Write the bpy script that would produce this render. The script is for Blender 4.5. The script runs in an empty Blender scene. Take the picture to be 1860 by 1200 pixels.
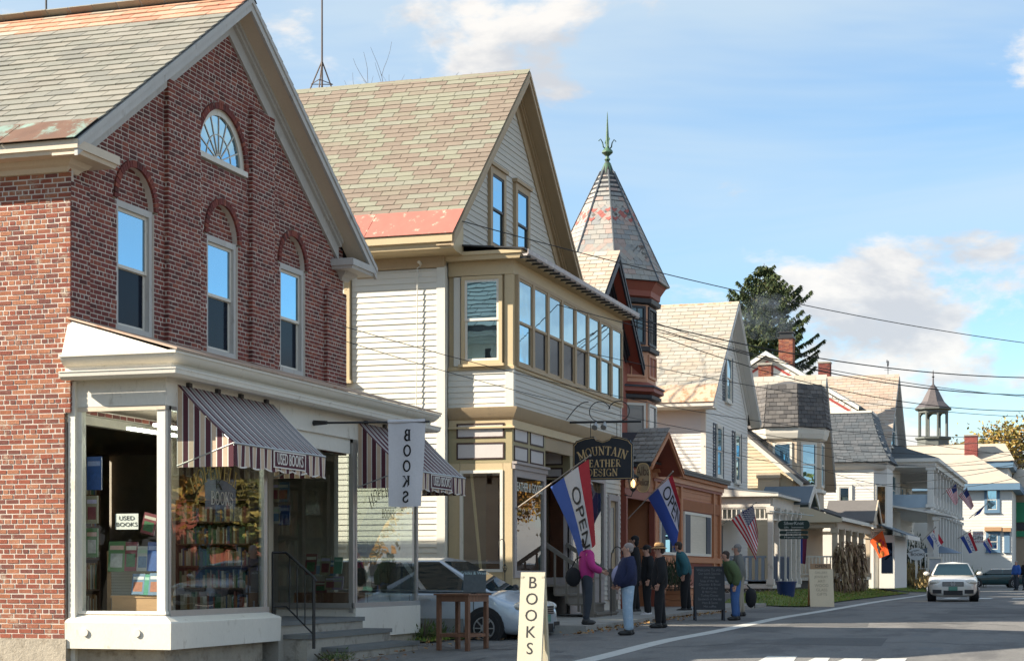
import bpy, bmesh, math, random
from mathutils import Vector as V, Matrix as MX, noise as NZ
R = random.Random(7)
sc = bpy.context.scene
COL = sc.collection
# ---------------------------------------------------------------- camera, sky, sun, exposure
EYE = 1.2; FL = 3254.0; YAW = math.atan(1035 / FL); CA = math.cos(YAW); SA = math.sin(YAW)
cam = bpy.data.objects.new('camera', bpy.data.cameras.new('camera')); COL.objects.link(cam)
cam.location = (0, 0, EYE); cam.rotation_euler = (math.pi / 2, 0, YAW - math.pi / 2)
cam.data.sensor_width = 36; cam.data.lens = FL / 1860 * 36; cam.data.shift_y = 440 / 1860
cam.data.clip_start = 0.2; cam.data.clip_end = 4000
sc.camera = cam
SUN = V((-1.0, 1.9, 1.32)).normalized()
wd = bpy.data.worlds.new('World'); sc.world = wd; wd.use_nodes = True
def sky_nodes():
    nt = wd.node_tree; N = nt.nodes; L = nt.links; N.clear()
    def n(t, **k):
        o = N.new(t)
        for a, b in k.items(): setattr(o, a, b)
        return o
    def mth(op, a, b=None, c=None):
        o = n('ShaderNodeMath', operation=op)
        for i, q in enumerate((a, b, c)):
            if q is None: continue
            if isinstance(q, (int, float)): o.inputs[i].default_value = q
            else: L.new(q, o.inputs[i])
        return o.outputs[0]
    out = n('ShaderNodeOutputWorld'); bg = n('ShaderNodeBackground'); bg.inputs[1].default_value = 0.086
    sk = n('ShaderNodeTexSky', sky_type='NISHITA', sun_disc=False, sun_elevation=math.asin(SUN.z),
           sun_rotation=math.atan2(SUN.x, SUN.y) % (2 * math.pi), air_density=1.0, dust_density=0.15, ozone_density=2.0)
    tc = n('ShaderNodeTexCoord'); sp = n('ShaderNodeSeparateXYZ'); L.new(tc.outputs['Generated'], sp.inputs[0])
    z = mth('MAXIMUM', sp.outputs[2], 0.004)
    # cloud layer seen on a flat sheet overhead: direction divided by height
    def sheet(off):
        d = mth('ADD', z, off); cx = n('ShaderNodeCombineXYZ')
        L.new(mth('DIVIDE', sp.outputs[0], d), cx.inputs[0]); L.new(mth('DIVIDE', sp.outputs[1], d), cx.inputs[1]); return cx.outputs[0]
    def noi(vec, s, det, rough, dist=0.0, loc=(0, 0, 0), scl=(1, 1, 1)):
        mp = n('ShaderNodeMapping'); L.new(vec, mp.inputs[0]); mp.inputs['Location'].default_value = loc; mp.inputs['Scale'].default_value = scl
        t = n('ShaderNodeTexNoise'); L.new(mp.outputs[0], t.inputs['Vector'])
        t.inputs['Scale'].default_value = s; t.inputs['Detail'].default_value = det; t.inputs['Roughness'].default_value = rough; t.inputs['Distortion'].default_value = dist
        return t.outputs[0]
    def ramp(x, a, b):
        r = n('ShaderNodeMapRange', interpolation_type='SMOOTHSTEP'); L.new(x, r.inputs[0]); r.inputs[1].default_value = a; r.inputs[2].default_value = b; return r.outputs[0]
    # heaped clouds low down, laid out by direction (azimuth and height)
    cum = noi(tc.outputs['Generated'], 7.0, 9, .58, 0.15, CUM_LOC, (1.0, 1.0, 2.3))
    low = ramp(z, 0.24, 0.05); cth = mth('ADD', cum, mth('MULTIPLY', low, 0.20))
    cmask = ramp(cth, 0.585, 0.675)
    cir = noi(sheet(.12), 0.85, 6, .6, 0.6, (3.1, 1.7, 0), (1.0, 0.45, 1)); cirm = mth('MULTIPLY', ramp(cir, 0.26, 0.58), ramp(z, 0.09, 0.24))
    shade = noi(tc.outputs['Generated'], 9.0, 6, .6, 0.2, (CUM_LOC[0] + .02, CUM_LOC[1], CUM_LOC[2] - .12), (1, 1, 2.3))
    def mix(a, b, f):
        m = n('ShaderNodeMix', data_type='RGBA'); L.new(f, m.inputs[0])
        for q, i in ((a, 6), (b, 7)):
            if isinstance(q, tuple): m.inputs[i].default_value = q
            else: L.new(q, m.inputs[i])
        return m.outputs[2]
    hs = n('ShaderNodeHueSaturation'); hs.inputs['Saturation'].default_value = 1.3; hs.inputs['Value'].default_value = 0.92; L.new(sk.outputs[0], hs.inputs['Color'])
    haze = mix(hs.outputs[0], (2.5, 3.7, 4.5, 1), mth('MULTIPLY', ramp(z, 0.15, 0.0), 0.7))
    veil = mix(haze, (3.15, 3.65, 3.9, 1), mth('MULTIPLY', cirm, 0.72))
    ccol = mix((4.5, 4.3, 4.05, 1), (2.9, 2.95, 3.1, 1), ramp(shade, 0.42, 0.64))
    fin = mix(veil, ccol, mth('MULTIPLY', cmask, 0.9))
    L.new(fin, bg.inputs[0]); L.new(bg.outputs[0], out.inputs[0])
CUM_LOC = (0.35, 0.2, 0.1)
sky_nodes()
sl = bpy.data.lights.new('sun', 'SUN'); sl.energy = 4.2; sl.angle = math.radians(0.53); sl.color = (1.0, 0.9, 0.74)
so = bpy.data.objects.new('sun', sl); COL.objects.link(so); so.location = (-20, 40, 40); so.rotation_euler = (-SUN).to_track_quat('-Z', 'Y').to_euler()
vs = sc.view_settings; vs.view_transform = 'Standard'; vs.look = 'None'; vs.exposure = 1.45; vs.gamma = 1.0; vs.use_curve_mapping = False
sc.cycles.max_bounces = 8; sc.cycles.transparent_max_bounces = 16; sc.cycles.caustics_reflective = False; sc.cycles.caustics_refractive = False
sc.cycles.sample_clamp_indirect = 6.0
# ---------------------------------------------------------------- measuring (photo measurements on known planes of the street)
def ray(px, py):
    u = (px - 930) / FL; return CA + u * SA, SA - u * CA, (1040 - py) / FL
def onY(px, py, Y):
    a, b, c = ray(px, py); t = Y / b; return V((a * t, Y, EYE + c * t))
def onX(px, py, X):
    a, b, c = ray(px, py); t = X / a; return V((X, b * t, EYE + c * t))
def onD(px, py, t):
    a, b, c = ray(px, py); return V((a * t, b * t, EYE + c * t))
def XY(px, Y): return onY(px, 0, Y).x
def YX(px, X): return onX(px, 0, X).y
# ---------------------------------------------------------------- ground height
def lerp(a, b, t): return a + (b - a) * t
def sst(a, b, x):
    t = min(1, max(0, (x - a) / (b - a))); return t * t * (3 - 2 * t)
def GH(x, y):
    z = lerp(-0.13, 0.0, sst(24, 33, x)) + 0.1 * sst(33, 46, x) + 0.06 * sst(46, 70, x)
    z -= 0.13 * sst(8.8, 10.5, y) * (1 - sst(33.5, 35.5, x)) * sst(20, 25, x)
    z += 0.34 * sst(8.7, 11.2, y) * sst(55, 60, x)
    return z
def onG(px, py, dz=0.0):
    a, b, c = ray(px, py); t = EYE / -c
    for _ in range(30):
        t = (EYE - GH(a * t, b * t) - dz) / -c
    return V((a * t, b * t, GH(a * t, b * t) + dz))
# ---------------------------------------------------------------- mesh helpers
class MB:
    def __init__(s): s.v = []; s.f = []; s.m = []
    def add(s, vs, fs, mi=0):
        k = len(s.v); s.v += [tuple(q) for q in vs]; s.f += [tuple(i + k for i in f) for f in fs]; s.m += [mi] * len(fs); return s
    def box(s, x0, x1, y0, y1, z0, z1, mi=0):
        return s.add([(x0, y0, z0), (x1, y0, z0), (x1, y1, z0), (x0, y1, z0), (x0, y0, z1), (x1, y0, z1), (x1, y1, z1), (x0, y1, z1)],
                     [(3, 2, 1, 0), (4, 5, 6, 7), (0, 1, 5, 4), (1, 2, 6, 5), (2, 3, 7, 6), (3, 0, 4, 7)], mi)
    def prism(s, pts, vec, mi=0):
        n = len(pts); pts = [V(p) for p in pts]; vec = V(vec)
        return s.add(pts + [p + vec for p in pts], [tuple(range(n))[::-1], tuple(range(n, 2 * n))] + [(i, (i + 1) % n, n + (i + 1) % n, n + i) for i in range(n)], mi)
    def beam(s, p, q, w, h, up=(0, 0, 1), mi=0):
        p = V(p); q = V(q); d = (q - p).normalized(); up = V(up); a = d.cross(up)
        if a.length < 1e-5: a = d.cross(V((0, 1, 0)))
        a.normalize(); b = a.cross(d); a *= w / 2; b *= h / 2
        return s.prism([p - a - b, p + a - b, p + a + b, p - a + b], q - p, mi)
    def tube(s, path, r, n=8, mi=0, cap=True):
        path = [V(p) for p in path]; m = len(path); rs = r if isinstance(r, (list, tuple)) else [r] * m
        vs = []; u = None
        for i, p in enumerate(path):
            d = (path[min(i + 1, m - 1)] - path[max(i - 1, 0)]).normalized()
            if u is None:
                u = d.cross(V((0, 0, 1)) if abs(d.z) < .9 else V((1, 0, 0)))
            u = (u - d * u.dot(d)).normalized(); w = d.cross(u)
            for k in range(n):
                t = 2 * math.pi * k / n; vs.append(p + (u * math.cos(t) + w * math.sin(t)) * rs[i])
        fs = [(i * n + k, i * n + (k + 1) % n, (i + 1) * n + (k + 1) % n, (i + 1) * n + k) for i in range(m - 1) for k in range(n)]
        if cap: fs += [tuple(range(n))[::-1], tuple(range((m - 1) * n, m * n))]
        return s.add(vs, fs, mi)
    def lathe(s, prof, c, n=12, mi=0, ph=0.0):
        c = V(c); m = len(prof)
        vs = [c + V((r * math.cos(2 * math.pi * k / n + ph), r * math.sin(2 * math.pi * k / n + ph), z)) for r, z in prof for k in range(n)]
        fs = [(i * n + k, i * n + (k + 1) % n, (i + 1) * n + (k + 1) % n, (i + 1) * n + k) for i in range(m - 1) for k in range(n)]
        return s.add(vs, fs + [tuple(range(n))[::-1], tuple(range((m - 1) * n, m * n))], mi)
    def ell(s, c, rx, ry, rz, nu=12, nv=8, mi=0, mat=None):
        c = V(c); vs = []
        for j in range(nv + 1):
            t = math.pi * j / nv
            for i in range(nu):
                p = 2 * math.pi * i / nu; q = V((rx * math.sin(t) * math.cos(p), ry * math.sin(t) * math.sin(p), rz * math.cos(t)))
                vs.append(c + (mat @ q if mat else q))
        fs = [(j * nu + i, j * nu + (i + 1) % nu, (j + 1) * nu + (i + 1) % nu, (j + 1) * nu + i) for j in range(nv) for i in range(nu)]
        return s.add(vs, fs, mi)
    def grid(s, fn, nu, nv, mi=0):
        vs = [fn(i / nu, j / nv) for j in range(nv + 1) for i in range(nu + 1)]
        return s.add(vs, [(j * (nu + 1) + i, j * (nu + 1) + i + 1, (j + 1) * (nu + 1) + i + 1, (j + 1) * (nu + 1) + i) for j in range(nv) for i in range(nu)], mi)
    def disc(s, c, axis, r, h, n=16, mi=0, r2=None):
        c = V(c); axis = V(axis).normalized(); return s.tube([c, c + axis * h], [r, r if r2 is None else r2], n, mi)
    def xf(s, m, k=0):
        for i in range(k, len(s.v)): s.v[i] = tuple(m @ V(s.v[i]))
        return s
    def mesh(s, name, mats, smooth=False, fix=True):
        me = bpy.data.meshes.new(name); me.from_pydata(s.v, [], s.f)
        for q in (mats if isinstance(mats, (list, tuple)) else [mats]): me.materials.append(q)
        if any(s.m): me.polygons.foreach_set('material_index', s.m)
        if fix:
            bm = bmesh.new(); bm.from_mesh(me); bmesh.ops.remove_doubles(bm, verts=bm.verts, dist=1e-5) if smooth else None
            bmesh.ops.recalc_face_normals(bm, faces=bm.faces); bm.to_mesh(me); bm.free()
        if smooth:
            for p in me.polygons: p.use_smooth = True
            if smooth != 'full': me.set_sharp_from_angle(angle=math.radians(38))
        me.update(); return me
    def obj(s, name, mats, parent=None, smooth=False, label=None, fix=True):
        if not s.v: return None
        return link(name, s.mesh(name, mats, smooth, fix), parent, label)
LOC = {}
def link(name, me, parent=None, label=None, mat=None):
    o = bpy.data.objects.new(name, me); COL.objects.link(o)
    if parent is not None: attach(o, parent)
    if mat is not None: o.matrix_basis = mat
    if label: o['label'] = label
    return o
def attach(o, parent):
    o.parent = parent; o.matrix_parent_inverse = MX.Translation(-V(LOC.get(parent.name, (0, 0, 0))))
def tag(o, label, cat, group=None):
    o['label'] = label; o['category'] = cat
    if group: o['group'] = group
    return o
def thing(name, label, cat, loc=(0, 0, 0), group=None):
    o = bpy.data.objects.new(name, None); COL.objects.link(o); o.location = loc; o.empty_display_size = .3
    LOC[o.name] = tuple(loc); return tag(o, label, cat, group)
def setting(o, kind='structure'): o['kind'] = kind; return o
def resize(root, k):
    """the survey of a house gave its proportions; this gives it its real size and distance along the street"""
    l = V(LOC[root.name]); root.scale = (k, k, k); root.location = V((l.x * k, l.y * k, EYE + (l.z - EYE) * k)); return root
KS = 1.09
def kids(o): return [c for c in list(bpy.data.objects) if c.parent == o]
def dup(root, m, label=None, group=None, cat=None):
    """copy of a thing with its parts and sub-parts, moved by the matrix m (world)"""
    tree = {}
    for o in bpy.data.objects:
        if o.parent: tree.setdefault(o.parent.name, []).append(o)
    def cp(o, par):
        c = o.copy(); COL.objects.link(c)
        if par is not None: c.parent = par
        for ch in tree.get(o.name, []): cp(ch, c)
        return c
    r = cp(root, None); r.matrix_basis = m @ MX.LocRotScale(root.location, root.rotation_euler, root.scale)
    LOC[r.name] = LOC.get(root.name, (0, 0, 0))
    if label: r['label'] = label
    if group: r['group'] = group
    return r
def unit_box(name):
    b = MB().box(-.5, .5, -.5, .5, -.5, .5); return b
BOXV = [(x, y, z) for z in (-.5, .5) for x, y in ((-.5, -.5), (.5, -.5), (.5, .5), (-.5, .5))]
BOXF = [(3, 2, 1, 0), (4, 5, 6, 7), (0, 1, 5, 4), (1, 2, 6, 5), (2, 3, 7, 6), (3, 0, 4, 7)]
CAMP = V((0, 0, EYE))
def pieces(parent, name, mats, material, limit=300, uv=BOXV, uf=BOXF, rest=None, see=None):
    """mats: placing matrices of alike pieces; the nearest ones become objects of one shared mesh, the others one 'stuff' part"""
    me = bpy.data.meshes.new(name); me.from_pydata(uv, [], uf); me.materials.append(material); me.update()
    def score(m):
        p = m.translation; d = (p - CAMP).length; return (d * d) / max(1e-6, m.col[0].length * m.col[2].length) * (1 if see is None or see(p) else 50)
    order = sorted(mats, key=score)
    for m in order[:limit]: link(name, me, parent, None, m)
    if order[limit:]:
        vs = []; fs = []
        for m in order[limit:]:
            k = len(vs); vs += [tuple(m @ V(q)) for q in uv]; fs += [tuple(i + k for i in f) for f in uf]
        m2 = bpy.data.meshes.new(name); m2.from_pydata(vs, [], fs); m2.materials.append(material); m2.update()
        o = link(rest or name, m2, parent); o['kind'] = 'stuff'
def place(c, x, y, z):
    """matrix with the given full-size axis vectors at c"""
    x = V(x); y = V(y); z = V(z)
    return MX(((x.x, y.x, z.x, c[0]), (x.y, y.y, z.y, c[1]), (x.z, y.z, z.z, c[2]), (0, 0, 0, 1)))
# ---------------------------------------------------------------- materials
MATS = {}
def mat(name, col, rough=.7, var=.18, scale=2.5, bump=.0, bscale=60., cols=None, col2=None, thr=(.55, .7), s2=1.2, metal=0., spec=.5, coat=0., fine=.1, fscale=30., stretch=None, emit=0., sss=0., alpha=None, detail=None):
    """procedural paint, stone or cloth: base colour (or a ramp over random pieces), broad and fine mottling, patches of a second colour, bump"""
    if name in MATS: return MATS[name]
    m = bpy.data.materials.new(name); m.use_nodes = True; nt = m.node_tree; N = nt.nodes; L = nt.links
    b = N['Principled BSDF']; b.inputs['Roughness'].default_value = rough; b.inputs['Metallic'].default_value = metal
    b.inputs['Specular IOR Level'].default_value = spec; b.inputs['Coat Weight'].default_value = coat; b.inputs['Coat Roughness'].default_value = .05
    geo = N.new('ShaderNodeNewGeometry'); pos = geo.outputs['Position']
    if stretch:
        mp = N.new('ShaderNodeMapping'); mp.inputs['Scale'].default_value = stretch; L.new(pos, mp.inputs[0]); pos = mp.outputs[0]
    def noi(s, d=4, r=.6):
        t = N.new('ShaderNodeTexNoise'); L.new(pos, t.inputs['Vector']); t.inputs['Scale'].default_value = s; t.inputs['Detail'].default_value = d; t.inputs['Roughness'].default_value = r; return t.outputs[0]
    def mth(op, a, c):
        o = N.new('ShaderNodeMath'); o.operation = op
        for i, q in enumerate((a, c)):
            if isinstance(q, (int, float)): o.inputs[i].default_value = q
            else: L.new(q, o.inputs[i])
        return o.outputs[0]
    def rgb(c): return (c[0], c[1], c[2], 1)
    if cols:
        oi = N.new('ShaderNodeObjectInfo'); fr = mth('FRACT', mth('ADD', oi.outputs['Random'], geo.outputs['Random Per Island']), 0)
        rp = N.new('ShaderNodeValToRGB'); e = rp.color_ramp.elements; rp.color_ramp.interpolation = 'CONSTANT'
        for i, c in enumerate(cols):
            el = e[i] if i < 1 else (e[1] if i == 1 else e.new(i / len(cols))); el.position = i / len(cols); el.color = rgb(c)
        L.new(fr, rp.inputs[0]); base = rp.outputs[0]
    else:
        c = N.new('ShaderNodeRGB'); c.outputs[0].default_value = rgb(col); base = c.outputs[0]
    if col2:
        mr = N.new('ShaderNodeMapRange'); mr.interpolation_type = 'SMOOTHSTEP'; L.new(noi(s2, 7, .68), mr.inputs[0]); mr.inputs[1].default_value = thr[0]; mr.inputs[2].default_value = thr[1]
        mx = N.new('ShaderNodeMix'); mx.data_type = 'RGBA'; L.new(mr.outputs[0], mx.inputs[0]); L.new(base, mx.inputs[6]); mx.inputs[7].default_value = rgb(col2); base = mx.outputs[2]
    f = mth('ADD', mth('MULTIPLY', mth('SUBTRACT', noi(scale, 5), .5), var * 2), 1.0)
    if fine: f = mth('ADD', f, mth('MULTIPLY', mth('SUBTRACT', noi(fscale, 3), .5), fine * 2))
    hv = N.new('ShaderNodeVectorMath'); hv.operation = 'SCALE'; L.new(base, hv.inputs[0]); L.new(f, hv.inputs['Scale'])
    L.new(hv.outputs[0], b.inputs['Base Color'])
    if bump:
        bp = N.new('ShaderNodeBump'); bp.inputs['Strength'].default_value = min(1, bump); bp.inputs['Distance'].default_value = .02; L.new(noi(bscale, 6, .7), bp.inputs['Height']); L.new(bp.outputs[0], b.inputs['Normal'])
    if emit: L.new(base, b.inputs['Emission Color']); b.inputs['Emission Strength'].default_value = emit
    if sss: b.inputs['Transmission Weight'].default_value = 0
    MATS[name] = m; return m
def glass(name, tint=(.75, .82, .8), ior=1.75, rough=.0, wob=.004):
    """window glass: clear, with a reflection that grows towards grazing angles"""
    m = bpy.data.materials.new(name); m.use_nodes = True; nt = m.node_tree; N = nt.nodes; L = nt.links; N.clear()
    o = N.new('ShaderNodeOutputMaterial'); t = N.new('ShaderNodeBsdfTransparent'); t.inputs[0].default_value = (*tint, 1)
    g = N.new('ShaderNodeBsdfGlossy'); g.inputs['Roughness'].default_value = rough; fr = N.new('ShaderNodeFresnel'); fr.inputs[0].default_value = ior
    nz = N.new('ShaderNodeTexNoise'); nz.inputs['Scale'].default_value = 1.1; gp = N.new('ShaderNodeNewGeometry'); L.new(gp.outputs['Position'], nz.inputs['Vector'])
    bp = N.new('ShaderNodeBump'); bp.inputs['Strength'].default_value = 1; bp.inputs['Distance'].default_value = wob; L.new(nz.outputs[0], bp.inputs['Height']); L.new(bp.outputs[0], g.inputs['Normal'])
    mb = N.new('ShaderNodeMath'); mb.operation = 'SUBTRACT'; mb.inputs[0].default_value = 1; L.new(gp.outputs['Backfacing'], mb.inputs[1]); mm = N.new('ShaderNodeMath'); mm.operation = 'MULTIPLY'; L.new(fr.outputs[0], mm.inputs[0]); L.new(mb.outputs[0], mm.inputs[1])
    mx = N.new('ShaderNodeMixShader'); L.new(mm.outputs[0], mx.inputs[0]); L.new(t.outputs[0], mx.inputs[1]); L.new(g.outputs[0], mx.inputs[2]); L.new(mx.outputs[0], o.inputs[0])
    return m
def dark_glass(name, col, ior=1.8, rough=.02, wob=.004, spec=.5):
    m = mat(name, col, rough, .1, 1.5, 0); b = m.node_tree.nodes['Principled BSDF']; b.inputs['IOR'].default_value = ior
    N = m.node_tree.nodes; L = m.node_tree.links
    nz = N.new('ShaderNodeTexNoise'); nz.inputs['Scale'].default_value = 1.3; gp = N.new('ShaderNodeNewGeometry'); L.new(gp.outputs['Position'], nz.inputs['Vector'])
    bp = N.new('ShaderNodeBump'); bp.inputs['Distance'].default_value = wob; L.new(nz.outputs[0], bp.inputs['Height']); L.new(bp.outputs[0], b.inputs['Normal'])
    return m
def coated_glass(name, col, tint, k, wob=.003, rough=.01):
    """strongly reflecting window pane over a dark room"""
    m = dark_glass(name, col, 1.6, .05, wob); nt = m.node_tree; N = nt.nodes; L = nt.links; b = N['Principled BSDF']; o = next(n for n in N if n.type == 'OUTPUT_MATERIAL')
    g = N.new('ShaderNodeBsdfGlossy'); g.inputs['Color'].default_value = (*tint, 1); g.inputs['Roughness'].default_value = rough; L.new(b.inputs['Normal'].links[0].from_socket, g.inputs['Normal'])
    mx = N.new('ShaderNodeMixShader'); mx.inputs[0].default_value = k; L.new(b.outputs[0], mx.inputs[1]); L.new(g.outputs[0], mx.inputs[2]); L.new(mx.outputs[0], o.inputs['Surface']); return m
# ---------------------------------------------------------------- lettering
def text_mesh(txt, mt, h=1.0, depth=.004, arc=None):
    cu = bpy.data.curves.new('text', 'FONT'); cu.body = txt; cu.size = h; cu.align_x = 'CENTER'; cu.align_y = 'CENTER'; cu.extrude = depth; cu.resolution_u = 3
    t = bpy.data.objects.new('text', cu); COL.objects.link(t); bpy.context.view_layer.update()
    me = bpy.data.meshes.new_from_object(t.evaluated_get(bpy.context.evaluated_depsgraph_get())); bpy.data.objects.remove(t); bpy.data.curves.remove(cu)
    me.materials.clear(); me.materials.append(mt); return me
def text(txt, mt, parent, c, right, up, h, name='lettering', sx=1.0, depth=.004):
    me = text_mesh(txt, mt, 1.0, depth); r = V(right).normalized(); u = V(up).normalized(); n = r.cross(u)
    return link(name, me, parent, None, place(c, r * h * sx, u * h, n))
# serif letters as thick and thin strokes: (polyline, weight)
def _arc(cx, cy, rx, ry, a0, a1, n=10): return [(cx + rx * math.cos(math.radians(lerp(a0, a1, i / n))), cy + ry * math.sin(math.radians(lerp(a0, a1, i / n)))) for i in range(n + 1)]
TK, TN = .15, .06
def _sf(x, y, w=.26): return ([(x - w / 2, y), (x + w / 2, y)], TN)
GLY = {
 'B': (.62, [([(.14, 0), (.14, 1)], TK), ([(0, .97), (.3, .97)], TN), ([(0, .03), (.3, .03)], TN), ([(.14, .53), (.32, .53)], TN), (_arc(.3, .755, .19, .215, 90, -90), .11), (_arc(.3, .28, .25, .25, 90, -90), .13)]),
 'O': (.74, [(_arc(.37, .5, .3, .46, 0, 360, 22), .115)]),
 'K': (.72, [([(.14, 0), (.14, 1)], TK), _sf(.14, .97), _sf(.14, .03), ([(.58, .97), (.2, .46)], TN), ([(.3, .58), (.6, .03)], TK), _sf(.58, .97, .22), _sf(.61, .03, .24)]),
 'S': (.56, [(_arc(.27, .74, .2, .22, 20, 200, 9) + _arc(.28, .27, .22, .24, 60, -160, 10)[0:], .115), ([(.47, .95), (.47, .72)], TN), ([(.06, .3), (.06, .05)], TN)]),
 'M': (.9, [([(.12, 0), (.12, 1)], TN), ([(.12, 1), (.44, .08)], TK), ([(.44, .08), (.76, 1)], TN), ([(.76, 0), (.76, 1)], TK), _sf(.12, .03), _sf(.76, .03), _sf(.1, .97, .2), _sf(.78, .97, .2)]),
 'U': (.74, [([(.14, 1), (.14, .3)] + _arc(.36, .3, .22, .27, 180, 360, 8) + [(.58, 1)], .1), _sf(.14, .97), _sf(.58, .97)]),
 'N': (.78, [([(.12, 0), (.12, 1)], TN), ([(.12, .98), (.62, .02)], TK), ([(.62, 0), (.62, 1)], TN), _sf(.12, .03), _sf(.1, .97, .2), _sf(.62, .97)]),
 'T': (.66, [([(.33, 0), (.33, 1)], TK), ([(.02, .96), (.64, .96)], TN), ([(.03, .98), (.03, .76)], TN), ([(.63, .98), (.63, .76)], TN), _sf(.33, .03, .3)]),
 'A': (.76, [([(.1, 0), (.37, 1)], TN), ([(.37, 1), (.64, 0)], TK), ([(.2, .34), (.54, .34)], TN), _sf(.1, .03, .22), _sf(.64, .03, .26)]),
 'I': (.34, [([(.17, 0), (.17, 1)], TK), _sf(.17, .97, .3), _sf(.17, .03, .3)]),
 'L': (.6, [([(.14, 0), (.14, 1)], TK), _sf(.14, .97, .3), ([(0, .03), (.52, .03)], TN), ([(.52, .02), (.52, .26)], TN)]),
 'E': (.62, [([(.14, 0), (.14, 1)], TK), ([(0, .97), (.52, .97)], TN), ([(0, .03), (.54, .03)], TN), ([(.14, .52), (.42, .52)], TN), ([(.52, .98), (.52, .76)], TN), ([(.54, .02), (.54, .26)], TN), ([(.42, .42), (.42, .62)], TN)]),
 'H': (.78, [([(.14, 0), (.14, 1)], TK), ([(.6, 0), (.6, 1)], TK), ([(.14, .51), (.6, .51)], TN), _sf(.14, .97), _sf(.14, .03), _sf(.6, .97), _sf(.6, .03)]),
 'R': (.7, [([(.14, 0), (.14, 1)], TK), ([(0, .97), (.3, .97)], TN), _sf(.14, .03), ([(.14, .5), (.3, .5)], TN), (_arc(.3, .735, .21, .235, 90, -90), .11), ([(.32, .5), (.58, .03)], TK), _sf(.6, .03, .22)]),
 'D': (.74, [([(.14, 0), (.14, 1)], TK), ([(0, .97), (.3, .97)], TN), ([(0, .03), (.3, .03)], TN), (_arc(.28, .5, .36, .47, 90, -90, 14), .12)]),
 'G': (.74, [(_arc(.37, .5, .3, .46, 45, 320, 18), .115), ([(.61, .0), (.61, .42)], TK), ([(.44, .43), (.72, .43)], TN), ([(.6, .95), (.6, .74)], TN)]),
 'W': (.98, [([(.06, 1), (.28, .02)], TK), ([(.28, .02), (.48, .96)], TN), ([(.48, .96), (.68, .02)], TK), ([(.68, .02), (.88, 1)], TN), _sf(.06, .97, .2), _sf(.88, .97, .2)]),
 'P': (.64, [([(.14, 0), (.14, 1)], TK), ([(0, .97), (.3, .97)], TN), _sf(.14, .03), ([(.14, .48), (.3, .48)], TN), (_arc(.3, .725, .22, .245, 90, -90), .12)]),
 'Y': (.7, [([(.34, 0), (.34, .45)], TK), ([(.34, .45), (.06, 1)], TK), ([(.34, .45), (.62, 1)], TN), _sf(.34, .03), _sf(.06, .97, .2), _sf(.62, .97, .2)]),
 "'": (.22, [([(.11, 1), (.09, .76)], .1)]), ' ': (.3, []), '&': (.74, [(_arc(.33, .78, .15, .18, -60, 250, 10) + [(.6, .05)], .08), (_arc(.3, .27, .24, .26, 120, 330, 10) + [(.64, .5)], .08)]),
}
def serif(txt, h, sx=1.0, gap=.06, bold=1.0):
    """flat serif letters in the xz-plane: list of quads, centred; returns MB and width"""
    b = MB(); x = 0.0
    for ch in txt:
        w, st = GLY[ch]
        for k, (pl, wt) in enumerate(st):
            wt *= bold
            for (ax, ay), (bx, by) in zip(pl[:-1], pl[1:]):
                d = V((bx - ax, by - ay)); l = d.length
                if l < 1e-6: continue
                d /= l; n = V((-d.y, d.x)) * wt / 2; e = d * (wt * .18 if len(pl) > 3 else 0); yy = -.0006 * k
                b.add([((x + p.x) * h * sx, yy, p.y * h) for p in (V((ax, ay)) - n - e, V((bx, by)) - n + e, V((bx, by)) + n + e, V((ax, ay)) + n - e)], [(0, 1, 2, 3)])
        x += w + gap
    W = (x - gap) * h * sx
    b.v = [(a - W / 2, c, d - h / 2) for a, c, d in b.v]; return b, W
def serif_on(txt, mt, parent, c, right, up, h, name='lettering', sx=1.0, bend=0.0, bold=1.0, gap=.06):
    b, W = serif(txt, h, sx, gap, bold)
    if bend: b.v = [(math.sin(a / bend) * (bend + d), c_, math.cos(a / bend) * (bend + d) - bend) for a, c_, d in b.v]
    r = V(right).normalized(); u = V(up).normalized(); n = u.cross(r)
    b.xf(place(c, r, n, u)); return b.obj(name, mt, parent, fix=False)
# ================================================================ SETTING: ground, road, pavement
asph = mat('asphalt', (.17, .162, .152), .9, .3, .9, .5, 90, col2=(.115, .11, .106), thr=(.48, .6), s2=.5, fine=.3, fscale=22, stretch=(.45, 1, 1))
earth = mat('earth', (.10, .085, .05), .95, .3, .6, .4, 30)
line_m = mat('road paint', (.52, .51, .47), .7, .2, 6, .1, col2=(.22, .21, .2), thr=(.6, .68), s2=5)
def sheet(name, xs, ys, dz, m, hfn=None):
    b = MB(); n = len(xs) - 1
    def z(x, y): return (hfn or GH)(x, y) + dz
    b.v = [(x, y, z(x, y)) for y in ys for x in xs]
    b.f = [(j * (n + 1) + i, j * (n + 1) + i + 1, (j + 1) * (n + 1) + i + 1, (j + 1) * (n + 1) + i) for j in range(len(ys) - 1) for i in range(n)]
    b.m = [0] * len(b.f)
    return setting(b.obj(name, m, smooth='full'))
def rng(a, b, st): n = max(1, round((b - a) / st)); return [lerp(a, b, i / n) for i in range(n + 1)]
sheet('ground', [-900, -300, -60] + rng(-20, 160, 2) + [300, 900, 2500], [-900, -300, -60] + rng(-20, 40, 1) + [70, 150, 300, 900], -.03, earth)
sheet('road', rng(-40, 190, 1.0), rng(-7.0, 9.0, .8) + [9.6, 10.2, 10.8, 11.4, 12.2], .0, asph)
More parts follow.
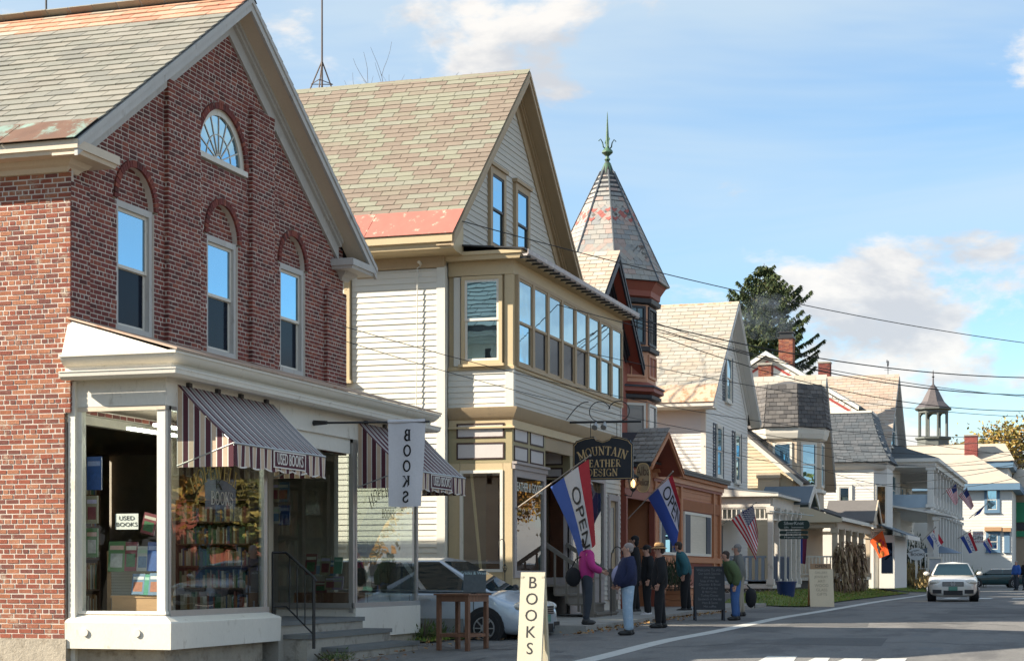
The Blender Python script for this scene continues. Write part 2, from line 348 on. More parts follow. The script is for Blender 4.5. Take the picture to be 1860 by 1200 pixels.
def on_road(name, quads, dz=.004, m=line_m, label=None):
    b = MB()
    for q in quads:
        a, b1, c, d = [V((p[0], p[1], 0)) for p in q]; n = max(1, int((b1 - a).length / 1.0))
        vs = []
        for i in range(n + 1):
            for p in (a.lerp(b1, i / n), d.lerp(c, i / n)): vs.append((p.x, p.y, GH(p.x, p.y) + dz))
        b.add(vs, [(2 * i, 2 * i + 2, 2 * i + 3, 2 * i + 1) for i in range(n)])
    return setting(b.obj(name, m))
on_road('road_edge_line', [((-10, 6.93), (98, 6.93), (98, 7.25), (-10, 7.25))])
on_road('road_centre_line', [((-10, .5), (150, .5), (150, .62), (-10, .62))])
xq = []
for k in range(8):
    y = -4.6 + k * 1.35; xq.append(((74.6, y), (77.4, y), (77.4, y + .55), (74.6, y + .55)))
on_road('crosswalk_stripes', xq)
# worn white lettering on the carriageway, cut by the lower edge of the view (only stroke tops show)
LET = []
for (x0, x1, y0, y1) in [(1372, 1440, 1191, 1203), (1458, 1500, 1194, 1204), (1512, 1560, 1195, 1204), (1580, 1640, 1195, 1204)]:
    a, b_, c_, d_ = onG(x0, y1), onG(x1, y1), onG(x1 + 8, y0), onG(x0 + 22, y0); LET.append(((a.x, a.y), (b_.x, b_.y), (c_.x, c_.y), (d_.x, d_.y)))
on_road('road_lettering', LET)
seam = mat('tar seam', (.04, .04, .042), .7, .2, 3)
def crack(pts, w):
    q = []
    for a, b_ in zip(pts[:-1], pts[1:]):
        d = (b_ - a); d.z = 0; n = V((-d.y, d.x, 0)).normalized() * w; q.append(((a - n)[:2], (b_ - n)[:2], (b_ + n)[:2], (a + n)[:2]))
    return q
RR = random.Random(3)
cq = []
for (p, e) in [((1010, 1142), (1330, 1106)), ((1180, 1128), (1440, 1150)), ((1450, 1160), (1860, 1172)), ((1100, 1178), (1420, 1165)), ((1560, 1128), (1850, 1135)), ((760, 1172), (1000, 1182)), ((1440, 1118), (1700, 1112))]:
    pts = []
    for i in range(15):
        t = i / 14; pts.append(onG(lerp(p[0], e[0], t), lerp(p[1], e[1], t) + RR.uniform(-1.3, 1.3)))
    cq += crack(pts, .026)
on_road('road_cracks', cq, .003, seam)
pq = []
for (x0, x1, y0, y1) in ((30.5, 33.5, 3.2, 5.1), (39, 41.2, 4.4, 6.3), (50, 54, 1.2, 3.6), (24.5, 26.4, 8.6, 9.9)): pq.append(((x0, y0), (x1, y0 + .2), (x1 - .1, y1), (x0 + .15, y1 - .1)))
on_road('road_patches', pq, .002, mat('newer asphalt', (.10, .098, .095), .9, .2, 2, .4, 60, fine=.2))
oq = []
for k in range(40):
    x, y, r_ = RR.uniform(24, 80), RR.choice((2.6, 4.2, 5.6, 8.2)) + RR.gauss(0, .4), RR.uniform(.05, .22)
    oq.append(((x - r_ * 1.6, y - r_), (x + r_ * 1.4, y - r_ * .8), (x + r_ * 1.7, y + r_), (x - r_, y + r_ * .9)))
on_road('oil_spots', oq, .0025, mat('oil stain', (.07, .068, .066), .6, .3, 6))

# ================================================================ BRICK BOOKSHOP
mortar = mat('mortar', (.60, .53, .46), .95, .2, 3, .3, 80)
brick_m = mat('brick', None, .9, .28, 9, .5, 120, cols=[(.19, .046, .036), (.14, .036, .03), (.23, .058, .04), (.18, .044, .035), (.105, .032, .028), (.27, .075, .048), (.16, .04, .032), (.205, .05, .042)], col2=(.36, .27, .22), thr=(.6, .74), s2=4.5, fine=.35, fscale=70)
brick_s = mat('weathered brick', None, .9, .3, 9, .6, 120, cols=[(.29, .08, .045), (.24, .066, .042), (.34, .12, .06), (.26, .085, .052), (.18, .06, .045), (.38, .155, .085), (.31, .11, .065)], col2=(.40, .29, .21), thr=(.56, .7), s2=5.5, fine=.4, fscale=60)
white = mat('white paint', (.70, .66, .58), .6, .1, 1.2, .2, 40, col2=(.47, .42, .34), thr=(.58, .74), s2=5, fine=.08, stretch=(1, 1, .55))
grey_paint = mat('weathered grey paint', (.50, .48, .45), .7, .15, 3, .25, 40, col2=(.34, .31, .28), thr=(.56, .7), s2=6, stretch=(1, 1, .3))
cream_trim = mat('cream trim', (.62, .52, .40), .65, .1, 1.5, .15, 40, col2=(.45, .36, .26), thr=(.62, .8), s2=3)
slate_m = mat('slate', None, .75, .18, 3, .3, 60, cols=[(.25, .237, .197), (.225, .217, .18), (.262, .243, .2), (.235, .217, .18), (.253, .24, .2), (.205, .197, .167), (.272, .253, .212)], col2=(.47, .30, .20), thr=(.70, .8), s2=.9, fine=.15)
slate_r = mat('rust stained slate', None, .75, .2, 3, .3, 60, cols=[(.50, .27, .17), (.46, .22, .14), (.48, .32, .22), (.42, .36, .28), (.52, .30, .2)], fine=.2, col2=(.28, .15, .1), thr=(.6, .8), s2=2)
copper = mat('aged copper', (.22, .12, .07), .5, .35, 1.5, .1, col2=(.30, .40, .32), thr=(.5, .62), s2=1.1, metal=.3, stretch=(2, 2, .35))
dark_metal = mat('dark metal', (.03, .03, .032), .5, .2, 4, .1)
stone_m = mat('rough stone', (.40, .35, .28), .95, .3, 5, .9, 14, col2=(.25, .21, .16), thr=(.5, .7), s2=4)
alu = mat('dull aluminium', (.48, .47, .45), .42, .1, 2, 0, metal=.75)
clear = glass('shop glass', (.88, .92, .90), 2.8, .0, .002)
clear_side = glass('side shop glass', (.94, .96, .95), 1.5, .0, .002)
sky_glass = coated_glass('window glass', (.02, .03, .04), (.42, .76, 1.0), .66)
screen_g = dark_glass('screened window glass', (.007, .012, .024), 1.18, .12, .003)
blind_m = coated_glass('blind behind glass', (.12, .17, .22), (.42, .76, 1.0), .58, .002)
wood_dk = mat('dark wood', (.10, .05, .028), .6, .25, 4, .1, stretch=(1, 1, .2))
room_m = mat('dim room wall', (.16, .12, .09), .9, .15, 1)

H1 = thing('brick_bookshop', 'red brick gabled bookshop with slate roof and white projecting shopfront', 'shop building', (27.4, 13.8, 0))
WX0, WX1, FY = 22.41, 32.46, 13.8
RX, RZ, EX0, EX1, EZ = 27.45, 10.91, 21.96, 33.08, 7.26
OV = .44
def roofz(x): return RZ - (RZ - EZ) / (RX - EX0) * (RX - x) if x < RX else RZ - (RZ - EZ) / (EX1 - RX) * (x - RX)
ARCH = [(23.82, 24.95), (26.73, 27.86), (29.57, 30.66)]; AZ0, AZS = 4.84, 6.82
FAN = (27.27, 8.12, .86)
def cut(ivs, a, b):
    o = []
    for p, q in ivs:
        if b <= p or a >= q: o.append((p, q)); continue
        if p < a: o.append((p, a))
        if b < q: o.append((b, q))
    return o
def front_iv(z, grow=0.0):
    dz = RZ - .2 - z
    k = (RZ - EZ) / (RX - EX0); k2 = (RZ - EZ) / (EX1 - RX)
    a = max(WX0, RX - dz / k); b = min(WX1, RX + dz / k2)
    if a >= b: return []
    iv = [(a, b)]
    for p, q in ARCH:
        if AZ0 < z <= AZS: iv = cut(iv, p, q)
        elif AZS < z:
            r = (q - p) / 2 + .11; c = (p + q) / 2; h = z - AZS
            if h < r: w = math.sqrt(r * r - h * h); iv = cut(iv, c - w, c + w)
    c, zb, r = FAN; r2 = r + .11
    if zb - .1 < z <= zb: iv = cut(iv, c - r - .05, c + r + .05)
    elif zb < z < zb + r2: w = math.sqrt(r2 * r2 - (z - zb) ** 2); iv = cut(iv, c - w, c + w)
    return iv
def brick_wall(parent, axis, plane, ivf, z0, z1, bm, mbox, limit, deep=.1, course=.0715, L0=.215):
    ms = []; rb = random.Random(int(plane * 100)); row = 0; z = z0
    while z < z1:
        zc = z + course / 2; head = row % 6 == 5
        for a, b in ivf(zc):
            if axis == 'Y': mbox.box(a, b, plane + .0025, plane + deep, z, z + course)
            else: mbox.box(plane + .0025, plane + deep, a + .022, b, z, z + course)
            bl = L0 * (.5 if head else 1); x = a - (bl * .5 if row % 2 else 0) - .0
            while x < b - .02:
                l = bl * rb.uniform(.93, 1.06); p, q = max(x, a), min(x + l, b)
                if q - p > .035:
                    g = .0115; pr = rb.uniform(-.002, .004); hh = course - .016 + rb.uniform(-.003, .002); w = q - p - 2 * g
                    zz = zc + rb.uniform(-.002, .002); tl = rb.uniform(-.012, .012)
                    if axis == 'Y': ms.append(place(((p + q) / 2, plane + .014 - pr, zz), (w, 0, w * tl), (0, .032, 0), (0, 0, hh)))
                    else: ms.append(place((plane + .014 - pr, (p + q) / 2, zz), (0, w, w * tl), (-.032, 0, 0), (0, 0, hh)))
                x += l
        z += course; row += 1
    pieces(parent, 'brick', ms, bm, limit, rest='brickwork')
mw = MB()
brick_wall(H1, 'Y', FY, front_iv, 3.5, RZ - .25, brick_m, mw, 150)
# brick infill under the arches, set back
def arch_iv(i):
    p, q = ARCH[i]; r = (q - p) / 2; c = (p + q) / 2
    def f(z):
        h = z - AZS
        if h < -.02: return [(p, q)]
        if h >= r: return []
        w = math.sqrt(r * r - max(0, h) ** 2); return [(c - w, c + w)]
    return f
for i in range(3): brick_wall(H1, 'Y', FY + .1, arch_iv(i), AZS + .0, AZS + .6, brick_m, mw, 0)
# pilasters standing proud of the front wall
for (a, b, zt) in [(25.3, 26.38, 9.0), (28.3, 29.2, 9.3), (31.55, WX1 + .012, 6.6), (WX0 + .012, 22.95, 6.75)]:
    if a > 24: brick_wall(H1, 'X', a - .014, lambda z, a=a, b=b: [(FY - .084, FY + .02)] if roofz(a) - .5 > z and roofz(b) - .5 > z else [], 3.5, zt, brick_m, mw, 0, .02)
    brick_wall(H1, 'Y', FY - .07, lambda z, a=a, b=b: [(a, b)] if roofz(a) - .5 > z and roofz(b) - .5 > z else [], 3.5, zt, brick_m, mw, 0, .08)
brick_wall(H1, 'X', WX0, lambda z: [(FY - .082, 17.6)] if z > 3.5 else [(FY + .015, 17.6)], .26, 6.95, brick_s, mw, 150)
mw.box(WX0 + .1, WX1 - .0, FY + .26, FY + .4, 3.4, 6.8); mw.box(WX1 - .2, WX1, FY + .1, 26, 0, 7); mw.box(WX0 + .1, WX0 + .3, FY + .2, 26, 0, 6.95); mw.box(WX0 + .02, WX1, 25.8, 26, 0, 7); mw.box(WX0 + .012, WX0 + .1, 17.6, 26, .26, 6.95)
mw.prism([(WX0 + .3, FY + .12, 6.8), (WX1 - .3, FY + .12, 6.8), (RX, FY + .12, RZ - .4)], (0, .15, 0))
mw.obj('wall', mortar, H1)
# soldier arches
vm = []
for (c, zb, r, d) in [((p + q) / 2 + 0, AZS, (q - p) / 2, 0) for p, q in ARCH] + [(FAN[0], FAN[1], FAN[2], 0)]:
    n = int(math.pi * (r + .06) / .075)
    for k in range(n):
        t = math.pi * (k + .5) / n; e = V((math.cos(t), 0, math.sin(t))); s_ = V((-math.sin(t), 0, math.cos(t)))
        vm.append(place(V((c, FY - .008 + R.uniform(0, .006), zb)) + e * (r + .055), e * .108, V((0, .05, 0)), s_ * (math.pi * (r + .055) / n - .012)))
pieces(H1, 'arch_brick', vm, brick_m, 100)
for c, zb, r in [((p + q) / 2, AZS, (q - p) / 2) for p, q in ARCH] + [FAN]:
    ab = MB()
    for k in range(24):
        t0, t1 = math.pi * k / 24, math.pi * (k + 1) / 24
        ab.prism([(c + rr * math.cos(t), FY + .012, zb + rr * math.sin(t)) for rr, t in ((r, t0), (r + .12, t0), (r + .12, t1), (r, t1))], (0, .1, 0))
    ab.obj('arch_mortar', mortar, H1)
# windows
def ring(b, c0, c1, z0, z1, w, d0, d1, mp, mi=0, wb=None, wt=None):
    wb = w if wb is None else wb; wt = w if wt is None else wt
    def bx(a0, a1, y0, y1):
        p = mp(a0, d0, y0); q = mp(a1, d1, y1); b.box(min(p[0], q[0]), max(p[0], q[0]), min(p[1], q[1]), max(p[1], q[1]), y0, y1, mi)
    bx(c0, c0 + w, z0, z1); bx(c1 - w, c1, z0, z1); bx(c0 + w, c1 - w, z1 - wt, z1); bx(c0 + w, c1 - w, z0, z0 + wb)
def face(side, plane):
    if side == 'F': return lambda a, d, z: (a, plane - d, z)
    if side == 'S': return lambda a, d, z: (plane - d, a, z)
def lbox(b, mp, a0, a1, d0, d1, z0, z1, mi=0):
    p = mp(a0, d0, z0); q = mp(a1, d1, z1); b.box(min(p[0], q[0]), max(p[0], q[0]), min(p[1], q[1]), max(p[1], q[1]), z0, z1, mi)
def window(parent, side, plane, a0, a1, z0, z1, cas, trim, sash=None, d=.0, proud=.05, sill=.06, up=None, lo=None, head=0.0, rail=.5, mullions=(0, 0), name='window', label=None, flush=True):
    """double-hung window: casing, sill, two sashes each with its pane"""
    mp = face(side, plane); sash = sash or trim; up = up or sky_glass; lo = lo or sky_glass
    if flush: proud = max(proud, .09)
    b = MB(); ring(b, a0, a1, z0, z1, cas, d - .12, d + proud, mp)
    if sill: lbox(b, mp, a0 - .05, a1 + .05, d - .02, d + proud + .05, z0 - sill, z0)
    if head: lbox(b, mp, a0 - .05, a1 + .05, d - .02, d + proud + .045, z1, z1 + head)
    w = b.obj(name, trim, parent, label=label)
    i0, i1, j0, j1 = a0 + cas, a1 - cas, z0 + cas, z1 - cas; zm = lerp(j0, j1, rail); sw = min(.05, (i1 - i0) * .09)
    for nm, q0, q1, dd, gm in (('lower_sash', j0, zm + .03, d + (.052 if flush else -.07), lo), ('upper_sash', zm - .01, j1, d + (.074 if flush else -.035), up)):
        s = MB(); ring(s, i0, i1, q0, q1, sw, dd - .03, dd, mp)
        nx, nz = mullions
        for k in range(nx): c = lerp(i0 + sw, i1 - sw, (k + 1) / (nx + 1)); lbox(s, mp, c - .012, c + .012, dd - .02, dd - .002, q0 + sw, q1 - sw)
        for k in range(nz): c = lerp(q0 + sw, q1 - sw, (k + 1) / (nz + 1)); lbox(s, mp, i0 + sw, i1 - sw, dd - .02, dd - .003, c - .012, c + .012)
        so_ = s.obj(nm, sash, w)
        g = MB(); lbox(g, mp, i0 + sw - .005, i1 - sw + .005, dd - .022, dd - .014, q0 + sw - .005, q1 - sw + .005); g.obj('pane', gm, w)
    return w
for i, (p, q) in enumerate(ARCH):
    w = window(H1, 'F', FY + .04, p - .005, q + .005, AZ0, AZS, .1, grey_paint, white, sill=.12, up=blind_m if i < 2 else sky_glass, lo=screen_g, proud=.01, flush=False)
# fanlight
fb = MB(); c, zb, r = FAN; Yp = FY + .03
for k in range(28):
    t0, t1 = math.pi * k / 28, math.pi * (k + 1) / 28
    fb.prism([(c + rr * math.cos(t), Yp, zb + rr * math.sin(t)) for rr, t in ((r - .1, t0), (r, t0), (r, t1), (r - .1, t1))], (0, .09, 0))
fb.box(c - r - .03, c + r + .03, FY - .05, FY + .1, zb - .09, zb); fan = fb.obj('fanlight', white, H1)
mu = MB()
for k in range(1, 8):
    t = math.pi * k / 8; mu.beam((c + .1 * math.cos(t), Yp + .03, zb + .1 * math.sin(t)), (c + (r - .09) * math.cos(t), Yp + .03, zb + (r - .09) * math.sin(t)), .018, .02, (0, 1, 0))
for rr in (.12, .45):
    for k in range(20):
        t0, t1 = math.pi * k / 20, math.pi * (k + 1) / 20; mu.beam((c + rr * math.cos(t0), Yp + .031, zb + rr * math.sin(t0)), (c + rr * math.cos(t1), Yp + .031, zb + rr * math.sin(t1)), .016, .018, (0, 1, 0))
mu.obj('glazing_bars', white, fan)
MB().prism([(c + (r - .08) * math.cos(math.pi * k / 20), Yp + .033, zb + (r - .08) * math.sin(math.pi * k / 20)) for k in range(21)], (0, .01, 0)).obj('pane', sky_glass, fan)
# roof slabs, rakes, cornices
def rake(b, x0, z0, x1, z1, y0, y1, d0, d1, mi=0): b.prism([(x0, y0, z0 - d0), (x1, y0, z1 - d0), (x1, y0, z1 - d1), (x0, y0, z0 - d1)], (0, y1 - y0, 0), mi)
YO = FY - OV
def gable_roof(parent, ex0, ez0, rx, rz, ex1, ez1, yo, yb, yw, trim, roofm, soffm=None, fas=.22, fri=.3, frid=.05, th=.1):
    b = MB()
    for (x0, z0) in ((ex0, ez0), (ex1, ez1)): rake(b, x0, z0, rx, rz, yo, yb, .0, th)
    b.obj('roof', roofm, parent)
    for (x0, z0) in ((ex0, ez0), (ex1, ez1)):
        f = MB(); rake(f, x0, z0, rx, rz, yo - .045, yo, .02, fas * .45); rake(f, x0, z0, rx, rz, yo - .022, yo + .03, fas * .45, fas); f.obj('rake_board', trim, parent)
        f = MB(); rake(f, x0, z0, rx, rz, yo + .03, yw - frid, fas - .05, fas - .02); f.obj('rake_soffit', soffm or trim, parent)
        dd_ = fas + fri * 1.25; tt_ = dd_ / abs(rz - z0); x0 = lerp(x0, rx, tt_); z0 = lerp(z0, rz, tt_)
        f = MB(); rake(f, x0, z0, rx, rz, yw - frid, yw + .0, fas - .02, dd_); rake(f, x0, z0, rx, rz, yw - frid - .06, yw - frid, fas - .02, fas + .12); rake(f, x0, z0, rx, rz, yw - frid - .1, yw - frid - .06, fas - .02, fas + .055); f.obj('rake_frieze', trim, parent)
gable_roof(H1, EX0, EZ, RX, RZ, EX1, EZ, YO, 26.3, FY, grey_paint, dark_metal, cream_trim, .24, .3)
# cornice along the side eave and its two short returns
cprof = [(0, EZ - .36), (.05, EZ - .35), (.09, EZ - .29), (.15, EZ - .26), (.2, EZ - .2), (.43, EZ - .2), (.45, EZ - .145), (.48, EZ - .14), (.48, EZ - .015), (.44, EZ - .0), (0, EZ + .03)]
def mitre(b, prof, x0, y0, x1, y1, mi=0):
    """profile (d, z) swept along side x=x0 (from y1 to y0), front y=y0 (x0 to x1), and end x=x1"""
    n = len(prof); vs = []
    for d, z in prof: vs.append((x0 - d, y1, z))
    for d, z in prof: vs.append((x0 - d, y0 - d, z))
    for d, z in prof: vs.append((x1 + d, y0 - d, z))
    for d, z in prof: vs.append((x1 + d, y1, z))
    fs = [(k * n + i, k * n + (i + 1) % n, (k + 1) * n + (i + 1) % n, (k + 1) * n + i) for k in range(3) for i in range(n)] + [tuple(range(n)), tuple(range(3 * n, 4 * n))]
    b.add(vs, fs, mi)
b = MB(); mitre(b, cprof, WX0 + .01, FY + .01, 22.62, 26.3); b.obj('cornice', cream_trim, H1)
b = MB(); mitre(b, cprof, 32.34, FY + .01, WX1 + .12, 26.3); b.obj('cornice', grey_paint, H1)
sl_v = V((RX - EX0, 0, RZ - EZ)); SL = sl_v.length; sv = sl_v / SL; sn = V((-sv.z, 0, sv.x))
cp = MB()
y = YO - .02
while y < 26:
    cp.prism([V((EX0 - .06, y + .006, EZ - .035)) + sn * .03, V((EX0 - .06, min(y + 1.25, 26.3), EZ - .035)) + sn * .03, V((EX0, min(y + 1.25, 26.3), EZ)) + sv * .7 + sn * .03, V((EX0, y + .006, EZ)) + sv * .7 + sn * .03], sn * .01); y += 1.26
cp.obj('copper_flashing', copper, H1)
def tiles(o, u, v, n, ivf, vmax, w, ex, th=.016, jit=.006, off=.5, lap=.3, rnd=None):
    """placing matrices of overlapping tiles on a plane: o origin, u along the eave, v up the slope, n outward"""
    rr = rnd or random.Random(5); out = []; k = 0; s = 0.0
    while s < vmax - ex * .3:
        a, b = ivf(s + ex * .5); x = a - (w * off if k % 2 else 0) - rr.uniform(0, .25) * w * (off != .5)
        while x < b - .02:
            l = w * rr.uniform(.94, 1.05); p, q = max(x, a), min(x + l, b)
            if q - p > .03:
                h = ex * (1 + lap); tilt = rr.uniform(.8, 1.25) * th / ex
                vv = (v - n * tilt).normalized(); nn = (n + v * tilt).normalized(); d = rr.uniform(-jit, jit)
                out.append(place(o + u * ((p + q) / 2) + v * (s + h / 2 + d) + n * (th * .9 + rr.uniform(0, .003)), u * (q - p - .013), nn * th, vv * h))
            x += l
        s += ex; k += 1
    return out
YR = 26.3 - YO
o0 = V((EX0, YO - .03, EZ)) + sv * .66; ex = .262; rows = int((SL - .66) / ex)
lo_t = tiles(o0, V((0, 1, 0)), sv, sn, lambda s: (0, YR), (rows - 3) * ex, .46, ex, .018)
hi_t = tiles(o0 + sv * (rows - 3) * ex, V((0, 1, 0)), sv, sn, lambda s: (0, YR), SL - .66 - (rows - 3) * ex + .05, .46, ex, .018, rnd=random.Random(9))
pieces(H1, 'slate', lo_t, slate_m, 240, rest='slating'); pieces(H1, 'slate', hi_t, slate_r, 60, rest='slating')
sv2 = V((RX - EX1, 0, RZ - EZ)); SL2 = sv2.length; sv2 /= SL2; sn2 = V((sv2.z, 0, -sv2.x)); sn2 = sn2 if sn2.z > 0 else -sn2
pieces(H1, 'slate', tiles(V((EX1, YO - .03, EZ)), V((0, 1, 0)), sv2, sn2, lambda s: (0, YR), SL2, .46, .262, .018), slate_m, 0, rest='slating')
MB().prism([(RX - .16, YO - .05, RZ - .085), (RX, YO - .05, RZ + .045), (RX + .16, YO - .05, RZ - .085), (RX, YO - .05, RZ + .02)], (0, 26.3 - YO, 0)).obj('ridge_cap', dark_metal, H1)
b = MB(); b.tube([onX(221, 0, RX).xyz * 0 + V((RX, 17.3, RZ)), V((RX, 17.3, RZ + .9))], .02, 6); b.obj('lightning_rod', dark_metal, H1)
# stone plinth
pm_ = MB(); rp = random.Random(2); y = FY - .05
while y < 26: l = rp.uniform(.7, 1.2); pm_.box(WX0 - .06 - rp.uniform(0, .03), WX0 + .3, y, min(26, y + l) - .015, -.5, .26 - rp.uniform(0, .02)); y += l
pm_.obj('stone_plinth', stone_m, H1)
# ---------------------------------------------------------------- shopfront
SX0, SX1, SY = 22.55, 32.6, 12.3
b = MB()
mitre(b, [(0, 4.1), (.2, 4.1), (.21, 4.13), (.25, 4.14), (.33, 4.22), (.34, 4.25), (.36, 4.25), (.36, 4.29), (0, 4.31)], SX0, SY, SX1, FY - .02)
b.obj('crown_cornice', white, H1, True)
b = MB(); mitre(b, [(0, 3.98), (.2, 3.98), (.2, 4.1), (0, 4.1)], SX0, SY, SX1, FY - .02); b.obj('fascia', white, H1)
b = MB(); mitre(b, [(.2, 3.93), (.3, 3.93), (.35, 3.97), (.36, 4.03), (.37, 4.03), (.37, 4.045), (.33, 4.045), (.31, 3.985), (.2, 3.975)], SX0, SY, SX1, FY - .02); b.obj('gutter', white, H1, True)
b = MB(); mitre(b, [(-.06, 3.56), (.03, 3.56), (.03, 3.93), (.05, 3.93), (.05, 3.98), (-.06, 3.98)], SX0, SY, SX1, FY - .02); b.obj('frieze', white, H1)
# lean-to roof with its boarded end
tin = mat('rusty tin roof', (.42, .30, .22), .6, .2, 2, .1, col2=(.32, .15, .08), thr=(.5, .65), s2=1.6)
b = MB(); b.prism([(SX0 - .36, SY - .38, 4.29), (SX1 + .36, SY - .38, 4.29), (SX1 + .02, FY - .02, 4.82), (WX0 - .02, FY - .02, 4.82)], (0, 0, .03)); b.obj('shopfront_roof', tin, H1)
MB().prism([(SX0 - .3, SY - .2, 4.3), (SX0 - .3, FY - .03, 4.3), (SX0 - .12, FY - .03, 4.8)], (.1, 0, 0)).obj('end_board', white, H1)
# corner posts, sill, bulkheads
GZ0, GZ1 = .66, 3.53
def strip(name, m, *bx, sm=False):
    b = MB()
    for q in bx: b.box(*q)
    return b.obj(name, m, H1, sm)
strip('corner_post', white, (SX0 - .01, SX0 + .07, SY - .01, SY + .12, GZ0, 3.56))
strip('corner_post', alu, (SX0 + .075, SX0 + .13, SY - .03, SY + .02, .55, 3.56))
strip('corner_post', alu, (25.72, 25.84, SY - .02, SY + .06, .5, 3.56))
strip('corner_post', alu, (29.33, 29.42, SY - .02, SY + .06, .5, 3.56)); strip('corner_post', alu, (29.45, 29.53, SY - .02, SY + .05, .55, 3.56))
strip('corner_post', alu, (SX1 - .09, SX1, SY - .02, SY + .07, .55, 3.56))
strip('wall_post', white, (SX0 - .02, SX0 + .1, FY - .18, FY - .02, GZ0, 3.56))
strip('window_head', cream_trim, (SX0 - .03, SX0 + .04, SY - .02, FY - .1, 3.5, 3.565)); strip('window_head', alu, (SX0, 25.84, SY - .03, SY + .03, 3.5, 3.56), (29.33, SX1, SY - .03, SY + .03, 3.5, 3.56))
b = MB(); mitre(b, [(-.1, .66), (.02, .66), (.03, .62), (.0, .6), (-.1, .6)], SX0, SY, 25.84, FY - .02); b.obj('window_sill', white, H1)
strip('window_sill', alu, (SX0 + .08, 25.84, SY - .05, SY + .0, .58, .67)); strip('window_sill', alu, (29.33, SX1 + .01, SY - .05, SY, .58, .67), (29.28, 29.33, SY, FY, .58, .67))
b = MB(); mitre(b, [(-.1, .13), (.2, .13), (.21, .5), (.19, .52), (.02, .6), (-.1, .6)], SX0, SY, 25.74, FY - .02); b.obj('bulkhead', white, H1)
b = MB(); mitre(b, [(-.1, .05), (.06, .05), (.06, .58), (-.1, .58)], 29.42, SY, SX1 - .05, FY - .02); b.obj('bulkhead', white, H1)
for yy in (13.45, 12.62): MB().disc((SX0 - .21, yy, .36), (-1, 0, 0), .055, .02, 16).obj('vent_cap', white, H1, True)
strip('foundation', stone_m, (SX0 - .02, 25.7, SY + .0, FY, -.5, .13)); strip('foundation', stone_m, (29.45, SX1, SY + .02, FY, -.5, .05))
b = MB(); b.box(SX0 - .1, SX0 + .06, FY - .12, FY - .01, -.12, 3.93); b.box(SX0 - .16, SX0 - .1, FY - .22, FY - .02, .3, .36)
b.obj('downspout', white, H1)
# glass
def pane(parent, *bx, m=None):
    for q in bx: MB().box(*q).obj('shop_pane', m or clear, parent)
pane(H1, (SX0 + .02, SX0 + .03, SY + .12, FY - .18, GZ0, 3.5), m=clear_side)
pane(H1, (SX0 + .13, 25.72, SY + .005, SY + .013, GZ0, 3.5), (29.53, SX1 - .09, SY + .005, SY + .013, GZ0, 3.5), (29.37, 29.38, SY + .06, FY - .05, GZ0, 3.5), (SX1 - .04, SX1 - .03, SY + .07, FY - .05, GZ0, 3.5), (25.77, 25.78, SY + .06, FY - .05, GZ0, 3.5))
b = MB(); b.box(26.0, 29.3, SY + .02, SY + .1, 3.3, 3.56); b.obj('entry_lintel', white, H1)
# interior shell
floor_m = mat('shop floor', (.14, .09, .05), .6, .2, 2)
b = MB(); b.box(SX0 + .05, 25.7, SY + .05, FY + .0, .5, .6); b.box(29.45, SX1 - .06, SY + .05, FY, .5, .6); b.obj('display_floor', wood_dk, H1)
b = MB(); b.box(WX0 + .3, WX1 - .3, FY + .3, 19, .3, .4); b.obj('shop_floor', floor_m, H1)
b = MB(); b.box(WX0 + .3, WX1 - .3, 18.8, 19, .4, 3.6); b.box(WX0 + .3, WX0 + .36, FY + .3, 19, .4, 3.6); b.box(SX0 + .05, SX1 - .05, SY + .06, 19, 3.58, 3.62); b.obj('inner_wall', room_m, H1)
strip('inner_pier', cream_trim, (25.7, 25.95, FY + .1, FY + .35, .4, 3.58)); strip('inner_pier', cream_trim, (29.3, 29.5, FY + .1, FY + .3, .4, 3.58))
# the entry door behind its recess
b = MB(); ring(b, 26.6, 27.9, .42, 3.1, .14, -.02, .06, face('F', FY + .2)); dr = b.obj('shop_door', wood_dk, H1); MB().box(26.74, 27.76, FY + .21, FY + .22, .56, 2.96).obj('pane', clear, dr)
# stone steps
flag = mat('bluestone', (.16, .165, .16), .85, .2, 3, .4, 30); conc = mat('old concrete', (.36, .33, .28), .95, .25, 3, .5, 25, col2=(.2, .18, .15), thr=(.5, .7), s2=3)
ST = thing('entry_steps', 'three worn stone steps with dark slab treads up to the bookshop entrance', 'steps', (27.9, 12, -.2))
for x0, x1, y0, zt, zb in ((25.9, 29.45, 12.1, .43, .1), (26.1, 29.75, 11.7, .22, -.1), (26.7, 29.95, 11.25, .0, -.5)):
    b = MB(); b.box(x0 + .03, x1 - .03, y0 + .03, 13.7, zb - .3, zt - .07); b.obj('riser', conc, ST)
    b = MB(); b.box(x0, x1, y0, 13.7 if zt > .4 else y0 + .75, zt - .07, zt); b.obj('tread', flag, ST)
HR = thing('iron_handrail', 'black iron handrail with slanting top beside the bookshop steps', 'handrail', (27.6, 11.9, 0))
it = mat('black iron', (.012, .012, .013), .45, .1, 5)
a0 = onY(495, 1003, 12.35); a1 = onY(520, 1003, 12.2); e0 = onY(570, 1050, 11.62); e1 = onY(570, 1172, 11.62)
b = MB(); b.tube([a0, a1, e0 + V((0, 0, .02)), e0 - V((0, .04, .04))], .022, 8); b.obj('rail', it, HR, True)
b = MB(); b.tube([e0, V((e0.x, e0.y, .0))], .028, 8); b.obj('post', it, HR, True); b = MB(); b.tube([a0, V((a0.x, a0.y, .43))], .018, 6); b.obj('post', it, HR)
lo0 = V((a0.x, a0.y, .66)); lo1 = V((e0.x, e0.y, .22)); b = MB(); b.tube([lo0, lo0 + (a1 - a0), lo1], .014, 6); b.obj('lower_rail', it, HR)
for t in (.12, .4, .68):
    p = (a1).lerp(e0, t); q = (lo0 + (a1 - a0)).lerp(lo1, t); b = MB(); b.tube([p, q], .011, 6); b.obj('baluster', it, HR)
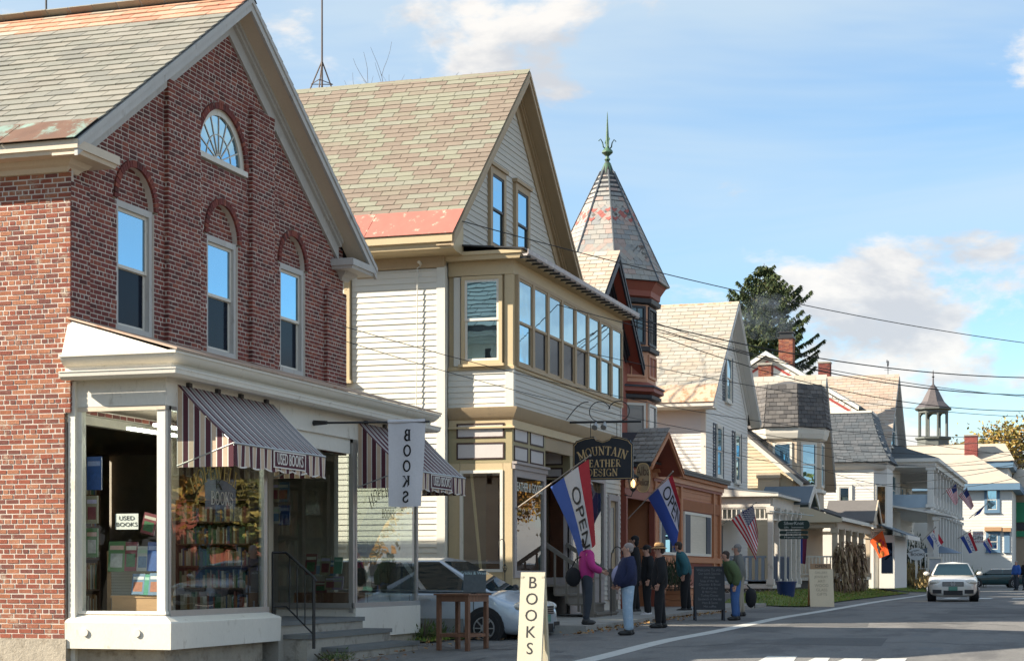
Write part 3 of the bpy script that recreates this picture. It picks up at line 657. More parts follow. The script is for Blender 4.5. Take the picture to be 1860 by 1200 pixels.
# ---------------------------------------------------------------- awnings
maroon = mat('maroon canvas', (.085, .023, .034), .9, .15, 3, .15, 200); tan = mat('tan canvas', (.56, .42, .30), .9, .12, 3, .15, 200); pale = mat('white canvas edge', (.72, .68, .62), .9, .1, 3); grey_c = mat('grey faded canvas', (.22, .205, .205), .9, .15, 3, .1, 200)
def awning(x0, x1, label):
    T = thing('striped_awning', label, 'awning', ((x0 + x1) / 2, SY, 3.86), 'striped awnings over the bookshop windows')
    y0, y1, zt, zf, zv = SY - .03, 11.38, 3.88, 3.03, 2.72
    n = 13; seq = [0, 3]
    def zc(t, s): return lerp(zt, zf, t) - .035 * math.sin(math.pi * t) - .012 * math.sin(math.pi * t) * math.sin(s * 26)
    b = MB(); st = (x1 - x0) / n
    for i in range(n):
        for (f0, f1, mi) in ((0, .42, 0), (.42, .5, 2), (.5, .92, 3), (.92, 1, 2)):
            p, q = x0 + (i + f0) * st, x0 + (i + f1) * st
            b.grid(lambda u, v, p=p, q=q: (lerp(p, q, u), lerp(y0, y1, v), zc(v, lerp(p, q, u))), 1, 8, mi)
    b.obj('canopy', [maroon, tan, pale, grey_c], T, fix=False)
    b = MB()
    for i in range(n):
        for (f0, f1, mi) in ((0, .42, 0), (.42, .5, 2), (.5, .92, 1), (.92, 1, 2)):
            p, q = x0 + (i + f0) * st, x0 + (i + f1) * st
            def sc_(x): return .035 * abs(math.sin((x - x0) / st * math.pi * .5))
            b.grid(lambda u, v, p=p, q=q: (lerp(p, q, u), y1 - .004 + .014 * math.sin(lerp(p, q, u) * 15) * v, lerp(zf, zv - sc_(lerp(p, q, u)), v)), 2, 3, mi)
            b.add([(p, y1 - .006, zv - sc_(p)), (q, y1 - .006, zv - sc_(q)), (q, y1 - .006, zv - sc_(q) + .022), (p, y1 - .006, zv - sc_(p) + .022)], [(0, 1, 2, 3)], 2)
    b.obj('valance', [maroon, tan, pale], T, fix=False)
    for xs in (x0 - .004, x1 + .004):
        b = MB(); m = 5; d = (y0 - y1) / m
        for i in range(m):
            for (f0, f1, mi) in ((0, .45, 0), (.45, .53, 2), (.53, .92, 1), (.92, 1, 2)):
                p, q = y1 + (i + f0) * d, y1 + (i + f1) * d
                ta, tb = (y0 - p) / (y0 - y1), (y0 - q) / (y0 - y1)
                b.add([(xs, p, zv - .02), (xs, q, zv - .02), (xs, q, zc(tb, 0)), (xs, p, zc(ta, 0))], [(0, 1, 2, 3)], mi)
        b.obj('side_panel', [maroon, tan, pale], T, fix=False)
    b = MB(); b.tube([(x0, y1, zf), (x1, y1, zf)], .018, 6); b.tube([(x0, y0, zv), (x0, y1, zf)], .012, 5); b.tube([(x1, y0, zv), (x1, y1, zf)], .012, 5); b.obj('frame', alu, T)
    b = MB()
    for t in (.1, .38, .62, .9): b.box(lerp(x0, x1, t) - .05, lerp(x0, x1, t) + .05, SY - .08, SY - .02, zt - .01, zt + .05)
    b.obj('bracket', dark_metal, T)
    cx = lerp(x0, x1, .57); b = MB(); b.box(cx - .55, cx + .55, y1 - .03, y1 - .016, zv + .045, zf - .03); pl = b.obj('name_patch', maroon, T)
    b = MB(); ring(b, cx - .56, cx + .56, zv + .035, zf - .02, .018, .017, .034, face('F', y1)); b.obj('patch_border', pale, pl)
    text('USED BOOKS', pale, pl, (cx, y1 - .036, (zv + zf) / 2 + .008), (1, 0, 0), (0, 0, 1), .25, sx=.62)
    return T
awning(22.85, 26.05, 'maroon and tan striped awning over the window nearest the brick corner')
awning(29.52, 32.78, 'maroon and tan striped awning half hidden behind the hanging white banner')
# ---------------------------------------------------------------- hanging banner
BN = thing('hanging_banner', 'long white cloth banner hanging from a black pole with BOOKS read from behind', 'banner', (27.6, SY, 3.6))
bx = 27.6; pz = onX(563, 768, bx).z
b = MB(); b.tube([(bx, SY - .02, pz), (bx, 10.2, pz - .03)], .018, 8); b.tube([(bx, SY, pz), (bx, SY - .28, pz)], [.05, .03], 8); b.obj('pole', dark_metal, BN, True)
cloth_w = mat('white banner cloth', (.62, .61, .63), .9, .08, 2, .1, 30)
ya, yb, zt, zb = 10.93, 10.27, pz - .0, onX(740, 919, bx).z
def ban(u, v): y = lerp(ya, yb, u); y = lerp(y, lerp(ya - .02, yb + .07, u), v); return (bx + .03 * math.sin(v * 4 + 1) * v + .012 * math.sin(u * 7), y, lerp(zt, zb, v) - .012 * math.sin(u * math.pi) * v)
b = MB(); b.grid(ban, 10, 24); b.grid(lambda u, v: (bx + .022 * math.cos(v * 6.28), lerp(ya, yb, u), pz - .012 + .03 * math.sin(v * 6.28)), 2, 10); b.obj('cloth', cloth_w, BN, 'full', fix=False)
ink = mat('black lettering', (.014, .013, .014), .7, .1, 4)
for k, ch in enumerate('BOOKS'):
    v = .17 + k * .178; p = ban(.53, v); q = (p[0] - .008, p[1], p[2])
    serif_on(ch, ink, BN, q, (0, 1, 0), (0, 0, 1), .185, sx=1.0, bold=1.25)
# ================================================================ clapboard walls
WEDV = [(-.5, 0, -.5), (.5, 0, -.5), (.5, 1, -.5), (-.5, 1, -.5), (-.5, 0, .5), (.5, 0, .5), (.5, .25, .5), (-.5, .25, .5)]
WEDF = [(3, 2, 1, 0), (4, 5, 6, 7), (0, 1, 5, 4), (1, 2, 6, 5), (2, 3, 7, 6), (3, 0, 4, 7)]
def clap(parent, side, plane, ivf, z0, z1, ex, m, limit=60, th=.022, name='clapboard', see=None):
    ms = []; rr = random.Random(int(plane * 37)); z = z0
    while z < z1 - .02:
        h = min(ex, z1 - z)
        for a, b in ivf(z + h * .5):
            if b - a < .03: continue
            c = (a + b) / 2; w = b - a; t = th * rr.uniform(.85, 1.2); tl = rr.uniform(-.0012, .0012)
            if side == 'F': ms.append(place((c, plane, z + h / 2 + rr.uniform(-.002, .002)), (w, 0, w * tl), (0, -t, 0), (0, 0, h * 1.06)))
            else: ms.append(place((plane, c, z + h / 2 + rr.uniform(-.002, .002)), (0, -w, w * tl), (-t, 0, 0), (0, 0, h * 1.06)))
        z += ex
    pieces(parent, name, ms, m, limit, WEDV, WEDF, rest='clapboarding', see=see)
def solid(parent, name, m, *bx, smooth=False, label=None):
    b = MB()
    for q in bx: b.box(*q)
    return b.obj(name, m, parent, smooth, label)
def roofline(ex0, ez0, rx, rz, ex1, ez1):
    return lambda x: rz - (rz - ez0) / (rx - ex0) * (rx - x) if x < rx else rz - (rz - ez1) / (ex1 - rx) * (x - rx)
def gable_iv(x0, x1, ex0, ez0, rx, rz, ex1, ez1, off=.15):
    def f(z):
        d = rz - off - z; a = rx - d / ((rz - ez0) / (rx - ex0)); b = rx + d / ((rz - ez1) / (ex1 - rx))
        a = max(x0, a); b = min(x1, b); return [(a, b)] if b > a else []
    return f
# ================================================================ CREAM CLAPBOARD SHOP HOUSE
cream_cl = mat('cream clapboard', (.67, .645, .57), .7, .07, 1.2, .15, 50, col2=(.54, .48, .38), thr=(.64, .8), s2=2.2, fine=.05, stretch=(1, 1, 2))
grey_cl = mat('greyer clapboard', (.56, .53, .47), .75, .1, 1.5, .15, 50, col2=(.40, .36, .30), thr=(.6, .78), s2=3, fine=.06, stretch=(1, 1, 2))  # the cream siding in a darker, greyer tone for street-facing boards
tan_t = mat('tan trim', (.42, .31, .19), .65, .12, 2, .2, 40, col2=(.33, .25, .16), thr=(.6, .75), s2=4)
olive = mat('olive trim', (.35, .29, .16), .6, .1, 2, .1); olive_lt = mat('buff trim', (.54, .42, .25), .6, .08, 2, .1, col2=(.46, .36, .22), thr=(.66, .8), s2=4)
panel_m = mat('pale panel', (.55, .51, .49), .6, .05, 2); maroon_t = mat('dark maroon beading', (.045, .02, .018), .5, .1, 3)
shing = mat('asphalt shingle', None, .9, .12, 3, .5, 150, cols=[(.245, .235, .172), (.232, .182, .14), (.24, .19, .146), (.255, .245, .182), (.218, .172, .132), (.25, .24, .185), (.236, .2, .15)], fine=.2, fscale=80)
red_tin = mat('flaking red tin', (.42, .15, .11), .55, .15, 2, .1, col2=(.52, .40, .30), thr=(.56, .66), s2=2.2, stretch=(2.5, 2.5, 1))
H2 = thing('leather_shop_house', 'cream clapboard gabled shop with enclosed upper porch of eight windows, beside the brick bookshop', 'shop building', (38.7, 12.3, 0))
GX, GY, G1 = 34.13, 12.3, 43.3
R2 = (33.52, 7.95, 38.66, 12.52, 43.8, 7.95)
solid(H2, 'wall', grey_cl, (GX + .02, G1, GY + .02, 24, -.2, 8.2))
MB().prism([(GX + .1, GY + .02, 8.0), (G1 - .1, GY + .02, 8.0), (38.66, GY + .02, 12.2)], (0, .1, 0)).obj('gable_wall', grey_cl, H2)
gable_roof(H2, *R2, GY - .4, 24.3, GY, tan_t, dark_metal, tan_t, .26, .34)
# side clapboards with a window near the brick house
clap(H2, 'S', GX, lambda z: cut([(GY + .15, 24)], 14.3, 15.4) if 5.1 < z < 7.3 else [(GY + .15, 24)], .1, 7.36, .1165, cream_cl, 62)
solid(H2, 'corner_board', cream_cl, (GX - .03, GX + .11, GY - .03, GY + .15, -.1, 7.4))
solid(H2, 'frieze_board', tan_t, (GX - .04, GX + .05, GY - .02, 24, 7.38, 7.72))
MB().prism([(x, GY - .4, z) for x, z in ((R2[0] - .03, 7.93), (R2[0] - .03, 7.78), (R2[0] + .03, 7.76), (R2[0] + .05, 7.66), (R2[0] + .2, 7.62), (GX + .05, 7.6), (GX + .05, 8.2))], (0, 24 - GY, 0)).obj('cornice', olive_lt, H2)
window(H2, 'S', GX, 14.33, 15.37, 5.15, 7.28, .12, olive_lt, cream_cl, proud=.05)
# roof covering: flaking red metal at the eave, two-tone shingles above
u2 = V((R2[2] - R2[0], 0, R2[3] - R2[1])); L2 = u2.length; v2 = u2 / L2; n2 = V((-v2.z, 0, v2.x)); o2 = V((R2[0], GY - .42, R2[1]))
y = 0
while y < 12:
    l = [1.9, 1.5, 1.7, 1.6][int(y) % 4]; b = MB(); b.prism([o2 + V((-.04, y, -.03)) + n2 * .02, o2 + V((-.04, y + l - .012, -.03)) + n2 * .02, o2 + V((0, y + l - .012, 0)) + v2 * .86 + n2 * .02, o2 + V((0, y, 0)) + v2 * .86 + n2 * .02], n2 * .012); b.obj('eave_flashing', red_tin, H2); y += l
t2 = tiles(o2 + v2 * .83, V((0, 1, 0)), v2, n2, lambda s: (0, 12), L2 - .83, .42, .196, .012, .003, off=.37)
pieces(H2, 'shingle', t2, shing, 280, rest='shingling')
MB().prism([(R2[2] - .12, GY - .42, R2[3] - .09), (R2[2], GY - .42, R2[3] + .03), (R2[2] + .12, GY - .42, R2[3] - .09), (R2[2], GY - .42, R2[3] - .0)], (0, 12.6, 0)).obj('ridge_cap', shing, H2)
# gable wall clapboards and its two windows
giv = gable_iv(GX + .2, G1 - .2, *R2, off=.35)
def g2(z):
    iv = giv(z)
    for a, b in ((36.88, 37.98), (38.7, 39.8)):
        if 8.2 < z < 10.1: iv = cut(iv, a, b)
    return iv
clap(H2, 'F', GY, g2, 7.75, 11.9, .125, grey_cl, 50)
for a, b in ((36.88, 37.98), (38.7, 39.8)): window(H2, 'F', GY, a, b, 8.22, 10.05, .15, tan_t, dark_metal, proud=.045, head=.08)
# enclosed porch (upper bay)
BX0, BX1, BY = 34.39, 43.3, 10.93
solid(H2, 'bay_wall', olive_lt, (BX0 + .05, BX1 - .02, BY + .06, GY, 4.4, 7.5))
b = MB(); b.prism([(BX0 - .3, BY - .34, 7.66), (BX1 + .2, BY - .34, 7.66), (BX1 + .2, GY, 7.82), (BX0 - .3, GY, 7.82)], (0, 0, .03)); b.obj('bay_roof', dark_metal, H2)
def mit2(prof): b = MB(); mitre(b, prof, BX0, BY, BX1, GY - .01); return b
mit2([(0, 7.5), (.22, 7.5), (.24, 7.58), (.27, 7.6), (.27, 7.67), (0, 7.68)]).obj('bay_cornice', olive_lt, H2)
mit2([(-.05, 7.22), (.03, 7.22), (.03, 7.5), (-.05, 7.5)]).obj('bay_frieze', olive_lt, H2)
gutter_m = mat('painted gutter', (.42, .36, .34), .5, .15, 6, .1, col2=(.6, .55, .5), thr=(.55, .65), s2=7)
b = MB(); b.prism([(BX0 - .3, y, z) for y, z in ((BY - .3, 7.56), (BY - .33, 7.52), (BY - .4, 7.52), (BY - .43, 7.56), (BY - .43, 7.65), (BY - .415, 7.65), (BY - .41, 7.57), (BY - .33, 7.56))], (BX1 - BX0 + .5, 0, 0)); gt = b.obj('gutter', gutter_m, H2)
for k in range(22): x = BX0 - .2 + k * .42; MB().box(x, x + .03, BY - .445, BY - .2, 7.49, 7.525).obj('gutter_bracket', dark_metal, gt)
solid(H2, 'bay_corner_post', olive_lt, (BX0 - .015, BX0 + .13, BY - .015, BY + .16, 5.35, 7.24))
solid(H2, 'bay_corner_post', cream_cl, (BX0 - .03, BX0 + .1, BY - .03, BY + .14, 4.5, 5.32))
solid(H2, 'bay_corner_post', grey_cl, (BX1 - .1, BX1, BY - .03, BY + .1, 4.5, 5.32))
warm_room = mat('curtained window', (.30, .22, .17), .8, .3, 1.6)
window(H2, 'S', BX0 + .02, 11.13, 12.0, 5.42, 7.2, .07, olive_lt, white, proud=.04, up=sky_glass, lo=sky_glass, sill=.05)
solid(H2, 'side_shutter', cream_cl, (BX0 - .01, BX0 + .03, 12.04, 12.18, 5.4, 7.2))
mit2([(-.03, 5.31), (.05, 5.31), (.05, 5.37), (-.03, 5.4)]).obj('bay_sill', olive_lt, H2)
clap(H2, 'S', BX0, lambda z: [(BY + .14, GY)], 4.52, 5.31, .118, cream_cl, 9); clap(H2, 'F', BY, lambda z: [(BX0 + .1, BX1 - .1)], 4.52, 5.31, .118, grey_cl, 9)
n8 = 8; wst = (BX1 - BX0 - .26) / n8
for i in range(n8): window(H2, 'F', BY, BX0 + .13 + i * wst, BX0 + .13 + (i + 1) * wst, 5.37, 7.23, .07, tan_t, tan_t, proud=.02, sill=0, up=sky_glass, lo=screen_g if i in (1, 2, 3, 4) else sky_glass, rail=.48, name='porch_window')
mit2([(0, 4.3), (.03, 4.32), (.05, 4.36), (.13, 4.5), (.14, 4.54), (0, 4.56)]).obj('skirt_moulding', tan_t, H2, True)
mit2([(-.05, 4.12), (.06, 4.12), (.06, 4.15), (.0, 4.17), (.0, 4.32), (-.05, 4.32)]).obj('skirt_band', olive_lt, H2)
# ground-floor shop: two display bays either side of a recessed entry
SF = .95
def panels(side, plane, rects, m=panel_m):
    mp = face(side, plane)
    for a0, a1, z0, z1 in rects:
        b = MB(); ring(b, a0, a1, z0, z1, .03, -.01, .016, mp); b.obj('panel_beading', maroon_t, H2); b = MB(); lbox(b, mp, a0 + .03, a1 - .03, -.01, .004, z0 + .03, z1 - .03); b.obj('panel', m, H2)
def slab(side, plane, m, rects, d=.0, name='shop_trim'):
    mp = face(side, plane)
    for a0, a1, z0, z1 in rects: b = MB(); lbox(b, mp, a0 + .004, a1 - .004, d - .1, d, z0 + .001, z1 - .001); b.obj(name, m, H2)
slab('S', BX0, olive, [(BY + .0, GY, 3.42, 4.14)]); panels('S', BX0, [(11.1, 12.12, 3.93, 4.25 - .02), (11.1, 12.12, 3.5, 3.84)])
slab('S', BX0, olive_lt, [(BY, BY + .2, SF - .4, 3.42), (12.05, GY, SF - .4, 3.42), (BY + .2, 12.05, 3.28, 3.42), (BY + .2, 12.05, SF - .4, 1.22)])
b = MB(); ring(b, BY + .2, 12.05, 1.22, 3.28, .06, -.06, .02, face('S', BX0)); b.obj('display_frame', white, H2)
MB().box(BX0 + .02, BX0 + .03, BY + .25, 12.0, 1.27, 3.23).obj('shop_pane', clear, H2)
FX = 36.72
slab('F', BY, olive, [(BX0, FX, 3.42, 4.14)]); panels('F', BY, [(34.5, 35.42, 3.86, 4.16), (35.6, 36.56, 3.86, 4.16), (34.5, 35.42, 3.47, 3.78), (35.6, 36.56, 3.47, 3.78)])
grey_t = mat('mauve grey trim', (.38, .33, .31), .65, .1, 2, .1)
b = MB(); ring(b, BX0 + .06, FX - .04, 1.1, 3.3, .15, -.06, .03, face('F', BY)); b.box(BX0, FX, BY - .06, BY + .02, 3.3, 3.42); b.box(BX0 - .02, FX + .04, BY - .1, BY, 3.4, 3.45); b.obj('display_frame', grey_t, H2)
MB().box(BX0 + .2, FX - .18, BY + .01, BY + .02, 1.2, 3.16).obj('shop_pane', clear, H2)
slab('F', BY, olive_lt, [(BX0, FX, SF - .9, 1.1)]); slab('S', BX0, olive_lt, [(BY, GY, -.1, SF - .4)])
lett = mat('gilt lettering', (.62, .60, .52), .5, .1, 5)
text('LEATHER & GOODS', lett, H2, ((BX0 + FX) / 2, BY + .005, 2.95), (1, 0, 0), (0, 0, 1), .27, sx=.8)
solid(H2, 'porch_soffit', grey_t, (FX, BX1, BY + .02, GY, 4.02, 4.1)); solid(H2, 'shop_lintel', tan_t, (FX, BX1, BY - .0, BY + .14, 3.82, 4.16))
RXb = 38.66
slab('S', RXb, olive, [(BY + .02, GY, 3.3, 4.02)]); panels('S', RXb, [(11.1, 12.2, 3.62, 3.93), (11.1, 12.2, 3.34, 3.56)])
slab('S', RXb, grey_t, [(BY + .02, GY, .4, 1.1), (BY + .02, BY + .16, 1.1, 3.3), (12.1, GY, 1.1, 3.3)])
MB().box(RXb + .02, RXb + .03, BY + .16, 12.1, 1.1, 3.3).obj('shop_pane', clear, H2)
b = MB(); ring(b, RXb + .0, 41.7, 1.1, 3.5, .16, -.06, .03, face('F', BY)); b.box(RXb, 41.7, BY, BY + .05, .2, 1.1); b.obj('display_frame', grey_t, H2)
MB().box(RXb + .16, 41.54, BY + .01, BY + .02, 1.26, 3.34).obj('shop_pane', clear, H2)
slab('F', BY, olive, [(RXb, 41.7, 3.5, 3.83)])
clap(H2, 'F', BY + .02, lambda z: [(41.7, 42.0), (43.02, 43.28)] if z < 3.2 else [(41.7, 43.28)], .2, 3.83, .118, grey_cl, 20)
solid(H2, 'bay_wall', grey_cl, (41.7, 43.28, BY + .04, GY, .1, 4.0))
b = MB(); ring(b, 42.0, 43.0, .55, 3.1, .14, 0, .06, face('F', BY + .02)); dd = b.obj('side_door', grey_t, H2); MB().box(42.14, 42.86, BY + .03, BY + .06, .6, 2.96).obj('door_leaf', tan_t, dd); MB().box(42.3, 42.7, BY + .02, BY + .03, 1.7, 2.8).obj('pane', screen_g, dd)
b = MB(); ring(b, 37.3, 38.5, SF, 3.4, .13, -.02, .04, face('F', GY)); d2 = b.obj('shop_door', grey_t, H2); MB().box(37.43, 38.37, GY - .02, GY + .0, SF, 1.7).obj('door_leaf', grey_cl, d2); MB().box(37.43, 38.37, GY - .015, GY - .005, 1.7, 3.3).obj('pane', screen_g, d2)
# room behind the display windows
b = MB(); b.box(BX0 + .05, FX, BY + .05, GY - .05, 1.05, 1.12); b.box(RXb + .05, 41.7, BY + .05, GY - .05, 1.0, 1.08); b.obj('display_floor', wood_dk, H2)
red_slat = mat('russet blind', (.20, .075, .045), .8, .15, 4, .3, 40, stretch=(.5, .5, 8)); solid(H2, 'blind', red_slat, (FX - .2, FX - .17, BY + .1, GY - .1, 1.12, 3.3)); solid(H2, 'blind', red_slat, (41.4, 41.45, BY + .1, GY - .1, 1.1, 3.4))
slab('F', GY - .06, room_m, [(BX0 + .1, FX, 1.05, 3.4), (RXb + .05, 41.7, 1.05, 3.5)])
pole = MB(); pole.beam((BX0 + .16, 11.86, 3.25), (BX0 + .2, 11.66, 1.15), .09, .05); pole.obj('leaning_plank', olive_lt, H2)
# steps, platform and rails in front of the leather shop
wood_g = mat('weathered grey wood', (.17, .15, .125), .85, .25, 3, .3, 30, stretch=(3, 3, .6))
conc2 = mat('pavement concrete', (.30, .285, .26), .95, .2, 2, .4, 40, col2=(.21, .2, .18), thr=(.5, .68), s2=1.5, fine=.15)
PLX0, PLX1, PLY0 = 34.75, 56.4, 9.5
def pav_z(x, y): return max(GH(x, y) + .13, .13)
b = MB(); n = 24
for i in range(n):
    xa, xb = lerp(PLX0, PLX1, i / n), lerp(PLX0, PLX1, (i + 1) / n); yf = PLY0; za, zb = max(.14, GH(xa, 9) + .12), max(.14, GH(xb, 9) + .12)
    b.add([(xa, yf, za), (xb - .01, yf, zb), (xb - .01, 12.3, zb), (xa, 12.3, za), (xa, yf, -.4), (xb - .01, yf, -.4), (xb - .01, 12.3, -.4), (xa, 12.3, -.4)], [(0, 1, 2, 3), (0, 4, 5, 1), (3, 2, 6, 7), (1, 5, 6, 2), (0, 3, 7, 4)])
setting(b.obj('sidewalk', conc2))
WS = thing('wooden_steps', 'weathered grey wooden steps with post rails up to the leather shop entrance', 'steps', (37.7, 10.4, .14))
for k in range(4):
    zt = .95 - k * .2; y0 = 11.0 - k * .3
    MB().box(FX + .02, 38.62, y0 - .3, y0 + .03, zt - .04, zt).obj('tread', wood_g, WS); MB().box(FX + .03, 38.6, y0 - .27, y0 - .24, zt - .2, zt - .041).obj('riser', wood_g, WS)
MB().box(FX, 38.64, 11.0, 12.25, .14, .95).obj('landing', wood_g, WS)
for x in (FX + .06, 38.58):
    MB().box(x - .06, x + .06, 9.86, 9.98, .14, 1.25).obj('newel_post', wood_g, WS); MB().box(x - .08, x + .08, 9.84, 10.0, 1.25, 1.3).obj('post_cap', wood_g, WS)
    MB().beam((x, 9.95, 1.15), (x, 11.0, 1.85), .05, .09).obj('rail', wood_g, WS)
    for t in (.25, .5, .75): y = lerp(9.95, 11.0, t); MB().box(x - .02, x + .02, y - .02, y + .02, .2 + t * .7, 1.1 + t * .7).obj('baluster', wood_g, WS)
# aerial tripod on the ridge
AN = thing('roof_aerial', 'tall thin metal aerial mast on a tripod at the back of the shingled roof', 'aerial', onY(585, 175, 21.5)); ab_ = onY(585, 172, 21.3)
rust = mat('rusty steel', (.10, .07, .055), .7, .3, 6, .1)
A0 = V((R2[2], 20.6, R2[3])); px_off = onY(585, 172, 20.6); A0 = V((px_off.x, 20.6, px_off.z))
MB().tube([A0, A0 + V((0, 0, 7))], [.03, .018], 6).obj('mast', rust, AN)
for dx, dy in ((-.55, -.1), (.45, -.35), (.1, .6)): MB().tube([A0 + V((0, 0, .95)), A0 + V((dx, dy, -.12 - abs(dx) * .5))], .02, 5).obj('leg', rust, AN)
b = MB(); q = [A0 + V((dx * .6, dy * .6, .34)) for dx, dy in ((-.55, -.1), (.45, -.35), (.1, .6))]
for i in range(3): b.tube([q[i], q[(i + 1) % 3]], .013, 5)
b.obj('brace', rust, AN)

# ================================================================ ORANGE TURRETED SHOP HOUSE
peach = mat('peach paint', (.58, .30, .18), .65, .1, 2, .1); oxred = mat('oxblood paint', (.29, .08, .052), .6, .12, 2, .1); navy = mat('dark navy trim', (.025, .027, .035), .55, .1, 3)
terra = mat('terracotta boards', (.47, .20, .095), .7, .14, 2, .15, 30, col2=(.33, .13, .07), thr=(.6, .75), s2=2)
slate_t = mat('turret slate', None, .75, .15, 3, .3, 60, cols=[(.33, .315, .285), (.29, .285, .27), (.36, .295, .26), (.38, .285, .245), (.27, .27, .265), (.35, .325, .29)], fine=.15)
slate_red = mat('red slate', (.36, .11, .09), .75, .2, 5, .3, 60)
H3 = thing('turreted_shop_house', 'terracotta and oxblood shop house with a pointed slate turret behind its low shopfront', 'shop building', (50, 12.3, 0))
TC = V((50.3, 13.1, 0)); TR, TRR = 1.42, 1.8
TZ0, TZE, TZA = 3.6, 9.45, 13.15
def octp(r, z, k): t = math.radians(180 + 22.5 + 45 * k); return V((TC.x + r * math.cos(t), TC.y + r * math.sin(t), z))
def octring(parent, prof, name, m, smooth=False):
    b = MB(); b.lathe([(r, z) for r, z in prof], (TC.x, TC.y, 0), 8, 0, math.radians(22.5)); return b.obj(name, m, parent)
octring(H3, [(TR, TZ0), (TR, TZE - .2)], 'turret_wall', peach)
for nm, m, pr in (('turret_cornice', oxred, [(TR, 8.98), (TR + .12, 9.05), (TR + .14, 9.2), (TR + .28, 9.4), (TRR - .05, 9.44)]), ('turret_moulding', navy, [(TR + .02, 8.82), (TR + .14, 8.86), (TR + .16, 8.98), (TR + .02, 9.0)]),
                  ('turret_moulding', navy, [(TR + .02, 7.48), (TR + .1, 7.5), (TR + .12, 7.62), (TR + .02, 7.64)]), ('turret_skirt', oxred, [(TR + .03, 6.62), (TR + .22, 6.52), (TR + .24, 6.34), (TR + .06, 6.26)]), ('turret_moulding', navy, [(TR + .02, 6.62), (TR + .26, 6.5), (TR + .28, 6.46), (TR + .02, 6.6)]), ('turret_moulding', navy, [(TR + .02, 6.12), (TR + .16, 6.16), (TR + .17, 6.25), (TR + .02, 6.27)])):
    octring(H3, pr, nm, m)
def oct_face(k, d=0.0):
    """local frame of turret face k: origin at mid of wall, along, outward"""
    p, q = octp(TR, 0, k), octp(TR, 0, k + 1); u = (q - p).normalized(); n = V((u.y, -u.x, 0)); 
    if n.dot((p + q) / 2 - V((TC.x, TC.y, 0))) < 0: n = -n
    return (p + q) / 2, u, n
def obox(b, c, u, n, a0, a1, d0, d1, z0, z1, mi=0):
    vs = [c + u * a + n * d + V((0, 0, z)) for z in (z0, z1) for a, d in ((a0, d0), (a1, d0), (a1, d1), (a0, d1))]
    b.add(vs, BOXF, mi)
curt = dark_glass('net curtain behind glass', (.17, .17, .17), 1.6, .05, .003)
stain = dark_glass('leaded glass', (.03, .035, .03), 1.8, .05, .004)
for k in range(-2, 3):
    c, u, n = oct_face(k)
    for z0, z1, gm, tm, kind in ((4.3, 6.02, curt, white, 0), (7.68, 8.78, stain, navy, 1), (6.75, 7.42, oxred, peach, 2)):
        hw = .40
        b = MB(); obox(b, c, u, n, -hw - .07, -hw, -.02, .05, z0, z1); obox(b, c, u, n, hw, hw + .07, -.02, .05, z0, z1); obox(b, c, u, n, -hw, hw, -.02, .05, z1 - .07, z1); obox(b, c, u, n, -hw, hw, -.02, .05, z0, z0 + .07)
        if kind == 0: obox(b, c, u, n, -hw, hw, -.02, .035, 5.05, 5.12)
        if kind == 1:
            for t in (-.2, 0, .2): obox(b, c, u, n, t - .012, t + .012, -.01, .03, z0, z1)
            obox(b, c, u, n, -hw, hw, -.01, .031, 8.4, 8.43)
        if kind == 2: obox(b, c, u, n, -.02, .02, -.01, .04, z0, z1)
        w = b.obj(('turret_window', 'leaded_window', 'turret_panel')[kind], tm, H3)
        b = MB(); obox(b, c, u, n, -hw, hw, .002, .012, z0 + .05, z1 - .05); b.obj('pane' if kind < 2 else 'panel_face', gm, w)
        if kind == 0: b = MB(); obox(b, c, u, n, -hw, hw, .013, .016, z0 + .07, 5.05); b.obj('screen', screen_g, w)
# turret roof: plain courses with two bands of diamonds
octring(H3, [(TRR, TZE), (.06, TZA - .05)], 'turret_roof', dark_metal)
tp = []; tr_ = []
for k in range(8):
    p, q = octp(TRR, TZE, k), octp(TRR, TZE, k + 1); ap = V((TC.x, TC.y, TZA)); m0 = (p + q) / 2; u = (q - p).normalized(); v = (ap - m0).normalized(); n = u.cross(v)
    if n.z < 0: u = -u; n = u.cross(v)
    H = (ap - m0).length; half = (q - p).length / 2; ex = .165; s = 0.0; row = 0
    while s < H - .42:
        w = half * (1 - s / H); dia = .5 < s < 1.15 or 1.95 < s < 2.4
        if dia:
            e = .2; x = -w - (e * .5 if row % 2 else 0); s_ = s
            while x < w:
                cx = min(max(x + e / 2, -w + .09), w - .09); d1 = (u + v).normalized(); d2 = (v - u).normalized()
                mm = place(m0 + u * cx + v * (s + .06) + n * .02, d1 * e * .86, (n + v * .05) * .014, d2 * e * .86)
                (tr_ if 1.95 < s < 2.3 and (row + int((cx + 9) / e)) % 3 == 0 else tp).append(mm); x += e
            s += .1
        else:
            x = -w - (.13 if row % 2 else 0)
            while x < w - .02:
                l = .27 * R.uniform(.93, 1.05); a, b_ = max(x, -w), min(x + l, w)
                if b_ - a > .03: tp.append(place(m0 + u * ((a + b_) / 2) + v * (s + ex * .6) + n * .016, u * (b_ - a - .008), (n + v * .07) * .013, (v - n * .07) * ex * 1.25))
                x += l
            s += ex
        row += 1
pieces(H3, 'slate', tp, slate_t, 250, rest='slating', see=lambda p: p.x < TC.x + .8 and p.y < TC.y + 1); pieces(H3, 'red_slate', tr_, slate_red, 40, rest='red_slating')
hipm = mat('lead hip', (.10, .11, .12), .5, .2, 3); b = MB()
for k in range(8): b.tube([octp(TRR + .02, TZE + .02, k), octp(.2, TZA - .33, k)], .026, 5)
o = b.obj('hip_flashing', hipm, H3); o['kind'] = 'stuff'
verd = mat('verdigris copper', (.075, .15, .09), .6, .25, 6, .1, col2=(.05, .08, .06), thr=(.5, .65), s2=5)
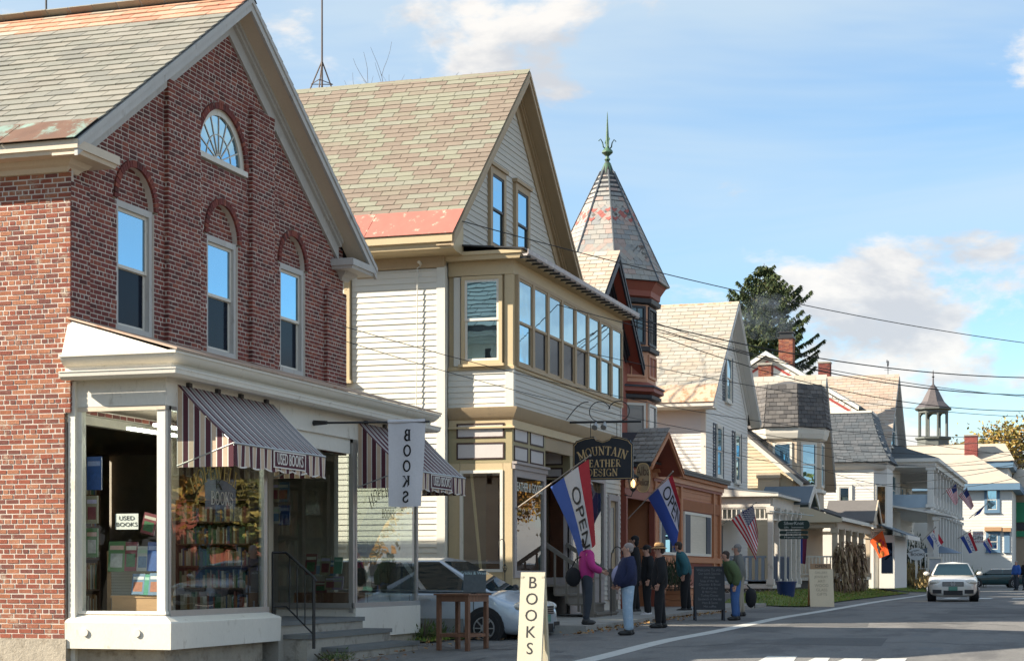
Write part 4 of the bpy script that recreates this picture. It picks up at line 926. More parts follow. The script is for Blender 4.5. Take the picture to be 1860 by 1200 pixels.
b = MB(); b.lathe([(.26, 12.62), (.1, 13.05), (.05, 13.1), (.09, 13.16), (.05, 13.22), (.05, 13.26), (.17, 13.36), (.15, 13.42), (.06, 13.5), (.045, 13.6), (.05, 13.7), (.012, 14.45), (.004, 14.55)], (TC.x, TC.y, 0), 8); fin = b.obj('finial', verd, H3, True)
for k in range(4):
    t = k * math.pi / 2 + .5; d = V((math.cos(t), math.sin(t), 0)); b = MB(); b.tube([V((TC.x, TC.y, 13.45)) + d * r + V((0, 0, z)) for r, z in ((.04, 0), (.12, .08), (.14, .2), (.2, .3), (.26, .24))], [.02, .022, .018, .014, .016], 5); b.obj('scroll', verd, fin)
# street gable beside the turret, its roof running back
R3 = (43.6, 7.1, 46.7, 9.75, 49.6, 7.1)
gable_roof(H3, *R3, 11.85, 22, 12.25, navy, dark_metal, oxred, .3, .2)
MB().prism([(43.7, 12.25, 3.6), (49.3, 12.25, 3.6), (49.3, 12.25, 7.0), (46.7, 12.25, 9.5), (43.7, 12.25, 7.0)], (0, .2, 0)).obj('wall', oxred, H3)
solid(H3, 'wall', peach, (44, 51.5, 12.5, 22, 0, 7.1)); solid(H3, 'wall', peach, (51.5, 56.3, 13.2, 22, 0, 8))
v3 = V((R3[2] - R3[0], 0, R3[3] - R3[1])); L3 = v3.length; v3 /= L3; n3 = V((-v3.z, 0, v3.x))
pieces(H3, 'gable_slate', tiles(V((R3[0], 11.83, R3[1])), V((0, 1, 0)), v3, n3, lambda s: (0, 10), L3, .36, .2, .014), mat('pale pink slate', None, .75, .15, 3, .3, 60, cols=[(.47, .40, .32), (.45, .36, .28), (.42, .40, .34), (.48, .37, .29)], fine=.15), 90, rest='gable_slating')
# low shopfront
LX0, LX1, LY = 43.62, 56.2, 10.93
solid(H3, 'shopfront_wall', terra, (46.9, LX1, LY + .03, 12.3, .0, 3.9)); solid(H3, 'shopfront_wall', oxred, (LX0 + .05, LX0 + .25, LY + .03, 12.3, .0, 3.9))
clap(H3, 'F', LY + .03, lambda z: [(46.9, LX1)] if z > 3.1 or z < 1.72 else [(46.9, 48.2), (55.3, LX1)], .2, 3.75, .14, terra, 26, name='board')
b = MB(); b.prism([(LX0 - .1, LY - .3, 4.06), (LX1 + .25, LY - .3, 4.06), (LX1 + .25, 12.9, 4.45), (LX0 - .1, 12.9, 4.45)], (0, 0, .06)); b.obj('shopfront_roof', dark_metal, H3)
for y, z0, z1, m in ((.28, 3.98, 4.06, navy), (.2, 3.88, 3.98, terra), (.1, 3.74, 3.88, peach), (.06, 3.66, 3.74, oxred)): solid(H3, 'cornice_moulding', m, (46.7, LX1 + y * .8, LY - y, LY + .05, z0, z1))
solid(H3, 'dentil_band', oxred, (46.9, LX1, LY - .015, LY + .04, 3.0, 3.34)); dm = [place((46.95 + k * .12, LY - .03, 3.17), (.05, 0, 0), (0, .03, 0), (0, 0, .3)) for k in range(77)]
pieces(H3, 'dentil', dm, terra, 77)
for x in (46.95, 50.2, 54.95, 55.95): solid(H3, 'pilaster', terra, (x - .11, x + .11, LY - .06, LY + .05, .1, 3.66))
solid(H3, 'moulding', terra, (46.9, LX1, LY - .07, LY + .04, 1.5, 1.66)); solid(H3, 'bulkhead_panel', oxred, (50.4, 54.8, LY - .02, LY + .04, .45, 1.3))
dk = [place((50.5 + k * .13, LY - .03, 1.4), (.05, 0, 0), (0, .03, 0), (0, 0, .16)) for k in range(33)]; pieces(H3, 'dentil', dk, oxred, 33)
blue_s = mat('slate blue shutter', (.045, .06, .085), .6, .1, 3)
b = MB(); ring(b, 50.7, 54.6, 1.7, 2.98, .08, -.05, .03, face('F', LY)); wf = b.obj('shop_window', white, H3); MB().box(51.5, 53.9, LY + .0, LY + .01, 1.78, 2.9).obj('pane', mat('bright blind', (.6, .55, .45), .4, .2, 2, 0, stretch=(1, 1, 12)), wf)
for x0, x1 in ((50.8, 51.5), (53.9, 54.5)): MB().box(x0, x1, LY - .03, LY + .02, 1.78, 2.9).obj('shutter', blue_s, wf)
b = MB(); ring(b, 47.6, 49.6, 1.7, 2.98, .08, -.05, .03, face('F', LY)); wf = b.obj('shop_window', white, H3); MB().box(47.7, 49.5, LY + .0, LY + .01, 1.78, 2.9).obj('pane', sky_glass, wf)
for x0, x1 in ((47.68, 48.2), (49.0, 49.5)): MB().box(x0, x1, LY - .03, LY + .02, 1.78, 2.9).obj('shutter', blue_s, wf)
# entry with its little pediment
gable_roof(H3, 43.4, 3.92, 45.3, 4.85, 47.1, 3.92, LY - .75, 12.6, LY + .02, terra, navy, oxred, .16, .1, th=.08)
MB().prism([(43.7, LY + .02, 3.75), (46.9, LY + .02, 3.75), (46.9, LY + .02, 3.95), (45.3, LY + .02, 4.7), (43.7, LY + .02, 3.95)], (0, .1, 0)).obj('pediment', terra, H3)
clap(H3, 'F', LY + .0, gable_iv(43.7, 46.9, 43.4, 3.92, 45.3, 4.85, 47.1, 3.92, .2), 3.35, 4.6, .14, terra, 12, name='board')
for k in range(2):
    x0 = 43.5; b = MB()
sh = mat('grey wood shingle', None, .9, .2, 4, .3, 40, cols=[(.24, .22, .2), (.2, .18, .16), (.28, .25, .22)])
vv_ = V((1.9, 0, .93)).normalized(); nn_ = V((-vv_.z, 0, vv_.x)); pieces(H3, 'wood_shingle', tiles(V((43.4, LY - .77, 3.93)), V((0, 1, 0)), vv_, nn_, lambda s: (0, .8), 2.1, .2, .28, .02), sh, 40)
solid(H3, 'entry_lintel', oxred, (43.7, 46.9, LY, LY + .1, 3.1, 3.36)); solid(H3, 'entry_back', room_m, (43.8, 46.9, 12.2, 12.28, .1, 3.8))
solid(H3, 'entry_window', mat('dusty glass', (.22, .21, .18), .15, .2, 2), (43.9, 45.3, 12.1, 12.14, 1.3, 3.0)); solid(H3, 'entry_window_frame', white, (43.9, 45.3, 12.06, 12.1, 2.02, 2.08), (43.9, 43.96, 12.06, 12.1, 1.3, 3.0), (45.24, 45.3, 12.06, 12.1, 1.3, 3.0))
solid(H3, 'entry_door', oxred, (45.6, 46.6, 12.1, 12.16, .3, 2.7))
solid(H3, 'porch_post', oxred, (43.66, 43.8, LY - .05, LY + .1, .2, 3.2)); solid(H3, 'porch_post', oxred, (46.78, 46.95, LY - .05, LY + .1, .2, 3.2))
PB = thing('planter_box', 'terracotta board ramp wall and planter in front of the turreted shop', 'planter', (47, 10.2, .14))
for k in range(4): MB().box(46.9, 49.0, 9.95, 10.6, .15 + k * .16, .3 + k * .16).obj('board', terra, PB)
MB().box(46.85, 49.05, 9.9, 10.65, .8, .84).obj('cap', peach, PB); MB().beam((49.0, 9.93, 1.2), (51.5, 9.93, .75), .05, .09).obj('ramp_rail', white, PB)
for x in (49.0, 51.4): MB().box(x - .05, x + .05, 9.88, 9.98, .14, 1.2 - (x - 49) * .18).obj('rail_post', peach, PB)

for q in (H2, H3, WS, PB, AN): resize(q, KS)
# ================================================================ WHITE GABLED HOUSE WITH DARK SHUTTERS
wcl = mat('white clapboard', (.68, .66, .62), .7, .06, 1.2, .12, 50, col2=(.55, .51, .44), thr=(.66, .8), s2=2, fine=.05)
slate_p = mat('pale slate', None, .75, .12, 3, .2, 60, cols=[(.40, .365, .305), (.38, .345, .285), (.42, .375, .315), (.36, .335, .285), (.39, .33, .26)], col2=(.42, .25, .15), thr=(.66, .78), s2=.7, fine=.12)
rusty = mat('rusted eave tin', (.50, .38, .27), .6, .2, 2, .1, col2=(.40, .21, .11), thr=(.46, .62), s2=1.6, stretch=(3, 3, .6))
H4 = thing('white_shuttered_house', 'white clapboard gabled house with navy shutters and rust streaked slate roof', 'house', (64.5, 12.3, .4))
HX, HY, H41 = 60.5, 12.3, 68.7
R4 = (59.85, 7.02, 64.5, 11.0, 69.15, 7.02)
solid(H4, 'wall', wcl, (HX + .02, H41, HY + .02, 24, 0, 7.2)); MB().prism([(HX, HY + .02, 7.0), (H41, HY + .02, 7.0), (64.5, HY + .02, 10.7)], (0, .1, 0)).obj('gable_wall', wcl, H4)
gable_roof(H4, *R4, HY - .42, 22, HY, wcl, dark_metal, wcl, .22, .3)
clap(H4, 'S', HX, lambda z: [(HY + .1, 22)], .8, 6.8, .125, wcl, 48)
iv4 = gable_iv(HX + .1, H41 - .1, *R4, off=.3)
def f4(z):
    iv = iv4(z)
    for a, b, z0, z1 in W4:
        if z0 < z < z1: iv = cut(iv, a, b)
    return iv
W4 = [(64.0, 65.0, 7.4, 9.1), (62.25, 63.25, 4.55, 6.45), (65.8, 66.8, 4.55, 6.45)]
clap(H4, 'F', HY, f4, .8, 10.6, .125, wcl, 75)
solid(H4, 'corner_board', white, (HX - .03, HX + .12, HY - .03, HY + .14, .8, 6.95)); solid(H4, 'frieze_board', white, (HX - .04, HX + .04, HY - .02, 22, 6.7, 6.98))
MB().prism([(x, HY - .42, z) for x, z in ((59.82, 7.0), (59.82, 6.86), (60.0, 6.8), (60.5, 6.78), (60.55, 7.2))], (0, 22 - HY, 0)).obj('cornice', white, H4)
for a, b, z0, z1 in W4:
    window(H4, 'F', HY, a, b, z0, z1, .09, white, white, proud=.04)
    for x in (a - .46, b + .02): s = MB(); ring(s, x, x + .44, z0, z1, .06, .0, .04, face('F', HY)); sh_ = s.obj('shutter', blue_s, H4); l = MB(); [l.box(x + .06, x + .38, HY - .03, HY - .004, z0 + .07 + k * .1, z0 + .13 + k * .1) for k in range(int((z1 - z0 - .14) / .1))]; l.obj('louvres', blue_s, sh_)
teal = mat('teal shutter', (.10, .24, .26), .6, .1, 3)
for y in (15.0,): s = MB(); ring(s, y, y + .5, 4.7, 6.4, .06, 0, .04, face('S', HX)); sh_ = s.obj('shutter', teal, H4); l = MB(); [l.box(HX - .03, HX, y + .06, y + .44, 4.78 + k * .12, 4.85 + k * .12) for k in range(13)]; l.obj('louvres', teal, sh_)
v4 = V((R4[2] - R4[0], 0, R4[3] - R4[1])); L4 = v4.length; v4 /= L4; n4 = V((-v4.z, 0, v4.x)); o4 = V((R4[0], HY - .44, R4[1]))
b = MB(); b.prism([o4 + V((-.05, 0, -.04)) + n4 * .02, o4 + V((-.05, 10, -.04)) + n4 * .02, o4 + V((0, 10, 0)) + v4 * 1.0 + n4 * .02, o4 + v4 * 1.0 + n4 * .02], n4 * .01); b.obj('eave_tin', rusty, H4)
pieces(H4, 'slate', tiles(o4 + v4 * .96, V((0, 1, 0)), v4, n4, lambda s: (0, 9.7), L4 - .96, .46, .235, .015), slate_p, 280, rest='slating')
MB().prism([(R4[2] - .14, HY - .44, R4[3] - .1), (R4[2], HY - .44, R4[3] + .04), (R4[2] + .14, HY - .44, R4[3] - .1)], (0, 10, 0)).obj('ridge_cap', rusty, H4)
# its porch
porch_w = mat('porch white paint', (.62, .58, .52), .7, .12, 3, .15, 30, col2=(.40, .36, .31), thr=(.56, .72), s2=5); roof_b = mat('blue grey roof', (.13, .16, .19), .8, .15, 2, .1)
blue_rail = mat('blue grey rail paint', (.22, .28, .34), .6, .1, 3); navy_rail = mat('navy rail', (.04, .06, .11), .6, .1, 3)
def post(parent, x, y, z0, z1, w, m, cap=True):
    b = MB(); b.box(x - w / 2, x + w / 2, y - w / 2, y + w / 2, z0, z1)
    if cap: b.box(x - w * .75, x + w * .75, y - w * .75, y + w * .75, z1 - .22, z1 - .02); b.box(x - w * .75, x + w * .75, y - w * .75, y + w * .75, z0, z0 + .2)
    return b.obj('column', m, parent)
def railing(parent, p, q, z0, z1, m, n, name='railing', w=.04):
    p = V(p); q = V(q); b = MB(); b.beam((p.x, p.y, z1), (q.x, q.y, z1), .07, .06); b.beam((p.x, p.y, z0), (q.x, q.y, z0), .06, .05); r = b.obj(name, m, parent)
    me = None
    for k in range(n):
        c = p.lerp(q, (k + .5) / n); 
        if me is None: me = MB().box(-w / 2, w / 2, -w / 2, w / 2, 0, z1 - z0).mesh('baluster', m)
        link('baluster', me, r, None, MX.Translation((c.x, c.y, z0)))
    return r
PX0, PX1, PY = 60.2, 66.4, 10.0
b = MB(); b.prism([(PX0 - .25, PY - .3, 3.86), (PX1 + .2, PY - .3, 3.86), (PX1 + .2, HY, 4.12), (PX0 - .25, HY, 4.12)], (0, 0, .05)); b.obj('porch_roof', roof_b, H4); MB().prism([(PX0 - .24, PY - .28, 3.85), (PX0 - .24, HY, 3.85), (PX0 - .24, HY, 4.13)], (.06, 0, 0)).obj('roof_end', porch_w, H4)
solid(H4, 'porch_eave', porch_w, (PX0 - .25, PX1 + .2, PY - .3, HY, 3.78, 3.86)); solid(H4, 'porch_beam', porch_w, (PX0 - .06, PX0 + .1, PY, HY, 3.42, 3.78)); solid(H4, 'porch_beam', porch_w, (PX0 + .1, PX1, PY - .06, PY + .1, 3.42, 3.78))
railing(H4, (PX0, PY + .12, 0), (PX0, HY - .1, 0), 3.02, 3.4, porch_w, 13, 'spindle_frieze', .035); railing(H4, (PX0 + .2, PY, 0), (PX1, PY, 0), 3.02, 3.4, porch_w, 24, 'spindle_frieze', .035)
for x, y in ((PX0, PY), (PX0, HY - .12), (61.6, PY), (63.0, PY), (64.2, PY), (65.3, PY), (66.3, PY)): post(H4, x, y, .8, 3.45, .17, porch_w)
solid(H4, 'porch_floor', porch_w, (PX0 - .1, PX1, PY - .1, HY, .68, .8))
railing(H4, (PX0, PY + .15, 0), (PX0, HY - .2, 0), .95, 1.75, blue_rail, 9, w=.1); railing(H4, (PX0 + .15, PY, 0), (64.0, PY, 0), .95, 1.75, navy_rail, 16, w=.1)
lat = MB()
for k in range(16):
    for d in (-1, 1):
        y0 = PY + k * .16 - .3
        a, b_ = (y0, .3), (y0 + .4 * d, .7); lat.beam((PX0 - .06 - .006 * d, a[0], a[1]), (PX0 - .06 - .006 * d, b_[0], b_[1]), .006, .03, (1, 0, 0))
o = lat.obj('lattice', porch_w, H4); o['kind'] = 'stuff'
solid(H4, 'porch_skirt', mat('dark stone', (.15, .14, .13), .9, .2, 2), (PX0, PX1, PY + .02, HY, .1, .68)); solid(H4, 'front_door', blue_s, (62.5, 63.5, HY - .04, HY + .02, .8, 2.9))  # skirt in plain dark grey stone below the porch floor
oval = MB().disc((PX0 + .9, HY - .03, 2.3), (0, -1, 0), .42, .03, 20); oval.v = [(PX0 + .9 + (x - PX0 - .9) * .45, y, z) for x, y, z in oval.v]; oval.obj('oval_plaque', wood_dk, H4)
ent = MB(); rake(ent, 64.9, 3.75, 66.2, 4.4, PY - .6, 11.2, 0, .08); rake(ent, 67.5, 3.75, 66.2, 4.4, PY - .6, 11.2, 0, .08); ent.obj('entry_gable', roof_b, H4)
ent = MB(); rake(ent, 64.9, 3.75, 66.2, 4.4, PY - .65, PY - .6, .0, .24); rake(ent, 67.5, 3.75, 66.2, 4.4, PY - .65, PY - .6, .0, .24); ent.obj('entry_rake', porch_w, H4)

# ================================================================ TAN HOUSE WITH OCTAGONAL BAY
tancl = mat('buff clapboard', (.60, .51, .37), .7, .07, 1.2, .1, 50, fine=.05); tanp = mat('buff paint', (.52, .42, .31), .65, .08, 2, .1); dshing = mat('dark shingle', None, .9, .15, 3, .4, 80, cols=[(.10, .095, .095), (.13, .12, .115), (.085, .08, .08), (.15, .14, .135), (.115, .105, .10)], fine=.2)
H5 = thing('tan_octagonal_house', 'tan house with a dark shingled octagonal bay and steep end gable', 'house', (75, 11, .4))
solid(H5, 'wall', tancl, (71.02, 80, 11.6, 20, .4, 5.0)); MB().prism([(71.02, 10.9, .4), (71.02, 16, .4), (71.02, 16, 7.2), (71.02, 13.4, 7.2), (71.02, 10.9, 4.95)], (3, 0, 0)).obj('wing_wall', tancl, H5)
clap(H5, 'S', 71.0, lambda z: [(10.9 + max(0, (z - 4.95) / .85), 16)], .9, 7.1, .13, tancl, 48)
b = MB(); b.prism([(70.6, 10.45, 4.75), (70.6, 13.7, 7.5), (70.6, 13.7, 7.62), (70.6, 10.4, 4.84)], (3.4, 0, 0)); b.obj('wing_roof', dshing, H5); b = MB(); b.prism([(70.56, 10.45, 4.55), (70.56, 13.7, 7.3), (70.56, 13.7, 7.5), (70.56, 10.45, 4.75)], (.1, 0, 0)); b.obj('wing_rake', white, H5)
solid(H5, 'wing_cornice', tanp, (70.62, 71.1, 11.35, 12.3, 4.95, 5.15)); solid(H5, 'wing_cornice', tanp, (70.7, 71.1, 11.4, 12.25, 4.3, 4.95)); solid(H5, 'wing_pilaster', tanp, (70.85, 71.05, 11.45, 11.7, 1, 4.3))
OC = (73.2, 11.45); ORR = 1.5
def oct5(prof, name, m): b = MB(); b.lathe([(r, z) for r, z in prof], (OC[0], OC[1], 0), 8, 0, math.radians(22.5)); return b.obj(name, m, H5)
oct5([(ORR, 3.0), (ORR, 6.7)], 'bay_wall', tanp); oct5([(ORR + .02, 6.55), (ORR + .12, 6.6), (ORR + .2, 6.8), (ORR + .24, 7.02), (ORR, 7.04)], 'bay_cornice', white); oct5([(ORR + .06, 4.4), (ORR + .1, 4.44), (ORR + .1, 4.55), (ORR, 4.58)], 'bay_sill', white)
oct5([(ORR + .3, 7.04), (ORR + .05, 8.7), (.2, 9.0)], 'bay_roof', dshing)
def oct_tiles(cx, cy, r0, z0, r1, z1, w, ex):
    out = []
    for k in range(8):
        def P(r, z, j): t = math.radians(202.5 + 45 * j); return V((cx + r * math.cos(t), cy + r * math.sin(t), z))
        a, b, c, d = P(r0, z0, k), P(r0, z0, k + 1), P(r1, z1, k + 1), P(r1, z1, k); m0 = (a + b) / 2; m1 = (c + d) / 2; u = (b - a).normalized(); v = (m1 - m0).normalized(); n = u.cross(v)
        if n.dot(m0 - V((cx, cy, m0.z))) < 0: u = -u; n = u.cross(v)
        H = (m1 - m0).length; h0 = (b - a).length / 2; h1 = (c - d).length / 2
        out += tiles(m0, u, v, n, lambda s: (-lerp(h0, h1, s / H), lerp(h0, h1, s / H)), H, w, ex, .02)
    return out
pieces(H5, 'shingle', oct_tiles(OC[0], OC[1], ORR + .3, 7.04, ORR + .05, 8.7, .3, .17), dshing, 150, rest='shingling', see=lambda p: p.x < OC[0] + .7 and p.y < OC[1] + .7)
def owin(parent, cx, cy, r, k, hw, z0, z1, m, g, name='bay_window', off=0):
    t0, t1 = math.radians(202.5 + 45 * k), math.radians(202.5 + 45 * (k + 1)); p = V((cx + r * math.cos(t0), cy + r * math.sin(t0), 0)); q = V((cx + r * math.cos(t1), cy + r * math.sin(t1), 0)); u = (q - p).normalized(); n = V((u.y, -u.x, 0)); c = (p + q) / 2 + u * off
    if n.dot(c - V((cx, cy, 0))) < 0: n = -n
    b = MB(); obox(b, c, u, n, -hw - .09, -hw, -.02, .05, z0 - .09, z1 + .09); obox(b, c, u, n, hw, hw + .09, -.02, .05, z0 - .09, z1 + .09); obox(b, c, u, n, -hw, hw, -.02, .05, z1, z1 + .09); obox(b, c, u, n, -hw, hw, -.02, .05, z0 - .09, z0); obox(b, c, u, n, -hw, hw, -.02, .04, (z0 + z1) / 2 - .03, (z0 + z1) / 2 + .03); w = b.obj(name, m, parent)
    b = MB(); obox(b, c, u, n, -hw, hw, .0, .012, z0, z1); b.obj('pane', g, w); return w
for k in (-1, 0, 1): owin(H5, OC[0], OC[1], ORR, k, .3, 4.75, 6.35, white, sky_glass)
fsh = mat('buff fish-scale shingle', None, .8, .1, 3, .2, 60, cols=[(.52, .42, .3), (.48, .38, .27), (.55, .45, .33)])
R5 = (74.0, 5.0, 77.0, 9.55, 80.0, 5.0)
gable_roof(H5, *R5, 10.4, 20, 10.95, grey_paint, dshing, tanp, .25, .25)
MB().prism([(74.2, 10.95, .5), (79.9, 10.95, .5), (79.9, 10.95, 5.0), (77, 10.95, 9.2), (74.2, 10.95, 5.0)], (0, .15, 0)).obj('gable_wall', tanp, H5)
v5 = V((3, 0, 4.55)).normalized(); n5 = V((-v5.z, 0, v5.x)); pieces(H5, 'slate', tiles(V((R5[0], 10.38, R5[1])), V((0, 1, 0)), v5, n5, lambda s: (0, 8), 5.45, .45, .24, .015), slate_p, 60, rest='slating')
# porch
QX0, QX1, QY = 71.3, 83.4, 9.3
b = MB(); b.prism([(QX0 - .3, QY - .3, 3.36), (QX1, QY - .3, 3.36), (QX1, 11.0, 4.05), (QX0 - .3, 11.0, 4.05)], (0, 0, .06)); b.obj('porch_roof', dshing, H5)
b = MB(); b.prism([(QX0 - .32, QY - .32, 3.2), (QX0 - .32, 11.0, 3.2), (QX0 - .32, 11.0, 4.03), (QX0 - .32, QY - .32, 3.34)], (.06, 0, 0)); b.obj('porch_end', tancl, H5)
solid(H5, 'porch_beam', tanp, (QX0 - .1, QX0 + .12, QY, 11, 2.98, 3.22)); solid(H5, 'porch_beam', tanp, (QX0, QX1, QY - .1, QY + .12, 2.95, 3.3)); solid(H5, 'porch_eave', white, (QX0 - .3, QX1, QY - .34, QY - .3, 3.26, 3.4))
for x, y in ((QX0, QY), (QX0, 10.8), (73.4, QY), (75.6, QY), (77.8, QY), (80.2, QY), (82.8, QY)): post(H5, x, y, 1.0, 3.0, .2, tanp)
solid(H5, 'porch_floor', white, (QX0 - .1, QX1, QY - .1, 11.5, .9, 1.02)); railing(H5, (QX0, QY + .1, 0), (QX0, 10.8, 0), 1.15, 1.85, white, 10); railing(H5, (QX0 + 2.2, QY, 0), (QX1, QY, 0), 1.15, 1.85, tanp, 40)
solid(H5, 'porch_skirt', mat('dark stone', None), (QX0, QX1, QY + .03, 11.5, .2, .9)); solid(H5, 'porch_back', room_m, (71.4, 80, 11.3, 11.5, 1.0, 3.1)); solid(H5, 'front_window', sky_glass, (71.35, 71.38, 10.95, 11.0, 1.2, 2.9))
ent = MB(); rake(ent, 80.6, 3.5, 82.2, 4.5, QY - .5, 11, 0, .08); rake(ent, 83.8, 3.5, 82.2, 4.5, QY - .5, 11, 0, .08); ent.obj('entry_gable', dshing, H5)
ent = MB(); rake(ent, 80.6, 3.5, 82.2, 4.5, QY - .55, QY - .5, .0, .24); rake(ent, 83.8, 3.5, 82.2, 4.5, QY - .55, QY - .5, .0, .24); ent.obj('entry_rake', tanp, H5)
MB().prism([(80.8, QY - .4, 3.4), (83.6, QY - .4, 3.4), (82.2, QY - .4, 4.3)], (0, .1, 0)).obj('entry_pediment', tanp, H5)
# chimneys standing on the roofs
def chimney(parent, x, y, w, z0, z1, cap=None, m=None):
    ms = []; z = z0; row = 0; rr = random.Random(int(x * 10))
    MB().box(x - w / 2 + .012, x + w / 2 - .012, y - w / 2 + .012, y + w / 2 - .012, z0, z1).obj('chimney_core', mortar, parent)
    while z < z1 - .02:
        for side in range(2):
            s = -w / 2 - (.1 if row % 2 else 0)
            while s < w / 2 - .02:
                a, b = max(s, -w / 2), min(s + .21, w / 2)
                if b - a > .04: ms.append(place((x - w / 2 + .01, y + (a + b) / 2, z + .036), (0, b - a - .012, 0), (-.03, 0, 0), (0, 0, .062)) if side == 0 else place((x + (a + b) / 2, y - w / 2 + .01, z + .036), (b - a - .012, 0, 0), (0, .03, 0), (0, 0, .062)))
                s += .21
        z += .075; row += 1
    pieces(parent, 'chimney_brick', ms, m or brick_s, 0, rest='chimney_brickwork')
    b = MB(); b.box(x - w / 2 - .05, x + w / 2 + .05, y - w / 2 - .05, y + w / 2 + .05, z1, z1 + .1)
    if cap: b.box(x - w / 2 + .05, x + w / 2 - .05, y - w / 2 + .05, y + w / 2 - .05, z1 + .1, z1 + .1 + cap); b.box(x - w / 2 - .02, x + w / 2 + .02, y - w / 2 - .02, y + w / 2 + .02, z1 + .1 + cap, z1 + .17 + cap)
    b.obj('chimney_cap', dark_metal if cap else conc, parent)
c = onX(1391, 690, 79); chimney(H5, 79, c.y, .58, onX(1391, 715, 79).z - 1.2, onX(1391, 664, 79).z)
# ================================================================ WHITE GABLE WITH RED TRIM, BEHIND
H9 = thing('red_trimmed_gable_house', 'white house end gable with thin red trim rising behind the tan octagonal bay', 'house', (96, 15.9, .4))
X9 = 95.0; pk = onX(1394, 643, X9); fr = onX(1562, 742, X9); sl9 = (pk.z - fr.z) / (pk.y - fr.y); bl = pk.y + (pk.y - fr.y)
scl = mat('white shingled gable', (.68, .65, .60), .75, .06, 2, .15, 30)
MB().prism([(X9, fr.y + .3, .4), (X9, bl, .4), (X9, bl, fr.z), (X9, pk.y, pk.z - .1), (X9, fr.y + .3, fr.z)], (8, 0, 0)).obj('wall', scl, H9)
def g9(z): d = (pk.z - .2 - z) / sl9; return [(pk.y - d, pk.y + d)] if d > 0 else []
clap(H9, 'S', X9, g9, fr.z - .6, pk.z - .2, .2, scl, 40, name='shingle_course')
redt = mat('red trim', (.36, .06, .05), .6, .1, 3)
b = MB(); b.prism([(X9 - .5, fr.y, fr.z), (X9 - .5, pk.y, pk.z), (X9 - .5, pk.y, pk.z + .14), (X9 - .5, fr.y - .1, fr.z + .1)], (9, 0, 0)); b.prism([(X9 - .5, bl, fr.z), (X9 - .5, pk.y, pk.z), (X9 - .5, pk.y, pk.z + .14), (X9 - .5, bl + .1, fr.z + .1)], (9, 0, 0)); b.obj('roof', roof_b, H9)
for s in (-1, 1):
    e = pk.y + s * (pk.y - fr.y); b = MB(); b.prism([(X9 - .55, e, fr.z - .12), (X9 - .55, pk.y, pk.z - .12), (X9 - .55, pk.y, pk.z + .1), (X9 - .55, e, fr.z + .1)], (.08, 0, 0)); b.obj('rake_board', white, H9)
    b = MB(); b.prism([(X9 - .05, e, fr.z - .5), (X9 - .05, pk.y, pk.z - .5), (X9 - .05, pk.y, pk.z - .36), (X9 - .05, e, fr.z - .36)], (.05, 0, 0)); b.obj('red_band', redt, H9)
    b = MB(); b.prism([(X9 - .06, e, fr.z - 2.2), (X9 - .06, pk.y + s * .5, pk.z - 2.5), (X9 - .06, pk.y + s * .5, pk.z - 2.3), (X9 - .06, e, fr.z - 2.0)], (.05, 0, 0)); b.obj('red_band', redt, H9)
MB().box(X9 - .06, X9, fr.y + .4, bl - .4, fr.z - .5, fr.z - .35).obj('red_band', redt, H9)
c = onX(1429, 640, 99); chimney(H9, 99, c.y, .78, 8, onX(1429, 616, 99).z, .22)
# ================================================================ GREY MANSARD HOUSE
H6 = thing('bell_roofed_bay_house', 'white bay house with a flared shade-darkened slate mansard roof next to the tan porch', 'house', (84, 9.8, .4))
slate_d = mat('shade-darkened slate', None, .7, .15, 3, .2, 60, cols=[(.085, .098, .112), (.07, .083, .097), (.1, .108, .12), (.078, .088, .1)], fine=.1)  # blue-grey slate, darkened further for the next gable's cast shadow
wht2 = mat('white house paint', (.66, .64, .60), .65, .06, 2, .1)
X6, Y60, Y61 = 84.0, 8.62, 12.4
solid(H6, 'wall', wht2, (X6 + .02, 92, Y60 + .6, 20, .4, 6.3)); clap(H6, 'S', X6, lambda z: [(Y60 + .55, 14)], 3.4, 6.1, .13, wht2, 22)
MB().prism([(X6, Y60 + .55, .5), (X6 + .55, Y60, .5), (X6 + 3.2, Y60, .5), (X6 + 3.2, Y60 + .6, .5), (X6, Y60 + .6, .5)], (0, 0, 5.8)).obj('bay_wall', wht2, H6)
for prof, nm, m in (([(0, 5.98), (.08, 6.02), (.2, 6.2), (.22, 6.3), (0, 6.32)], 'bay_cornice', wht2), ([(0, 3.1), (.1, 3.14), (.1, 3.24), (0, 3.26)], 'bay_belt', wht2)): b = MB(); mitre(b, prof, X6, Y60 + .12, X6 + 3.2, 14); b.obj(nm, m, H6, True)
pr = []
for t in [i / 8 for i in range(9)]: pr.append((.36 * (1 - t) ** 2.6 - .62 * t, 6.32 + 2.35 * t))
b = MB(); mitre(b, pr + [(-1.5, 8.68), (-1.5, 6.32)], X6, Y60 + .12, X6 + 3.2, 14); b.obj('mansard_roof', slate_d, H6)
ms = []
for (d0, z0), (d1, z1) in zip(pr[:-1], pr[1:]):
    v = V((d0 - d1, 0, z1 - z0)); L = v.length; v = v / L; n = V((-v.z, 0, v.x)); ms += tiles(V((X6 - d0, Y60 + .12 - d0, z0)), V((0, 1, 0)), v, n, lambda s: (0, 4.6), L, .34, L / 2 + .001, .014)
    v2_ = V((0, d0 - d1, z1 - z0)).normalized(); n2_ = V((0, -v2_.z, v2_.y)); ms += tiles(V((X6 - d0, Y60 + .12 - d0, z0)), V((1, 0, 0)), v2_, n2_, lambda s: (0, 3.6), L, .34, L / 2 + .001, .014)
pieces(H6, 'slate', ms, slate_d, 150, rest='slating'); solid(H6, 'roof_band', white, (X6 + .3, X6 + .5, Y60 + .6, 12, 7.42, 7.5)); solid(H6, 'roof_curb', white, (X6 + .55, X6 + 3.0, Y60 + .7, 12, 8.66, 8.76))
